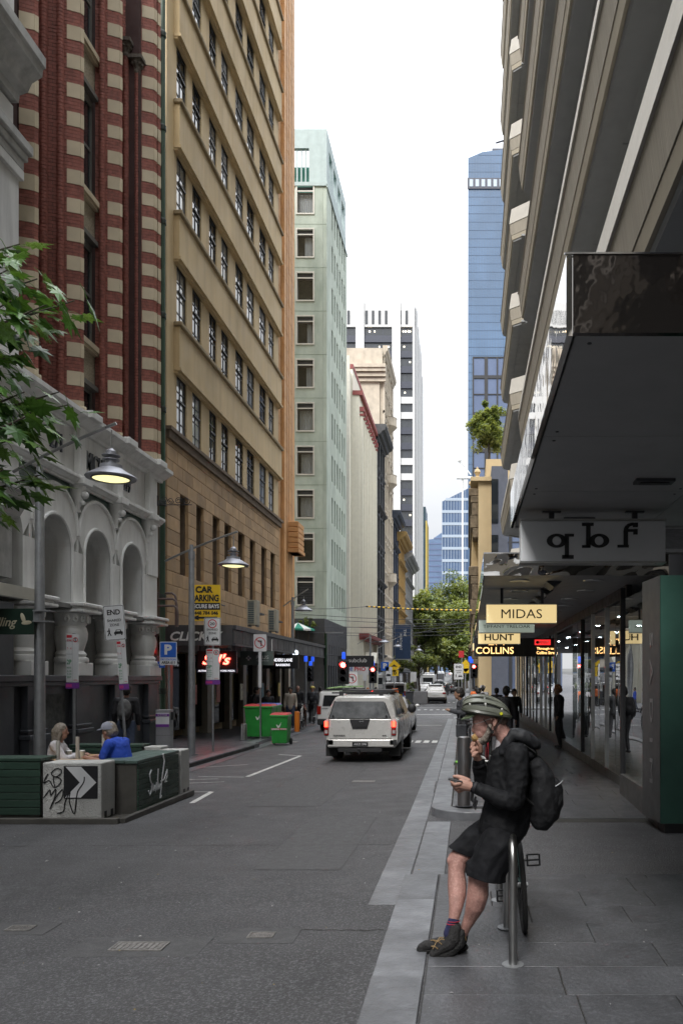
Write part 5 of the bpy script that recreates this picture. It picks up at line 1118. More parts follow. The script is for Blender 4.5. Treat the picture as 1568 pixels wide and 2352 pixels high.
# near lobed-leaf tree, top left
m_lf = [MAT('plane_leaf', (.10,.22,.05), .32, var=.3, vs=8, spec=.6), MAT('plane_leaf_pale', (.15,.27,.08), .28, var=.25, vs=8, spec=.7), MAT('plane_leaf_dark', (.045,.11,.028), .35, var=.3, vs=8)]
for m__ in m_lf: leafy(m__); [setattr(n.inputs[0], 'default_value', .2) for n in m__.node_tree.nodes if n.type == 'MIX_SHADER']
def leafmesh(k):
    pts = [(0,0),(.12,.1),(.30,.02),(.24,.2),(.5,.28),(.3,.38),(.42,.62),(.18,.56),(.0,1.0)]; out = pts + [(-x_, y_) for x_, y_ in pts[-2:0:-1]]
    b = MB(); n = len(out); vs = [(0, .4, .03)] + [(x_*.9, y_, -.12*abs(x_)-.12*max(0, y_-.4)**1.3*2) for x_, y_ in out]
    b.add(vs, [(0, i+1, (i+1) % n + 1) for i in range(n)]); b.tube([(0,0,0),(0,-.25,.05),(0,-.45,.02)], .012, 4)
    me = b.mesh('leaf', recalc=False); me.materials.append(m_lf[k]); return me
lm = [leafmesh(k) for k in range(3)]
nt_ = thing('near_tree', 'near tree with large lobed leaves reaching in from the left edge', 'tree', (-5.75, 7.6, gz(7.6)))
b = MB(); b.tube([(0,0,0),(.05,0,2.4),(.0,.1,4.2),(.1,0,6.2)], .12, 8, rs=[.15,.12,.1,.05])
random.seed(77); tips = []
br = [((100,640),7.6),((185,690),7.4),((60,560),7.8),((150,900),7.5),((170,930),7.9),((60,1000),7.4),((110,1090),7.6),((20,1080),7.2),((60,760),7.7),((120,700),7.2),((30,620),7.3),((10,900),7.9),((90,950),7.1),((30,820),7.4),((40,690),7.1),((70,900),7.3)]
for (px, py), Y in br:
    e = at(px-14, py, Y) - Vector((-5.75, 7.6, gz(7.6))); s = Vector((.03, .05, max(2.6, e.z-.9))); m_ = s.lerp(e, .55)+Vector((0,0,.18)); b.tube([s, m_, e], .02, 5, rs=[.035,.018,.006])
    for k in range(22):
        t_ = 1 - random.random()**1.3*.62; p = (m_.lerp(e, (t_-.5)*2) if t_ > .5 else s.lerp(m_, t_*2)); tips.append(p + Vector((random.gauss(0,.1), random.gauss(0,.12), random.gauss(0,.1)-.04)))
obj('trunk', b, m_bark, nt_, smooth=True)
for i, p in enumerate(tips): 
    obj('leaf', random.choice(lm), None, nt_, p, (random.uniform(-1.1,.2), random.uniform(-.5,.5), random.uniform(-2.6,-.4)), scale=(random.uniform(.19,.31),)*3)
# ================= BUILDINGS BEHIND THE CAMERA =================
m_bh = MAT('behind_wall', (.20,.18,.15), .8, var=.15)
t = thing('rear_building', 'plain stone building closing the street behind the viewer', 'building', (0, -32, 0))
b = MB(); b.box(-30, -9, 0, 6, -1, 24); b.box(-9, 3.4, -24, -20, -1, 14); b.box(3.4, 30, 0, 6, -1, 20); obj('wall', b, m_bh, t)
t = thing('opposite_block', 'plain block across the right footpath behind the viewer', 'building', (3.6, -24, 0))
b = MB(); b.box(0, 10, 0, 34, -1, 3.5); obj('wall', b, m_bh, t)
# ================= STREET FURNITURE =================
m_lampw = EMIT('lamp_glow', (.95,.88,.42), .5, (.6,.6,.4)); m_shade = MAT('lamp_shade_grey', (.33,.34,.38), .4, .5, var=.1)
def lamp(label, px, pyt, Y, arm, lp, r, lean=0, base_h=HK, lit=True, rp=.085):
    X = gx(px, Y); top = CZ+(VY-pyt)/FPX*Y; gz0 = gz(Y)+base_h; t = thing('street_lamp', label, 'street lamp', (X, Y, gz0), group='pendant street lamps'); o = Vector((X, Y, gz0))
    b = MB(); b.tube([(0,0,0),(0,0,top-gz0-.25)], rp, 14, rs=[rp*1.15, rp*.8]); b.tube([(0,0,top-gz0-.25),(0,0,top-gz0-.05)], rp, 12); b.tube([(0,0,top-gz0-.05),(0,0,top-gz0+.12)], rp*.6, 10); b.tube([(0,0,0),(0,0,.02)], rp*1.9, 14); obj('pole', b, m_galv, t, smooth=True)
    (ax, ay), (bx, by) = arm; p0, p1 = at(ax, ay, Y)-o, at(bx, by, Y)-o; mid = (p0+p1)/2 + Vector((0,0,.1*(p1-p0).length*.35)); b = MB(); pts = [p0*(1-s)**2 + mid*2*s*(1-s) + p1*s*s for s in [i/10 for i in range(11)]]; b.tube(pts, .028, 8); obj('arm', b, m_steel, t, smooth=True)
    L0 = at(lp[0], lp[1], Y)-o; up = Vector((L0.x, 0, 0)); zt = min(p.z for p in pts if abs(p.x-L0.x) < .4) if any(abs(p.x-L0.x) < .4 for p in pts) else p1.z
    b = MB(); b.tube([(L0.x, 0, L0.z+r*.95), (L0.x+.01, 0, zt+.03)], .012, 6); obj('rod', b, m_steel, t)
    k = r/.41; b = MB(); b.lathe([(.405*k,-.02*k),(.42*k,0),(.405*k,.02*k),(.19*k,.15*k),(.18*k,.16*k),(.18*k,.215*k),(.09*k,.235*k)], 0, 0, 28); b.lathe([(.09*k,.235*k),(.09*k,.3*k)], 0, 0, 12); b.lathe([(.14*k,.30*k),(.14*k,.315*k)], 0, 0, 16); b.lathe([(.05*k,.315*k),(.05*k,.37*k)], 0, 0, 10); b.lathe([(.15*k,.37*k),(.15*k,.385*k)], 0, 0, 16); b.lathe([(.085*k,.385*k),(.085*k,.45*k),(.03*k,.5*k)], 0, 0, 12)
    obj('shade', b, m_shade, t, (L0.x, 0, L0.z), smooth=True)
    b = MB(); b.lathe([(.001,-.05*k),(.2*k,-.045*k),(.30*k,-.02*k),(.31*k,.0)], 0, 0, 24); obj('lamp_lens', b, m_lampw if lit else m_white, t, (L0.x, 0, L0.z), smooth=True)
    b = MB(); b.tube([(.31*k*cos(a), .31*k*sin(a), -.02*k) for a in [i*pi/12 for i in range(25)]], .014*k, 6); b.lathe([(.32*k,-.015*k),(.40*k,-.018*k)], 0, 0, 24); obj('lens_ring', b, m_black, t, (L0.x, 0, L0.z), smooth=True)
    return t, o
l1, o1 = lamp('nearest pendant street lamp hanging in front of the white arcade, lit', 91, 1085, 13.7, ((30,1084),(267,972)), (255,1097), .41)
lamp('second pendant street lamp in front of the tan stone wall, lit', 440, 1262, 20.6, ((379,1289),(545,1221)), (536,1298), .39)
lamp('third pendant street lamp against the green block', 672, 1378, 36, ((650,1393),(708,1353)), (697,1402), .40, lit=False)
lamp('fourth pendant street lamp at the left of the pair beside the blue banner', 850, 1462, 62, ((820,1480),(880,1447)), (882,1475), .40, lit=False)
lamp('fifth pendant street lamp just left of the blue banner, lower of the pair', 880, 1480, 72, ((868,1489),(921,1461)), (913,1485), .40, lit=False)
lamp('sixth pendant street lamp over the crown of the small dark street tree', 948, 1495, 100, ((940,1497),(966,1483)), (961,1494), .45, lit=False)
# leaf cafe sign on pole 1
t = thing('hanging_sign', 'dark green cafe board with script lettering and a leaf, clamped to the nearest lamp post', 'sign', at(36, 1428, 13.55))
b = MB(); b.box(-.62,.32,-.025,.025,-.22,.22); obj('board', b, MAT('dark_green_board', (.012,.03,.02), .4), t); m_lcr = MAT('cream_print', (.5,.46,.33), .5)
text('lling', w=.34, h=.2, mat=m_lcr, parent=t, loc=(-.13,-.028,-.03), bold=.01, shear=.35); b = MB()
for c_, a in (((.14,.06),1.9),((.2,-.02),.1)): b.ball((c_[0], -.027, c_[1]), .09, 6, sc=(1,.08,.4), rot=(0,-a,0))
obj('leaf_emblem', b, m_lcr, t); b = MB(); b.box(.32,.42,-.04,.04,.0,.2); b.tube([(.38,0,.16),(.42,0,.16)], .03, 6); b.box(.34,.62,-.1,.1,.17,.19); b.box(.34,.62,-.1,.1,-.01,.01); obj('clamp', b, m_galv, t)
# sign posts
def post(label, px, pyt, pyb, Y=None, r=.03, lean=0, base=HK, mat=None, name='sign_post', cat='sign post'):
    Y = Y or gy(pyb, base); t = thing(name, label, cat, (gx(px, Y), Y, gz(Y)+base)); h = CZ+(VY-pyt)/FPX*Y-gz(Y)-base
    b = MB(); b.tube([(0,0,0),(lean*h,0,h)], r, 10); b.tube([(0,0,0),(0,0,.015)], r*2, 10); obj('pole', b, mat or m_galv, t, smooth=True); return t, Y
def panel(t, Y, px, py, w, h, mat, rot=0, th=.004, edge=None, dy=-.05, rnd=.03, name='sign_panel'):
    p = at(px, py, Y) - t.location; b = MB(); n = 4; out = []
    for cx_, cz_, a0 in ((w/2-rnd,h/2-rnd,0),(-w/2+rnd,h/2-rnd,pi/2),(-w/2+rnd,-h/2+rnd,pi),(w/2-rnd,-h/2+rnd,1.5*pi)): out += [(cx_+rnd*cos(a0+i*pi/2/n), cz_+rnd*sin(a0+i*pi/2/n)) for i in range(n+1)]
    b.prism(out, 'y', 0, th); o = obj(name, b, mat, t, (p.x, dy, p.z), (0, rot, 0))
    if edge:
        e = MB(); N = len(out)
        for i in range(N):
            (xa, za), (xb, zb) = out[i], out[(i+1) % N]; s = 1-.05; s2 = 1-.09; q = [(xa*s, za*(1-.03)), (xb*s, zb*(1-.03)), (xb*s2, zb*(1-.055)), (xa*s2, za*(1-.055))]
            e.add([(x_, -.002, z_) for x_, z_ in q], [(0,1,2,3)])
        obj('border', e, edge, o)
    return o
def car_icon(o, cx_, cz_, s, y=-.003):
    b = MB(); b.prism([(-.5*s+cx_,-.1*s+cz_),(.5*s+cx_,-.1*s+cz_),(.48*s+cx_,.14*s+cz_),(.34*s+cx_,.18*s+cz_),(.25*s+cx_,.4*s+cz_),(-.25*s+cx_,.4*s+cz_),(-.34*s+cx_,.18*s+cz_),(-.48*s+cx_,.14*s+cz_)], 'y', y, -.001); b.box(cx_-.44*s, cx_-.28*s, y, -.001, cz_-.24*s, cz_-.11*s); b.box(cx_+.28*s, cx_+.44*s, y, -.001, cz_-.24*s, cz_-.11*s); obj('car_symbol', b, m_black, o)
    b = MB(); b.prism([(-.22*s+cx_,.2*s+cz_),(.22*s+cx_,.2*s+cz_),(.18*s+cx_,.34*s+cz_),(-.18*s+cx_,.34*s+cz_)], 'y', y-.002, y-.0005); obj('windscreen', b, m_signw, o)
def ped_icon(o, cx_, cz_, s, y=-.003):
    b = MB(); b.ball((cx_, y, cz_+.42*s), .09*s, 4, sc=(1,.1,1)); b.prism([(cx_-.1*s,cz_+.3*s),(cx_+.1*s,cz_+.3*s),(cx_+.08*s,cz_-.05*s),(cx_+.25*s,cz_-.4*s),(cx_+.14*s,cz_-.42*s),(cx_,cz_-.12*s),(cx_-.14*s,cz_-.42*s),(cx_-.24*s,cz_-.38*s),(cx_-.09*s,cz_-.02*s)], 'y', y, -.001); b.prism([(cx_-.1*s,cz_+.3*s),(cx_-.3*s,cz_+.12*s),(cx_-.26*s,cz_+.06*s),(cx_-.06*s,cz_+.2*s)], 'y', y, -.001); obj('walker_symbol', b, m_black, o)
def shared(t, Y, px, py, rot, top, w=.45, h=.75):
    o = panel(t, Y, px, py, w, h, m_signw, rot, edge=m_black)
    if top == 'END': text('END', w=w*.62, h=h*.15, mat=m_black, parent=o, loc=(0,-.003,h*.30), bold=.03, depth=.002)
    else:
        b = MB(); n = 20; R_ = w*.27
        for i in range(n): a, c_ = 2*pi*i/n, 2*pi*(i+1)/n; b.prism([(R_*cos(a), h*.28+R_*sin(a)), (R_*cos(c_), h*.28+R_*sin(c_)), (R_*.8*cos(c_), h*.28+R_*.8*sin(c_)), (R_*.8*cos(a), h*.28+R_*.8*sin(a))], 'y', -.003, -.001)
        obj('speed_ring', b, m_red, o); text('20', w=w*.3, h=h*.1, mat=m_black, parent=o, loc=(0,-.003,h*.28), bold=.02, depth=.002)
    text('SHARED', w=w*.66, h=h*.075, mat=m_black, parent=o, loc=(0,-.003,h*.07), depth=.002, bold=.01); text('ZONE', w=w*.45, h=h*.075, mat=m_black, parent=o, loc=(0,-.003,-h*.06), depth=.002, bold=.01)
    ped_icon(o, -w*.27, -h*.27, h*.24); car_icon(o, w*.16, -h*.3, w*.42); return o
def parkstack(t, Y, px, py, w, h, rot=0):
    o = panel(t, Y, px, py, w, h, m_signw, rot, rnd=.01); q = w/2
    b = MB(); b.box(-w*.46, -.01, -.003, -.001, h*.42, h*.48); obj('red_header', b, m_red, o); text('ZONE', w=w*.4, h=h*.04, mat=m_red, parent=o, loc=(-q/2,-.003,h*.37), depth=.002, bold=.02)
    text('7 - 4', w=w*.36, h=h*.05, mat=m_red, parent=o, loc=(-q/2,-.003,h*.2), depth=.002); text('2P', w=w*.36, h=h*.1, mat=m_green, parent=o, loc=(-q/2,-.003,-h*.08), depth=.002, bold=.02)
    for i, zz in enumerate((-.2,-.27,-.33,-.39)): text(('METER','4-10','7-10','SAT')[i], w=w*.34, h=h*.035, mat=m_green, parent=o, loc=(-q/2,-.003,h*zz), depth=.002)
    b = MB(); b.box(-.001,.001,-.002,-.001,-h*.49,h*.49); b.box(-w*.48,0,-.002,-.001,h*.08,h*.085); obj('divider', b, m_black, o)
    b = MB(); n = 16; R_ = w*.2
    for i in range(n): a, c_ = 2*pi*i/n, 2*pi*(i+1)/n; b.prism([(q/2+R_*cos(a), h*.38+R_*sin(a)), (q/2+R_*cos(c_), h*.38+R_*sin(c_)), (q/2+R_*.75*cos(c_), h*.38+R_*.75*sin(c_)), (q/2+R_*.75*cos(a), h*.38+R_*.75*sin(a))], 'y', -.003, -.001)
    b.box(w*.1, w*.4, -.003, -.001, -h*.46, -h*.45); obj('no_standing_ring', b, m_red, o); text('S', w=w*.16, h=h*.07, mat=m_black, parent=o, loc=(q/2,-.003,h*.38), depth=.002, bold=.02)
    b = MB(); b.box(-w*.55, w*.55, 0, .004, -h/2-.13, -h/2-.01); o2 = obj('purple_label', b, m_pur, o); b = MB(); b.box(-w*.5, -.01, -.003, -.001, -h/2-.1, -h/2-.04); obj('label_print', b, MAT('magenta_print', (.55,.05,.25), .5), o)
    return o
t, Y = post('leaning post with a shared zone end sign before the white arcade', 292, 1400, 1700, 17.0, lean=-.07); shared(t, Y, 265, 1431, radians(-4.5), 'END'); parkstack(t, Y, 283, 1521, .19, .92, radians(-4))
t, Y = post('upright parking sign post nearest to the lamp post by the dining planter', 170, 1455, 1722, 16.2); parkstack(t, Y, 169, 1512, .25, .98)
t, Y = post('post with a blue parking pay station sign beside the ticket machine', 388, 1476, 1700, 21.3); o = panel(t, Y, 388, 1501, .46, .62, m_signw); b = MB(); b.box(-.21,.21,-.003,-.001,-.11,.29); obj('blue_field', b, m_blue, o)
text('P', w=.2, h=.27, mat=m_white, parent=o, loc=(0,-.005,.1), bold=.05, depth=.002); text('PAY STATION', w=.4, h=.05, mat=m_blue, parent=o, loc=(0,-.003,-.165), bold=.02, depth=.002); text('AREA 611', w=.36, h=.075, mat=m_black, parent=o, loc=(0,-.003,-.245), bold=.03, depth=.002)
t, Y = post('post with a twenty shared zone sign and parking plates, right of the second lamp post', 489, 1422, 1726); shared(t, Y, 489, 1451, 0, '20'); parkstack(t, Y, 490, 1526, .36, .84)
def noturn(o, R_):
    b = MB(); n = 24
    for i in range(n): a, c_ = 2*pi*i/n, 2*pi*(i+1)/n; b.prism([(R_*cos(a), R_*sin(a)), (R_*cos(c_), R_*sin(c_)), (R_*.85*cos(c_), R_*.85*sin(c_)), (R_*.85*cos(a), R_*.85*sin(a))], 'y', -.003, -.001)
    b.prism([(-.62*R_,.68*R_),(-.7*R_,.6*R_),(.62*R_,-.68*R_),(.7*R_,-.6*R_)], 'y', -.006, -.003); obj('red_ring', b, m_red, o)
    b = MB(); b.box(.1*R_, .32*R_, -.003, -.001, -.6*R_, .2*R_); b.box(-.2*R_, .32*R_, -.003, -.001, .2*R_, .42*R_); b.prism([(-.2*R_,.12*R_),(-.2*R_,.5*R_),(-.5*R_,.31*R_)], 'y', -.003, -.001); obj('turn_arrow', b, m_black, o)
t, Y = post('post with a no left turn sign beside the green wheelie bins', 598, 1461, 1697); o = panel(t, Y, 598, 1477, .44, .58, m_signw); noturn(o, .19); b = MB(); b.box(-.05,.05,0,.01,-1.5,-.3); obj('white_strip', b, m_signw, o)
# ticket machine
t = thing('ticket_machine', 'grey parking ticket machine with purple label beside the yellow banded wall', 'ticket machine', (gx(378,20.6), 20.6, gz(20.6)+HK)); b = MB(); b.box(-.18,.18,-.14,.14,0,1.16); obj('cabinet', b, MAT('machine_grey', (.30,.30,.31), .45, var=.08), t, bevel=.012, seg=2)
b = MB(); b.box(-.17,.17,-.145,-.1405,.72,1.08); lb_ = obj('label_plate', b, m_signw, t); b = MB(); b.box(-.17,.17,-.149,-.1455,.99,1.06); b.box(-.17,.17,-.149,-.1455,.72,.79); obj('purple_band', b, m_pur, t); text('PAY BY PHONE', w=.25, h=.035, mat=m_white, parent=t, loc=(0,-.151,1.025)); b = MB(); b.box(.18,.24,-.05,.08,.9,1.1); obj('card_slot', b, m_black, t); b = MB(); b.box(-.1805,.1805,-.1405,.1405,.5,.505); obj('door_seam', b, m_dark, t)
# bins
m_bin = MAT('bin_green', (.03,.30,.05), .4, var=.12, vs=4); m_lid = MAT('bin_red_lid', (.5,.04,.04), .4, var=.1)
def wbin(label, px, pyb, w, h, d, lidm, base, txt=None):
    Y = gy(pyb, base); t = thing('wheelie_bin', label, 'bin', (gx(px,Y), Y+d/2, gz(Y)+base), group='green wheelie bins'); a, c_ = w/2*.82, d/2*.8; e, f = w/2, d/2
    b = MB(); b.loft([[(-a,-c_,.06),(a,-c_,.06),(a,c_,.06),(-a,c_,.06)], [(-a*1.0,-c_,.0+.08),(a*1.0,-c_,.08),(a*1.0,c_,.08),(-a*1.0,c_,.08)], [(-e*.96,-f*.96,h-.1),(e*.96,-f*.96,h-.1),(e*.96,f*.96,h-.1),(-e*.96,f*.96,h-.1)]]); obj('body', b, m_bin, t, bevel=.02, seg=2)
    b = MB(); b.box(-e*1.03, e*1.03, -f*1.03, f*1.03, h-.1, h-.035); obj('rim', b, m_bin, t, bevel=.01); b = MB(); b.loft([[(-e,-f,h-.035),(e,-f,h-.035),(e,f,h-.035),(-e,f,h-.035)], [(-e*.9,-f*.8,h+.02),(e*.9,-f*.8,h+.02),(e*.9,f*.9,h+.03),(-e*.9,f*.9,h+.03)]]); obj('lid', b, lidm, t, bevel=.01)
    for s in (-1, 1): b = MB(); b.tube([(s*(a+.0),c_,.1),(s*(a+.06),c_,.1)], .1, 14); obj('wheel', b, m_rub, t, smooth=True)
    b = MB(); b.tube([(-e*.8,f+.06,h-.05),(e*.8,f+.06,h-.05)], .02, 6); obj('handle', b, m_bin, t)
    b = MB(); b.prism([(-.09,h*.66),(-.05,h*.66),(-.02,h*.6),(.02,h*.66),(.06,h*.72),(.09,h*.8),(.04,h*.62),(.0,h*.56),(-.04,h*.56)], 'y', -f*.93, -f*.9); obj('council_mark', b, m_white, t)
    if txt: text(txt, w=w*.85, h=.05, mat=m_white, parent=t, loc=(0,-f*.92,h*.52), bold=.03); b = MB(); b.box(-w*.42,w*.42,-f*.9,-f*.86,h*.49,h*.55); obj('red_label', b, m_lid, t)
    return t
wbin('large green wheelie bin with red lid, left of the group, by the steel bollard', 592, 1697, .95, 1.12, .75, m_lid, HK); wbin('large green wheelie bin with blue lid tucked behind the left one', 611, 1691, .8, 1.12, .7, MAT('bin_blue_lid', (.04,.12,.45), .4), HK)
wbin('narrow green wheelie bin standing down on the road, right of the group', 640, 1713, .58, 1.0, .6, m_lid, 0, 'GENERAL WASTE')
def bollard(label, px, pyt, pyb, r, base, mat=m_steel, name='bollard'):
    Y = gy(pyb, base); h = (pyb-pyt)/FPX*Y; t = thing(name, label, 'bollard', (gx(px,Y), Y, gz(Y)+base)); b = MB(); b.lathe([(r,0),(r,h-.02),(r*.97,h-.006),(r*.7,h+.006),(.001,h+.01)], 0, 0, 28); obj('post', b, mat, t, smooth=True); b = MB(); b.lathe([(r*1.35,0),(r*1.35,.006)], 0, 0, 24); obj('base_plate', b, m_dark, t); return t
m_boll = MAT('worn_steel', (.2,.2,.205), .38, .85, var=.25, vs=5, st=(1,1,.4), stain=.3, ss=(8,8,2), scol=(.3,.15,.07))
bollard('thick stainless bollard on the kerb return, just left of the cyclist', 1065, 1693, 1851, .095, HK, m_boll); bollard('steel bollard in front of the left green bin', 560, 1663, 1701, .1, HK, m_steel); 
bollard('thin steel bollard behind the thick one near the parked bicycles', 1090, 1662, 1735, .06, HK, m_boll); bollard('orange and grey traffic bollard at the far left footpath', 682, 1635, 1681, .1, HK, MAT('bollard_orange', (.7,.2,.02), .5))
# bike hoops
def hoop(label, X, y0, y1, h, r):
    t = thing('bike_rack', label, 'bike rack', (X, y0, gz(y0)+.016), group='steel bicycle hoops'); b = MB(); rr = .16; pts = [(0,0,0),(0,0,h-rr)] + [(0, rr-rr*cos(a), h-rr+rr*sin(a)) for a in [i*pi/12 for i in range(1,7)]] + [(0, y1-y0-rr+rr*sin(a), h-rr+rr*cos(a)) for a in [i*pi/12 for i in range(0,7)]] + [(0,y1-y0,0)]
    b.tube(pts, r, 16); obj('hoop', b, m_steel, t, smooth=True)
    for yy in (0, y1-y0): b = MB(); b.lathe([(.075,0),(.075,.006),(.001,.0061)], 0, yy, 20); obj('foot_plate', b, m_galv, t)
hoop('near stainless bicycle hoop that the man leans on', .31, 5.37, 6.17, .84, .03); hoop('second stainless bicycle hoop behind the leaning man', .285, 6.98, 7.7, .84, .03)
# bicycle behind hoops (edge on)
m_bf = MAT('frame_teal', (.06,.13,.12), .35, .4)
def bicycle(label, X, Y, rot, fm, base=.02, lean=0):
    t = thing('bicycle', label, 'bicycle', (X, Y, gz(Y)+base), (0, lean, rot)); R_ = .34
    for y in (0, 1.02):
        b = MB(); b.tube([(0, y+R_*cos(a), R_+.0+R_*sin(a)) for a in [i*pi/16 for i in range(33)]], .02, 8); w_ = obj('wheel', b, m_rub, t, smooth=True)
        b = MB(); [b.tube([(0,y,R_),(0,y+.32*cos(a),R_+.32*sin(a))], .0015, 3) for a in [i*pi/10 for i in range(20)]]; b.tube([(-.05,y,R_),(.05,y,R_)], .02, 8); obj('spokes', b, m_steel, w_)
    b = MB(); bb, st, hd, rr = Vector((0,.42,.3)), Vector((0,.27,.82)), Vector((0,.85,.86)), Vector((0,0,R_))
    for p, q, r_ in ((bb,st,.016),(bb,hd-Vector((0,0,.12)),.02),(st-Vector((0,-.02,.07)),hd,.017),(rr,bb,.011),(rr,st-Vector((0,-.02,.1)),.009),(hd,Vector((0,1.02,R_)),.014),(hd,hd+Vector((0,-.03,.14)),.015)): b.tube([p,q], r_, 8)
    obj('frame', b, fm, t, smooth=True); b = MB(); b.box(-.07,.07,.12,.38,.93,.97); b.tube([st,(0,.24,.94)], .012, 6); obj('saddle', b, m_rub, t, bevel=.015)
    b = MB(); b.tube([(-.3,.82,1.02),(-.1,.84,1.0),(.1,.84,1.0),(.3,.82,1.02)], .013, 8); obj('handlebar', b, m_black, t); b = MB(); b.tube([(.03,.42,.3),(.03,.42,.3),(.045,.42,.3)], .09, 16); b.tube([(.05,.42,.3),(.055,.38,.46)], .01, 6); b.tube([(-.05,.42,.3),(-.055,.46,.14)], .01, 6); obj('crank', b, m_chrome, t)
    for s, z_, y_ in ((1,.44,.38),(-1,.14,.46)):
        b = MB(); c0 = s*.13
        for dx in (-.05,.05): b.box(c0+dx-.007, c0+dx+.007, y_-.012, y_+.012, z_-.048, z_+.048)
        for dz_ in (-.045,.0,.045): b.box(c0-.043, c0+.043, y_-.01, y_+.01, z_+dz_-.006, z_+dz_+.006)
        b.tube([(s*.055,y_,z_),(c0,y_,z_)], .007, 5); obj('pedal', b, m_black, t)
    return t
tb = bicycle('teal bicycle seen end on behind the steel hoops', .44, 6.15, 0, m_bf, lean=-.06)

bicycle('red and black bicycle parked by the kerb behind the thick bollard', .35, 15.2, -.1, MAT('frame_red', (.3,.02,.03), .4), HK)
bicycle('black bicycle parked close to the shop glass', .05, 17.0, .05, m_black, HK, .05)
bicycle('white framed bicycle leaning on the far left footpath', -6.9+.0, 33.0, .1, m_white, HK)
# ---- cafe parklet
m_pg = MAT('planter_green', (.028,.06,.042), .5, var=.18, vs=3, st=(.4,3,3), rv=.12, bump=.2, bs=12, stain=.2); m_pgt = MAT('planter_top_green', (.09,.135,.12), .45, var=.2, vs=3, bump=.2)
m_cblk = MAT('painted_concrete', (.52,.52,.50), .8, var=.08, vs=4, bump=.9, bs=40, stain=.35, ss=(4,4,1.5), scol=(.22,.22,.2)); m_rail = MAT('rail_metal', (.10,.095,.085), .5, .3, var=.3)
def planter(label, x0, x1, y0, y1, z0, z1, faces, nb):
    t = thing('planter_box', label, 'planter', (x0, y0, z0), group='green timber planter boxes'); w, d, h = x1-x0, y1-y0, z1-z0
    b = MB(); b.box(.03, w-.03, .03, d-.03, 0, h-.06); obj('core', b, m_rail, t)
    for k in range(nb):
        za, zb = .03+(h-.08)*k/nb, .03+(h-.08)*(k+1)/nb-.008
        if 'f' in faces: b = MB(); b.box(.005, w-.005, 0, .028, za, zb); obj('board', b, m_pg, t, bevel=.004)
        if 'r' in faces:
            n = 3 if d > 1.5 else 1
            for q in range(n): b = MB(); b.box(w-.028, w, .03+(d-.06)*q/n+.003, .03+(d-.06)*(q+1)/n-.003, za, zb); obj('board', b, m_pg, t, bevel=.004)
        if 'l' in faces: b = MB(); b.box(0, .028, .03, d-.03, za, zb); obj('board', b, m_pg, t)
    if d > w:
        n = 3
        for q in range(n): b = MB(); b.box(w*q/n+.004, w*(q+1)/n-.004, .0, d, h-.045, h-.0); obj('top_board', b, m_pgt, t, bevel=.004)
    else:
        for q in range(3): b = MB(); b.box(0, w, d*q/3+.004, d*(q+1)/3-.004, h-.045, h); obj('top_board', b, m_pg, t, bevel=.004)
    return t
zg = gz(11.5)
pr_ = planter('long green timber planter with white script lettering along the road side of the dining area', -5.38, -4.80, 11.62, 13.3, zg+.02, .69, 'r', 9)
planter('green timber planter facing the viewer at the far left', -7.6, -5.97, 11.15, 11.6, zg+.06, .77, 'f', 7); planter('low green timber planter at the back of the dining area', -7.35, -6.0, 14.7, 15.1, zg+.1, .66, 'f', 7)
def cblock(label, x0, x1, y0, y1, z0, z1):
    t = thing('concrete_block', label, 'concrete block', (x0, y0, z0)); b = MB(); w, d, h = x1-x0, y1-y0, z1-z0; b.box(0, w, 0, d, .0, h); obj('block', b, m_cblk, t, bevel=.018, seg=2); b = MB()
    for yy in (.1, .3): b.box(w-.01, w+.004, yy, yy+.07, .0, .1)
    obj('lifting_slot', b, m_black, t); return t
cb1 = cblock('white painted concrete block with arrow board and black graffiti at the parklet corner', -5.93, -5.11, 11.13, 11.58, zg+.03, .71); cblock('white concrete block at the far road corner of the parklet', -5.2, -4.79, 13.36, 13.76, zg+.03, .68); cblock('pale concrete block at the back of the dining area', -5.98, -5.66, 14.75, 15.1, zg+.03, .62)
# arrow board + graffiti strokes (crop coords: 1 unit = px of the 1.742x crop)
def cw_(cx_, cy_, Y=11.13): return at(cx_/3.0342, (2500+cy_/1.7422)/1.7418, Y)
ar = MB(); a0 = cw_(445, 985); a1 = cw_(682, 1213); o0 = cb1.location
ar.box(a0.x-o0.x, a1.x-o0.x, -.006, -.0015, a1.z-o0.z, a0.z-o0.z); brd = obj('arrow_board', ar, m_black, cb1, bevel=.0)
ar = MB(); poly = [cw_(*p)-o0 for p in ((458,990),(565,990),(672,1100),(565,1205),(455,1205),(558,1100))]; ar.prism([(p.x, p.z) for p in poly], 'y', -.0085, -.0065); obj('chevron', ar, m_signw, cb1)
def strokes(lst, r, mat, par, o0, fn, dy=-.01, name='graffiti', flat=.3):
    b = MB()
    for st_ in lst:
        pts = [fn(*p)-o0 for p in st_]; pts = [Vector((p.x, dy, p.z)) for p in pts]; sm_ = []
        for i in range(len(pts)-1):
            p0, p1, p2, p3 = pts[max(i-1,0)], pts[i], pts[i+1], pts[min(i+2,len(pts)-1)]
            for k in range(4):
                u_ = k/4; sm_.append(.5*((2*p1)+(-p0+p2)*u_+(2*p0-5*p1+4*p2-p3)*u_*u_+(-p0+3*p1-3*p2+p3)*u_**3))
        sm_.append(pts[-1]); n0 = len(b.v); b.tube(sm_, r, 6)
        b.v = b.v[:n0] + [(x_, dy+(y_-dy)*flat, z_) for x_, y_, z_ in b.v[n0:]]
    return obj(name, b, mat, par, smooth=True)
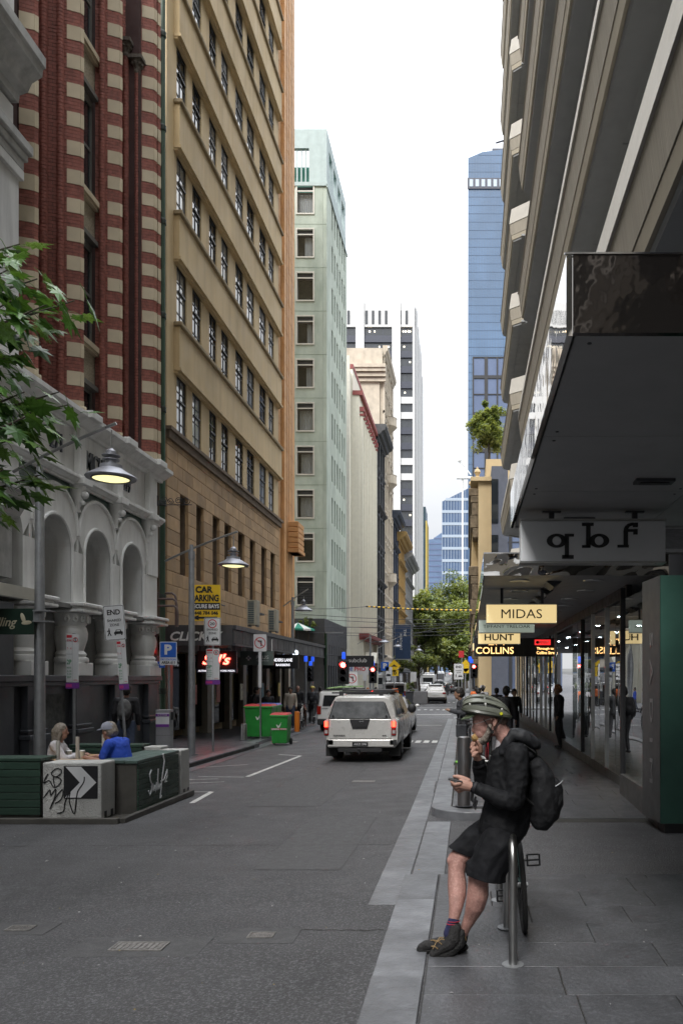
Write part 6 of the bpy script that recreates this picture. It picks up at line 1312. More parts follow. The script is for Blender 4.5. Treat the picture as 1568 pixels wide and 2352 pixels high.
strokes([[(335,1040),(305,1105),(345,1085),(380,1135),(425,1100),(420,1070),(375,1065),(385,1130)], [(430,1010),(395,1003),(360,1035),(385,1060),(425,1040),(430,1010)], [(305,1210),(350,1150),(355,1190),(390,1145),(385,1195),(350,1285)], [(350,1285),(400,1190),(440,1150),(430,1215),(385,1245)], [(400,1315),(445,1300),(455,1240),(490,1165),(485,1230),(520,1320),(535,1200)], [(590,1060),(585,1100),(545,1160),(535,1215)]], .0085, MAT('spray_black', (.012,.012,.012), .7), cb1, o0, cw_)
o0 = pr_.location
def sc_(cx_, cy_):
    px = cx_/3.0342; Y = 4.80*FPX/(VX-px); p = at(px, (2500+cy_/1.7422)/1.7418, Y); return p
b = MB()
for st_ in [[(1052,1012),(1040,1045),(1045,1085),(1056,1110),(1055,1150),(1042,1187),(1032,1158)],[(1062,1110),(1065,1160),(1075,1120),(1080,1165),(1088,1100),(1092,1150),(1102,1110)],[(1100,1003),(1096,1080),(1103,1145),(1115,1110)],[(1134,900),(1142,950),(1128,1060),(1112,1210),(1122,1190)],[(1118,1090),(1140,1080),(1162,1010),(1165,1050),(1145,1100),(1160,1090)]]:
    pts = [sc_(*p)-o0 for p in st_]; b.tube([(.585, p.y, p.z) for p in pts], .012, 6)
obj('script_lettering', b, m_signw, pr_, smooth=True)
rl = thing('parklet_rail', 'low dark metal rail around the base of the dining area', 'rail', (0,0,0)); b = MB(); b.box(-8, -4.78, 10.9, 10.98, zg-.0, zg+.085); obj('front_rail', b, m_rail, rl, bevel=.008); b = MB(); b.box(-4.78, -4.71, 10.98, 13.78, zg-.01, zg+.08); obj('side_rail', b, m_rail, rl, bevel=.008)
b = MB(); b.box(-8, -4.8, 10.98, 13.78, zg-.0, zg+.02); b.box(-8, -5.6, 13.78, 15.2, zg-.0, zg+.02); obj('deck_base', b, m_rail, rl)
# tables and posts
m_wood = MAT('table_timber', (.42,.27,.12), .5, var=.2, vs=3, st=(.4,6,1), bump=.15, bs=10)
def ptable(label, x0, x1, y0, y1):
    t = thing('picnic_table', label, 'table', (x0, y0, zg+.02), group='timber picnic tables'); w, d = x1-x0, y1-y0
    for q in range(5): b = MB(); b.box(0, w, d*q/5+.004, d*(q+1)/5-.004, .70, .74); obj('table_board', b, m_wood, t, bevel=.004)
    for x_ in (.15, w-.2): b = MB(); b.box(x_, x_+.06, .1, .16, 0, .7); b.box(x_, x_+.06, d-.16, d-.1, 0, .7); b.box(x_, x_+.06, .1, d-.1, .64, .7); obj('leg', b, m_wood, t)
    return t
ptable('near timber picnic table with paper cups on it', -6.75, -5.25, 11.75, 12.3); ptable('timber picnic table between the two seated people', -6.35, -5.25, 12.6, 13.1)
for lb, px, pt_, pb_, Y in (('nearest pale post standing on the table edge', 133, 1702, 1755, 11.72),('middle pale post by the paper cups', 178, 1693, 1735, 12.32),('right pale post beside the man in blue', 238, 1688, 1730, 12.55)):
    p = at(px, pb_, Y); q = at(px, pt_, Y); t = thing('umbrella_post', lb, 'post', (p.x, Y, zg+.02)); b = MB(); b.tube([(0,0,0),(0,0,q.z-zg-.02)], .028, 12); obj('pole', b, MAT('post_ivory', (.48,.46,.42), .5), t, smooth=True)
for lb, px, Y, h, r in (('tall cream paper coffee cup beside the middle post', 189, 12.35, .11, .04),('white paper coffee cup in front of the woman', 158, 12.62, .085, .045)):
    t = thing('paper_cup', lb, 'cup', (gx(px,Y), Y, zg+.762)); b = MB(); b.lathe([(r*.72,0),(r,h)], 0, 0, 16); obj('cup_body', b, MAT('cup_paper', (.6,.56,.46), .6), t, smooth=True); b = MB(); b.lathe([(r*1.06,h),(r*1.06,h+.01),(r*.9,h+.018),(.001,h+.018)], 0, 0, 16); obj('lid', b, m_white, t)
for lb, x0, y0, x1 in (('timber bench under the seated woman', -6.75, 12.75, -6.4),('timber bench under the man in the blue shirt', -5.22, 12.5, -4.87-.03)):
    t = thing('bench', lb, 'bench', (x0, y0-.45, zg+.02)); b = MB(); b.box(0, x1-x0, 0, .9, .4, .44); obj('seat', b, m_wood, t); b = MB(); b.box(.03, x1-x0-.03, .1, .14, 0, .4); b.box(.03, x1-x0-.03, .76, .8, 0, .4); obj('leg_frame', b, m_dark, t)
# ---- traffic signals
m_rl = EMIT('red_signal', (1,.05,.04), 14, (.4,.02,.02)); m_cap = EMIT('blue_cap', (.02,.08,.6), .5)
def signal(label, px, py, Y, k=1, pole_dx=.0, lit=True, side=False):
    c = at(px, py, Y); t = thing('traffic_light', label, 'traffic light', (c.x, Y, gz(Y)+.02)); z0 = c.z-t.location.z; w = .25*k; b = MB(); b.box(-w, w, 0, .05, z0-.52*k, z0+.52*k); obj('backboard', b, m_black, t, bevel=.02)
    for i, zz in enumerate((.3, 0, -.3)):
        b = MB(); b.lathe([(.001,0),(.105*k,.0)], 0, 0, 18); b.xf(Matrix.Rotation(pi/2, 4, 'X')); obj('lens', b, m_rl if i == 0 and lit else MAT('dull_lens', (.02,.02,.02), .2), t, (0, -.05, z0+zz*k)); b = MB(); b.lathe([(.12*k,0),(.125*k,.22)], 0, 0, 14, a0=-.2, a1=pi+.2); b.xf(Matrix.Rotation(pi/2, 4, 'X')); obj('visor', b, m_black, t, (0, -.02, z0+zz*k))
    b = MB(); b.box(-w*.75, w*.75, -.03, .0, z0-.45*k, z0+.45*k); obj('housing', b, m_black, t, bevel=.02)
    b = MB(); b.tube([(pole_dx,.12,0),(pole_dx,.12,z0+.6*k)], .055, 10); b.tube([(pole_dx,.12,z0+.4*k),(0,.05,z0+.4*k)], .02, 6); b.tube([(pole_dx,.12,z0-.4*k),(0,.05,z0-.4*k)], .02, 6); obj('pole', b, m_galv, t, smooth=True); b = MB(); b.lathe([(.075,z0+.56*k),(.085,z0+.6*k),(.075,z0+.85*k),(.001,z0+.87*k)], pole_dx, .12, 12); obj('blue_cap', b, m_cap, t, smooth=True)
signal('large red traffic light left of centre, above the silver ute', 788, 1544, 34, 1.0); signal('smaller red traffic light behind, between the no turn sign and the parked vans', 856, 1550, 46, .95, .0); signal('red traffic light on the right beside the yellow warning sign', 1088, 1541, 40, .7, -.12)
signal('unlit dark traffic light seen beyond the barber pole on the left', 712, 1548, 38, .7, lit=False)
for px, Y, lb in ((702,37,'steel pole with blue cap beside the barber pole'),(718,40,'second steel pole with blue cap, right of the barber pole'),(1079,41,'steel pole with blue cap beside the right traffic light')):
    t = thing('signal_pole', lb, 'pole', (gx(px,Y), Y, gz(Y)+HK)); h = CZ+(VY-1520)/FPX*Y-gz(Y)-HK; b = MB(); b.tube([(0,0,0),(0,0,h)], .05, 10); obj('pole', b, m_galv, t, smooth=True); b = MB(); b.lathe([(.08,0),(.085,.2),(.07,.26),(.001,.27)], 0, 0, 12); obj('blue_cap', b, m_cap, t, (0,0,h))
t, Y = post('tall dark green tram pole left of the first traffic light', 748, 1452, 1640, 42, r=.075, mat=MAT('pole_green', (.015,.045,.02), .4)); b = MB(); b.box(-.02,.9,-.08,.08,0,.07); obj('lamp_head', b, m_galv, t, (0,0,CZ+(VY-1455)/FPX*42-gz(42)-HK))
t, Y = post('post with a shared zone end sign in front of the right footpath crowd', 1053, 1522, 1640, 33, r=.03); shared(t, Y, 1053, 1543, 0, 'END', .4, .66)
t, Y = post('post with no left turn sign between the two red signals', 808, 1545, 1640, 36.5, r=.03); o = panel(t, Y, 808, 1559, .52, .62, m_signw); noturn(o, .22)
t, Y = post('post with yellow speed hump diamond and ten sign', 905, 1515, 1600, 66, r=.04); o = panel(t, Y, 905, 1530, .75, .75, m_yel, pi/4); o2 = panel(t, Y, 905, 1546, .72, .5, m_yel); text('10', w=.35, h=.3, mat=m_black, parent=o2, loc=(0,-.01,0), bold=.03); b = MB(); b.prism([(-.28,-.06),(.28,-.06),(.14,.02),(0,.14),(-.14,.02)], 'y', -.012, -.006); obj('hump_symbol', b, m_black, o, rot=(0,-pi/4,0))
t, Y = post('post with small blue parking sign left of the yellow diamond', 884, 1521, 1600, 64, r=.04); o = panel(t, Y, 884, 1531, .62, .72, m_blue); text('P', w=.3, h=.4, mat=m_white, parent=o, loc=(0,-.01,.05), bold=.05); o = panel(t, Y, 893, 1543, .5, .75, m_signw); panel(t, Y, 892, 1556, .35, .5, m_signw)
t, Y = post('post with white road sign under the small street tree', 949, 1545, 1592, 75, r=.04); panel(t, Y, 949, 1555, .6, .95, m_signw, edge=m_black)
t, Y = post('red and white clearway post left of the second traffic light', 838, 1532, 1600, 48, r=.03); o = panel(t, Y, 838, 1545, .25, 1.0, m_signw); b = MB(); b.box(-.1,.1,-.006,-.002,.1,.42); obj('red_field', b, m_red, o)
t, Y = post('post with yellow diamond warning sign partly hidden by the end sign', 1068, 1512, 1620, 52, r=.04); panel(t, Y, 1069, 1530, .6, .6, m_yel, pi/4); panel(t, Y, 1069, 1541, .5, .3, m_yel)
t, Y = post('post with tiny red street plate above the right signals', 1060, 1497, 1600, 60, r=.04); panel(t, Y, 1059, 1503, .4, .5, m_red)
# banners / club signs
t = thing('club_banner', 'black club banner with white lettering above the first red light', 'banner', at(817,1519,44)); b = MB(); b.box(-1.0,1.0,-.03,.03,-.32,.3); obj('board', b, m_black, t); text('subclub', w=1.0, h=.22, mat=m_white, parent=t, loc=(.1,-.035,.05)); b = MB(); b.tube([(-1,0,.3),(-1.6,0,.35)], .02, 5); obj('bracket', b, m_dark, t)
t = thing('food_sign', 'white noodle shop sign with red and blue letters under the club banner', 'sign', at(815,1537,47)); b = MB(); b.box(-.8,.8,-.03,.03,-.33,.33); obj('board', b, m_signw, t); text('OH!', w=.5, h=.25, mat=m_blue, parent=t, loc=(-.4,-.035,0), bold=.02); text('PHO', w=.65, h=.25, mat=m_red, parent=t, loc=(.3,-.035,0), bold=.02)
t = thing('vertical_banner', 'navy vertical banner with white lettering on a pole by the footpath', 'banner', at(925,1475,78)); b = MB(); b.box(-.75,.75,-.03,.03,-1.65,1.65); obj('fabric', b, MAT('banner_navy', (.015,.04,.10), .6), t); text('MERCHANT', w=1.6, h=.22, mat=m_white, parent=t, loc=(-.2,-.035,0), rot=(0,pi/2,0)); text('THE', w=.7, h=.25, mat=m_white, parent=t, loc=(.2,-.035,.9), rot=(0,pi/2,0)); b = MB(); b.box(-.8,.8,-.04,.04,1.66,1.74); b.box(-.8,.8,-.04,.04,-1.74,-1.66); b.tube([(-1,0,1.7),(-1,0,-5.4)], .05, 6); obj('banner_frame', b, m_galv, t)
# overhead wires and striped bar
ov = thing('tram_wires', 'overhead tram wires strung across the crossing', 'wires', (0,0,0))
for i, ((xa, ya), (xb, yb_), Y) in enumerate((((680,1410),(1076,1424),47),((700,1420),(1085,1433),49),((730,1440),(1080,1432),50),((660,1395),(845,1393),46),((680,1452),(1080,1448),52),((690,1457),(1085,1457),54),((840,1478),(1070,1425),50.5),((790,1440),(1084,1440),55))):
    a, c_ = at(xa, ya, Y), at(xb, yb_, Y); b = MB(); b.tube([a.lerp(c_, s)-Vector((0,0,.12*sin(pi*s))) for s in [i_/8 for i_ in range(9)]], .014, 4); obj('wire', b, m_wire, ov)
t = thing('height_bar', 'yellow and black striped bar hung on a wire across the street', 'height bar', at(840,1393,46)); a = Vector((0,0,0)); c_ = at(1083,1402,46)-at(840,1393,46)
for k in range(44): s0, s1 = k/44, (k+1)/44; b = MB(); b.tube([a.lerp(c_, s0)+Vector((0,0,-.05*sin(pi*s0))), a.lerp(c_, s1)+Vector((0,0,-.05*sin(pi*s1)))], .05, 6); obj('stripe_sleeve', b, m_yel if k % 2 else m_black, t)
# painted figure stand-in on the wall
# ================= VEHICLES =================
m_wcar = MAT('car_white', (.75,.75,.74), .22, var=.03, coat=.6, stain=.18, ss=(2,2,3), scol=(.35,.33,.3)); m_scar = MAT('car_silver', (.62,.61,.585), .28, .1, var=.03, coat=.5, stain=.12, ss=(2,2,4), scol=(.3,.27,.23)); m_dcar = MAT('car_dark', (.05,.055,.06), .2, .3, var=.03, coat=.6); m_gcar = MAT('car_grey', (.2,.2,.21), .25, .4, var=.03, coat=.5)
m_plast = MAT('black_plastic', (.025,.025,.027), .6, var=.2); m_tail = EMIT('tail_light_on', (1,.04,.02), 3.5, (.5,.01,.01)); m_taild = MAT('tail_light_off', (.28,.012,.012), .15, var=0, coat=.5); m_cgl = MAT('car_glass', (.025,.028,.03), .12, var=.3, vs=3, spec=.35); m_clear = MAT('clear_lens', (.45,.42,.42), .2)
def bodyring(y, hw, zb, zs, zt, tw, rnd=.06, n=3):
    # half profile from bottom centre up to top centre; hw belt half width, tw roof half width
    pts = [(hw*.93, zb), (hw*.99, zb+.12), (hw, zb+(zs-zb)*.5), (hw*.985, zs-.04), (hw*.955, zs)]
    if zt > zs+.05: pts += [(hw*.93+(tw-hw*.93)*.5, zs+(zt-zs)*.5), (tw, zt-rnd), (tw-rnd*.5, zt-rnd*.3), (tw-rnd*1.3, zt)]
    else: pts += [(hw*.9, zs+.01), (hw*.8, zs+.02), (hw*.6, zs+.028), (hw*.4, zs+.03)]
    return [(x, y, z) for x, z in pts] + [(-x, y, z) for x, z in reversed(pts)]
def wheels(t, pos, r, w, hw, rimm=None):
    for y in pos:
        for s in (-1, 1):
            b = MB(); b.tube([(s*(hw-w),y,r),(s*(hw-w+.02),y,r),(s*(hw-.02),y,r),(s*hw,y,r)], r, 22, rs=[r*.94,r,r,r*.94]); o = obj('wheel', b, m_rub, t, smooth=True)
            b = MB(); b.tube([(s*(hw-.01),y,r),(s*(hw+.004),y,r)], r*.66, 18); [b.tube([(s*(hw+.006),y,r),(s*(hw+.006),y+r*.62*cos(a),r+r*.62*sin(a))], .022, 4) for a in [i*2*pi/5 for i in range(5)]]; obj('rim', b, rimm or m_galv, o)
def car(label, X, Y, kind, mat, rot=0, dz=0, tail=None, cat='car', name='parked_car', extra=None):
    t = thing(name, label, cat, (X, Y, gz(Y)+dz), rot)
    K = {'sedan': dict(L=4.7, hw=.9, st=[(0,.78,.42,.82,.82,.6),(.12,.86,.3,.93,.93,.6),(.55,.9,.24,.98,.99,.62),(.95,.9,.22,.96,1.12,.62),(1.6,.9,.2,.94,1.4,.58),(2.3,.9,.2,.93,1.44,.58),(2.9,.9,.2,.92,1.36,.57),(3.5,.89,.22,.9,.95,.6),(4.2,.85,.25,.82,.82,.6),(4.65,.74,.35,.68,.68,.5)], wh=(.95,3.75), r=.32),
         'suv': dict(L=4.75, hw=.95, st=[(0,.86,.42,1.0,1.02,.7),(.1,.93,.38,1.08,1.12,.74),(.25,.95,.35,1.1,1.55,.7),(.45,.95,.32,1.1,1.72,.68),(1.5,.95,.3,1.08,1.76,.68),(2.5,.95,.3,1.07,1.74,.67),(3.0,.95,.3,1.06,1.55,.66),(3.6,.94,.3,1.05,1.08,.7),(4.3,.9,.35,.95,.95,.6),(4.7,.8,.42,.8,.8,.5)], wh=(.9,3.75), r=.36),
         'van': dict(L=5.0, hw=.96, st=[(0,.92,.42,1.12,1.8,.8),(.06,.95,.36,1.15,1.88,.84),(.3,.96,.3,1.15,1.92,.84),(1.5,.96,.28,1.14,1.93,.84),(3.0,.96,.28,1.12,1.92,.82),(3.6,.96,.28,1.1,1.8,.8),(4.2,.95,.28,1.05,1.3,.72),(4.6,.93,.3,.95,.97,.6),(4.95,.82,.4,.8,.8,.5)], wh=(.95,4.0), r=.34)}[kind]
    b = MB(); b.loft([bodyring(y, hw, zb, zs, zt, tw) for y, hw, zb, zs, zt, tw in K['st']]); body = obj('body', b, mat, t, smooth=True)
    st = K['st']; tl = tail or m_taild
    if kind == 'sedan':
        b = MB(); b.quad((-.62,.93,1.0),(.62,.93,1.0),(.5,1.52,1.36),(-.5,1.52,1.36)); b.v = [(x,y-.02,z+.015) for x,y,z in b.v]; obj('rear_window', b, m_cgl, t)
        for s in (-1,1):
            b = MB(); b.add([(s*.865,1.1,.99),(s*.63,1.65,1.33),(s*.62,2.3,1.37),(s*.64,2.8,1.28),(s*.862,3.35,.97)], [(0,1,2,3,4)]); b.v = [(x+s*.03,y,z) for x,y,z in b.v]; obj('side_window', b, m_cgl, t)
            b = MB(); b.box(min(s*.45,s*.8), max(s*.45,s*.8), -.025, .1, .72, .86); b.box(min(s*.8,s*.88), max(s*.8,s*.88), .0, .35, .76, .88); obj('tail_light', b, tl, t, bevel=.02)
        b = MB(); b.box(-.26,.26,-.02,.02,.55,.67); obj('number_plate', b, m_signw, t); b = MB(); b.box(-.75,.75,-.02,.3,.28,.42); obj('bumper', b, m_plast, t, bevel=.02)
    elif kind == 'suv':
        b = MB(); b.quad((-.72,.12,1.13),(.72,.12,1.13),(.6,.36,1.6),(-.6,.36,1.6)); b.v = [(x,y-.03,z) for x,y,z in b.v]; obj('rear_window', b, m_cgl, t)
        for s in (-1,1):
            b = MB(); b.add([(s*.9,.5,1.14),(s*.72,.65,1.6),(s*.71,2.6,1.62),(s*.9,3.3,1.12)], [(0,1,2,3)]); b.v = [(x+s*.035,y,z) for x,y,z in b.v]; obj('side_window', b, m_cgl, t)
            b = MB(); b.box(min(s*.66,s*.94), max(s*.66,s*.94), -.03, .14, .86, 1.04); obj('tail_light', b, tl, t, bevel=.03)
        b = MB(); b.box(-.9,.9,-.05,.3,.36,.6); obj('bumper', b, m_plast, t, bevel=.04); b = MB(); b.box(-.3,.3,-.035,.0,.76,.9); obj('number_plate', b, m_signw, t)
        b = MB(); b.box(-.66,-.62,.6,2.6,1.74,1.79); b.box(.62,.66,.6,2.6,1.74,1.79); b.box(-.6,.6,.2,.5,1.66,1.71); obj('roof_rail', b, m_galv, t)
    else:
        if extra != 'open':
            b = MB(); b.quad((-.72,-.005,1.2),(.72,-.005,1.2),(.66,-.0,1.72),(-.66,-.0,1.72)); b.v = [(x,y-.015 + .03*(z-1.2),z) for x,y,z in b.v]; obj('rear_window', b, m_cgl, t)
            b = MB(); b.box(-.3,.3,-.03,.0,.82,.93); b.box(-.02,.02,-.008,.0,.45,1.15); obj('number_plate', b, m_plast, t)
        for s in (-1,1):
            b = MB(); b.box(min(s*.78,s*.95), max(s*.78,s*.95), -.03, .08, .8, 1.2); obj('tail_light', b, tl, t, bevel=.02)
            b = MB(); b.add([(s*.95,3.2,1.16),(s*.85,3.3,1.68),(s*.84,3.7,1.66),(s*.93,4.2,1.12)], [(0,1,2,3)]); b.v = [(x+s*.03,y,z) for x,y,z in b.v]; obj('side_window', b, m_cgl, t)
        b = MB(); b.box(-.93,.93,-.06,.3,.3,.6); obj('bumper', b, m_plast, t, bevel=.04)
    for s in (-1,1): b = MB(); b.ball((s*(K['hw']+.1), 3.1 if kind != 'van' else 3.9, 1.05 if kind == 'sedan' else 1.2), .1, 6, sc=(1,.6,.75)); obj('wing_mirror', b, m_plast if kind != 'sedan' else mat, t, smooth=True)
    wheels(t, K['wh'], K['r'], .2, K['hw']-.01); b = MB(); b.box(-K['hw']*.85, K['hw']*.85, .3, K['L']-.4, .16, .34); obj('underbody', b, m_rub, t)
    return t
# ---- silver utility with canopy
u = thing('utility_truck', 'dusty silver dual cab ute with a rear canopy waiting at the red light', 'ute', (-2.6, 19.7, gz(19.7)))
def tg(cx_, cy_, y): return ((cx_-552)/363.0, y, (1460-cy_)/363.0)
R = []
for y, hw, zb, zs in ((0,.885,.40,1.08),(.05,.905,.36,1.10),(.4,.915,.38,1.10),(1.6,.92,.38,1.10),(1.7,.92,.36,1.10),(3.6,.92,.36,1.09),(4.3,.91,.38,1.05),(4.95,.85,.42,.95)):
    pts = [(hw*.9,zb),(hw*.985,zb+.1),(hw,zb+.3),(hw,zs-.16),(hw*.985,zs-.03),(hw*.95,zs)]; R.append([(x,y,z) for x,z in pts]+[(-x,y,z) for x,z in reversed(pts)])
b = MB(); b.loft(R); obj('body', b, m_scar, u, smooth=True)
R = []
for y, bw, tw, zt in ((.02,.83,.66,1.60),(.10,.85,.70,1.64),(.5,.855,.71,1.655),(1.5,.855,.71,1.66),(1.62,.85,.70,1.64)):
    pts = [(bw,1.10),(bw*.985,1.2),((bw+tw)/2*1.01,1.4),(tw*1.02,zt-.12),(tw*.95,zt-.03),(tw*.8,zt)]; R.append([(x,y,z) for x,z in pts]+[(-x,y,z) for x,z in reversed(pts)])
b = MB(); b.loft(R); obj('canopy', b, m_scar, u, smooth=True)
R = []
for y, bw, tw, zt in ((1.68,.85,.66,1.60),(1.85,.86,.68,1.70),(2.8,.86,.69,1.72),(3.3,.86,.66,1.62),(4.1,.85,.7,1.12)):
    pts = [(bw,1.08),(bw*.985,1.15),((bw+tw)/2*1.01,min(1.4, zt-.05)),(tw*1.02,max(zt-.1,1.09)),(tw*.9,max(zt-.02,1.1)),(tw*.7,zt)]; R.append([(x,y,z) for x,z in pts]+[(-x,y,z) for x,z in reversed(pts)])
b = MB(); b.loft(R); obj('cab', b, m_scar, u, smooth=True)
for s in (-1,1):
    b = MB(); b.add([(s*.862,.25,1.16),(s*.735,.35,1.53),(s*.735,1.45,1.54),(s*.862,1.5,1.16)], [(0,1,2,3)]); b.v = [(x+s*.02,y,z) for x,y,z in b.v]; obj('side_window', b, m_cgl, u)
    b = MB(); b.add([(s*.862,1.85,1.14),(s*.72,1.95,1.6),(s*.72,3.1,1.6),(s*.85,3.8,1.12)], [(0,1,2,3)]); b.v = [(x+s*.02,y,z) for x,y,z in b.v]; obj('side_window', b, m_cgl, u)
m_dgl = MAT('dusty_glass', (.12,.125,.13), .35, var=.45, vs=4, stain=.9, ss=(3,3,3), scol=(.26,.27,.28)); q = [tg(265,1062,-.012), tg(805,1062,-.012), tg(748,912,.03), tg(312,912,.03)]
b = MB(); b.prism([(p[0]*1.04, (p[2]-1.3)*1.06+1.3) for p in q], 'y', .0, .012); b.v = [(x,(.045*(z-1.09)/.42)+y-.022,z) for x,y,z in b.v]; obj('window_seal', b, m_plast, u, bevel=.004)
b = MB(); b.prism([(p[0], p[2]) for p in q], 'y', -.008, .0); b.v = [(x,(.045*(z-1.09)/.42)+y-.024,z) for x,y,z in b.v]; obj('rear_window', b, m_dgl, u)
for cx_ in (297,774): b = MB(); p = tg(cx_,1045,-.04); b.lathe([(.001,0),(.03,0),(.03,.02)], 0, 0, 12); b.xf(Matrix.Rotation(pi/2,4,'X')); obj('window_latch', b, m_black, u, (p[0],-.03,p[2]))
b = MB(); b.box(-.80,.735,-.03,.02,.585,1.075); obj('tailgate', b, m_scar, u, bevel=.02, seg=2)
b = MB(); b.prism([tg(443,1072,0)[::2], tg(627,1072,0)[::2], tg(600,1160,0)[::2], tg(470,1160,0)[::2]], 'y', -.045, -.03); obj('handle_panel', b, m_plast, u, bevel=.006)
b = MB(); b.tube([(-.045+.045*(1-cos(a)), -.055, 1.02+.045*sin(a)) for a in [i*pi/8 for i in range(17)]], .007, 6); b.box(-.06,.06,-.062,-.05,1.011,1.027); obj('emblem', b, m_chrome, u); b = MB(); b.box(-.14,.14,-.055,-.045,.87,.9); obj('handle', b, m_black, u)
text('NAVARA', w=.29, h=.04, mat=m_plast, parent=u, loc=(tg(353,0,0)[0],-.033,.665), bold=.03, depth=.008); text('RX', w=.1, h=.035, mat=m_plast, parent=u, loc=(tg(757,0,0)[0],-.033,.665), bold=.03, depth=.008)
for s in (-1,1):
    x0, x1 = (s*.93, s*.815) if s < 0 else (.735, .85); x0, x1 = min(x0,x1), max(x0,x1); b = MB(); b.box(x0,x1,-.035,.1,.66,1.04); o = obj('tail_light', b, m_taild, u, bevel=.02); b = MB(); b.box(x0+.015,x1-.015,-.045,-.036,.88,1.02); obj('brake_lamp', b, m_tail, o); b = MB(); b.box(x0+.02,x1-.02,-.042,-.036,.72,.8); obj('reverse_lamp', b, m_clear, o)
    b = MB(); b.box(min(s*.66,s*.93),max(s*.66,s*.93),.25,.28,.13,.42); obj('mud_flap', b, m_rub, u)
    b = MB(); b.ball((s*1.03, 3.0, 1.22), .13, 8, sc=(.95,.6,1.0)); obj('wing_mirror', b, m_plast, u, smooth=True)
    b = MB(); b.box(min(s*.7,s*.86),max(s*.7,s*.86),-.06,.1,.44,.56); obj('bumper_step', b, m_plast, u)
b = MB(); b.box(-.84,.80,-.06,.1,.38,.575); obj('bumper', b, m_scar, u, bevel=.03, seg=2); b = MB(); b.box(-.57,.5,-.1,-.02,.27,.36); b.box(-.4,-.28,-.08,.1,.2,.3); b.box(.1,.45,.1,.5,.2,.32); b.tube([(-.05,-.1,.22),(-.05,-.18,.24),(-.05,-.18,.32)], .022, 8); b.ball((-.05,-.18,.34), .035, 6); obj('tow_bar', b, m_plast, u)
b = MB(); b.box(-.225,.16,-.075,-.061,.405,.51); pl_ = obj('number_plate', b, m_black, u); text('AKO 596', w=.31, h=.055, mat=m_signw, parent=pl_, loc=(-.03,-.078,.457), bold=.01, depth=.002)
b = MB(); b.box(-.78,.62,.25,.31,1.70,1.735); b.box(-.78,.62,1.35,1.41,1.70,1.735); b.box(-.6,-.5,.24,.32,1.62,1.70); b.box(.4,.5,.24,.32,1.62,1.70); b.box(-.6,-.5,1.34,1.42,1.62,1.70); b.box(.4,.5,1.34,1.42,1.62,1.70); b.box(-.7,.66,1.42,3.2,1.74,1.77); obj('roof_rack', b, m_plast, u)
wheels(u, (1.15, 4.25), .36, .26, .905); b = MB(); b.box(-.7,.7,.3,4.6,.25,.42); obj('underbody', b, m_rub, u)
# ladders/green stuff on the van rack (things on roof)
car('white delivery van parked at the left kerb beside the ute', -5.26, 33, 'van', m_wcar, name='parked_van', cat='van')
bpy.data.objects['parked_van'].scale = (1, 1, .88)
text('EXPERT', w=.3, h=.05, mat=m_plast, parent=bpy.data.objects['parked_van'], loc=(-.6,-.02,1.08), depth=.004, bold=.02)
t = thing('roof_load', 'white and green ladder load strapped on the roof of the white delivery van', 'ladder', (-5.26, 33, gz(33)+1.70)); b = MB()
for i in range(4): b.tube([(-.55+i*.3,.2,.08+.03*i),(-.4+i*.33,3,.14)], .03, 6)
for i in range(6): b.tube([(-.55,.4+i*.4,.1),(.6,.5+i*.4,.16)], .025, 5)
obj('ladder_frame', b, MAT('ladder_green', (.25,.4,.15), .5, var=.4, vs=4), t); b = MB(); b.box(-.7,.7,.1,.2,0,.06); b.box(-.7,.7,2.6,2.7,0,.06); obj('rack_bar', b, m_plast, t)
car('white sedan just ahead of the silver ute on its right', -3.03, 29.5, 'sedan', m_wcar, name='waiting_car')
car('pale gold white four wheel drive driving away beyond the crossing', -2.87, 72, 'suv', m_wcar, name='moving_car')
ov_ = car('open backed white van with a worker inside, parked on the left beyond the crossing', -6.17, 68, 'van', m_wcar, name='parked_van', cat='van', extra='open')
b = MB(); b.box(-.8,.8,-.03,-.01,.62,1.7); obj('load_bay', b, m_interior, ov_); b = MB(); b.box(-.88,.88,-.9,.1,1.86,1.93); obj('raised_tailgate', b, m_wcar, ov_, bevel=.03)
for x0, x1, z1 in ((-.7,-.2,1.05),(.25,.62,.95)): b = MB(); b.box(x0,x1,-.1,-.035,.64,z1); obj('yellow_crate', b, m_yel, ov_)
def cp(px, py_base): 
    return px
for (px, Y, kd, mt, lb, tl) in ((977,104,'suv',m_wcar,'white wagon with roof light bar parked behind the far four wheel drive',None),(1007,122,'suv',m_dcar,'dark wagon with brake lights on in the far queue',m_tail),(1017,150,'sedan',m_wcar,'white sedan farther along the queue beside the dark wagon',None),(1034,134,'sedan',m_dcar,'dark grey sedan driving up the far road, right of the motorcyclist',None),(1048,120,'suv',m_gcar,'silver grey car parked at the right kerb far up the street',None),(1036,330,'sedan',m_wcar,'tiny white car coming over the far crest',m_tail),(1036,380,'suv',m_wcar,'tiniest white car at the top of the far crest',None),(1006,140,'van',m_gcar,'grey van between the camper and the far queue',None)):
    car(lb, gx(px,Y), Y, kd, mt, tail=tl, name='distant_car')
t = thing('camper_van', 'tall white camper van parked left of the far queue', 'camper van', (gx(983,128), 128, gz(128))); b = MB(); b.box(-1.1,1.1,0,5.5,.5,2.95); b.box(-.7,.3,1,2.2,2.95,3.2); obj('body', b, m_wcar, t, bevel=.12, seg=2); b = MB(); b.box(-.85,.75,-.02,.0,1.3,2.35); obj('rear_window', b, m_cgl, t); wheels(t, (1.0,4.6), .38, .25, 1.05)
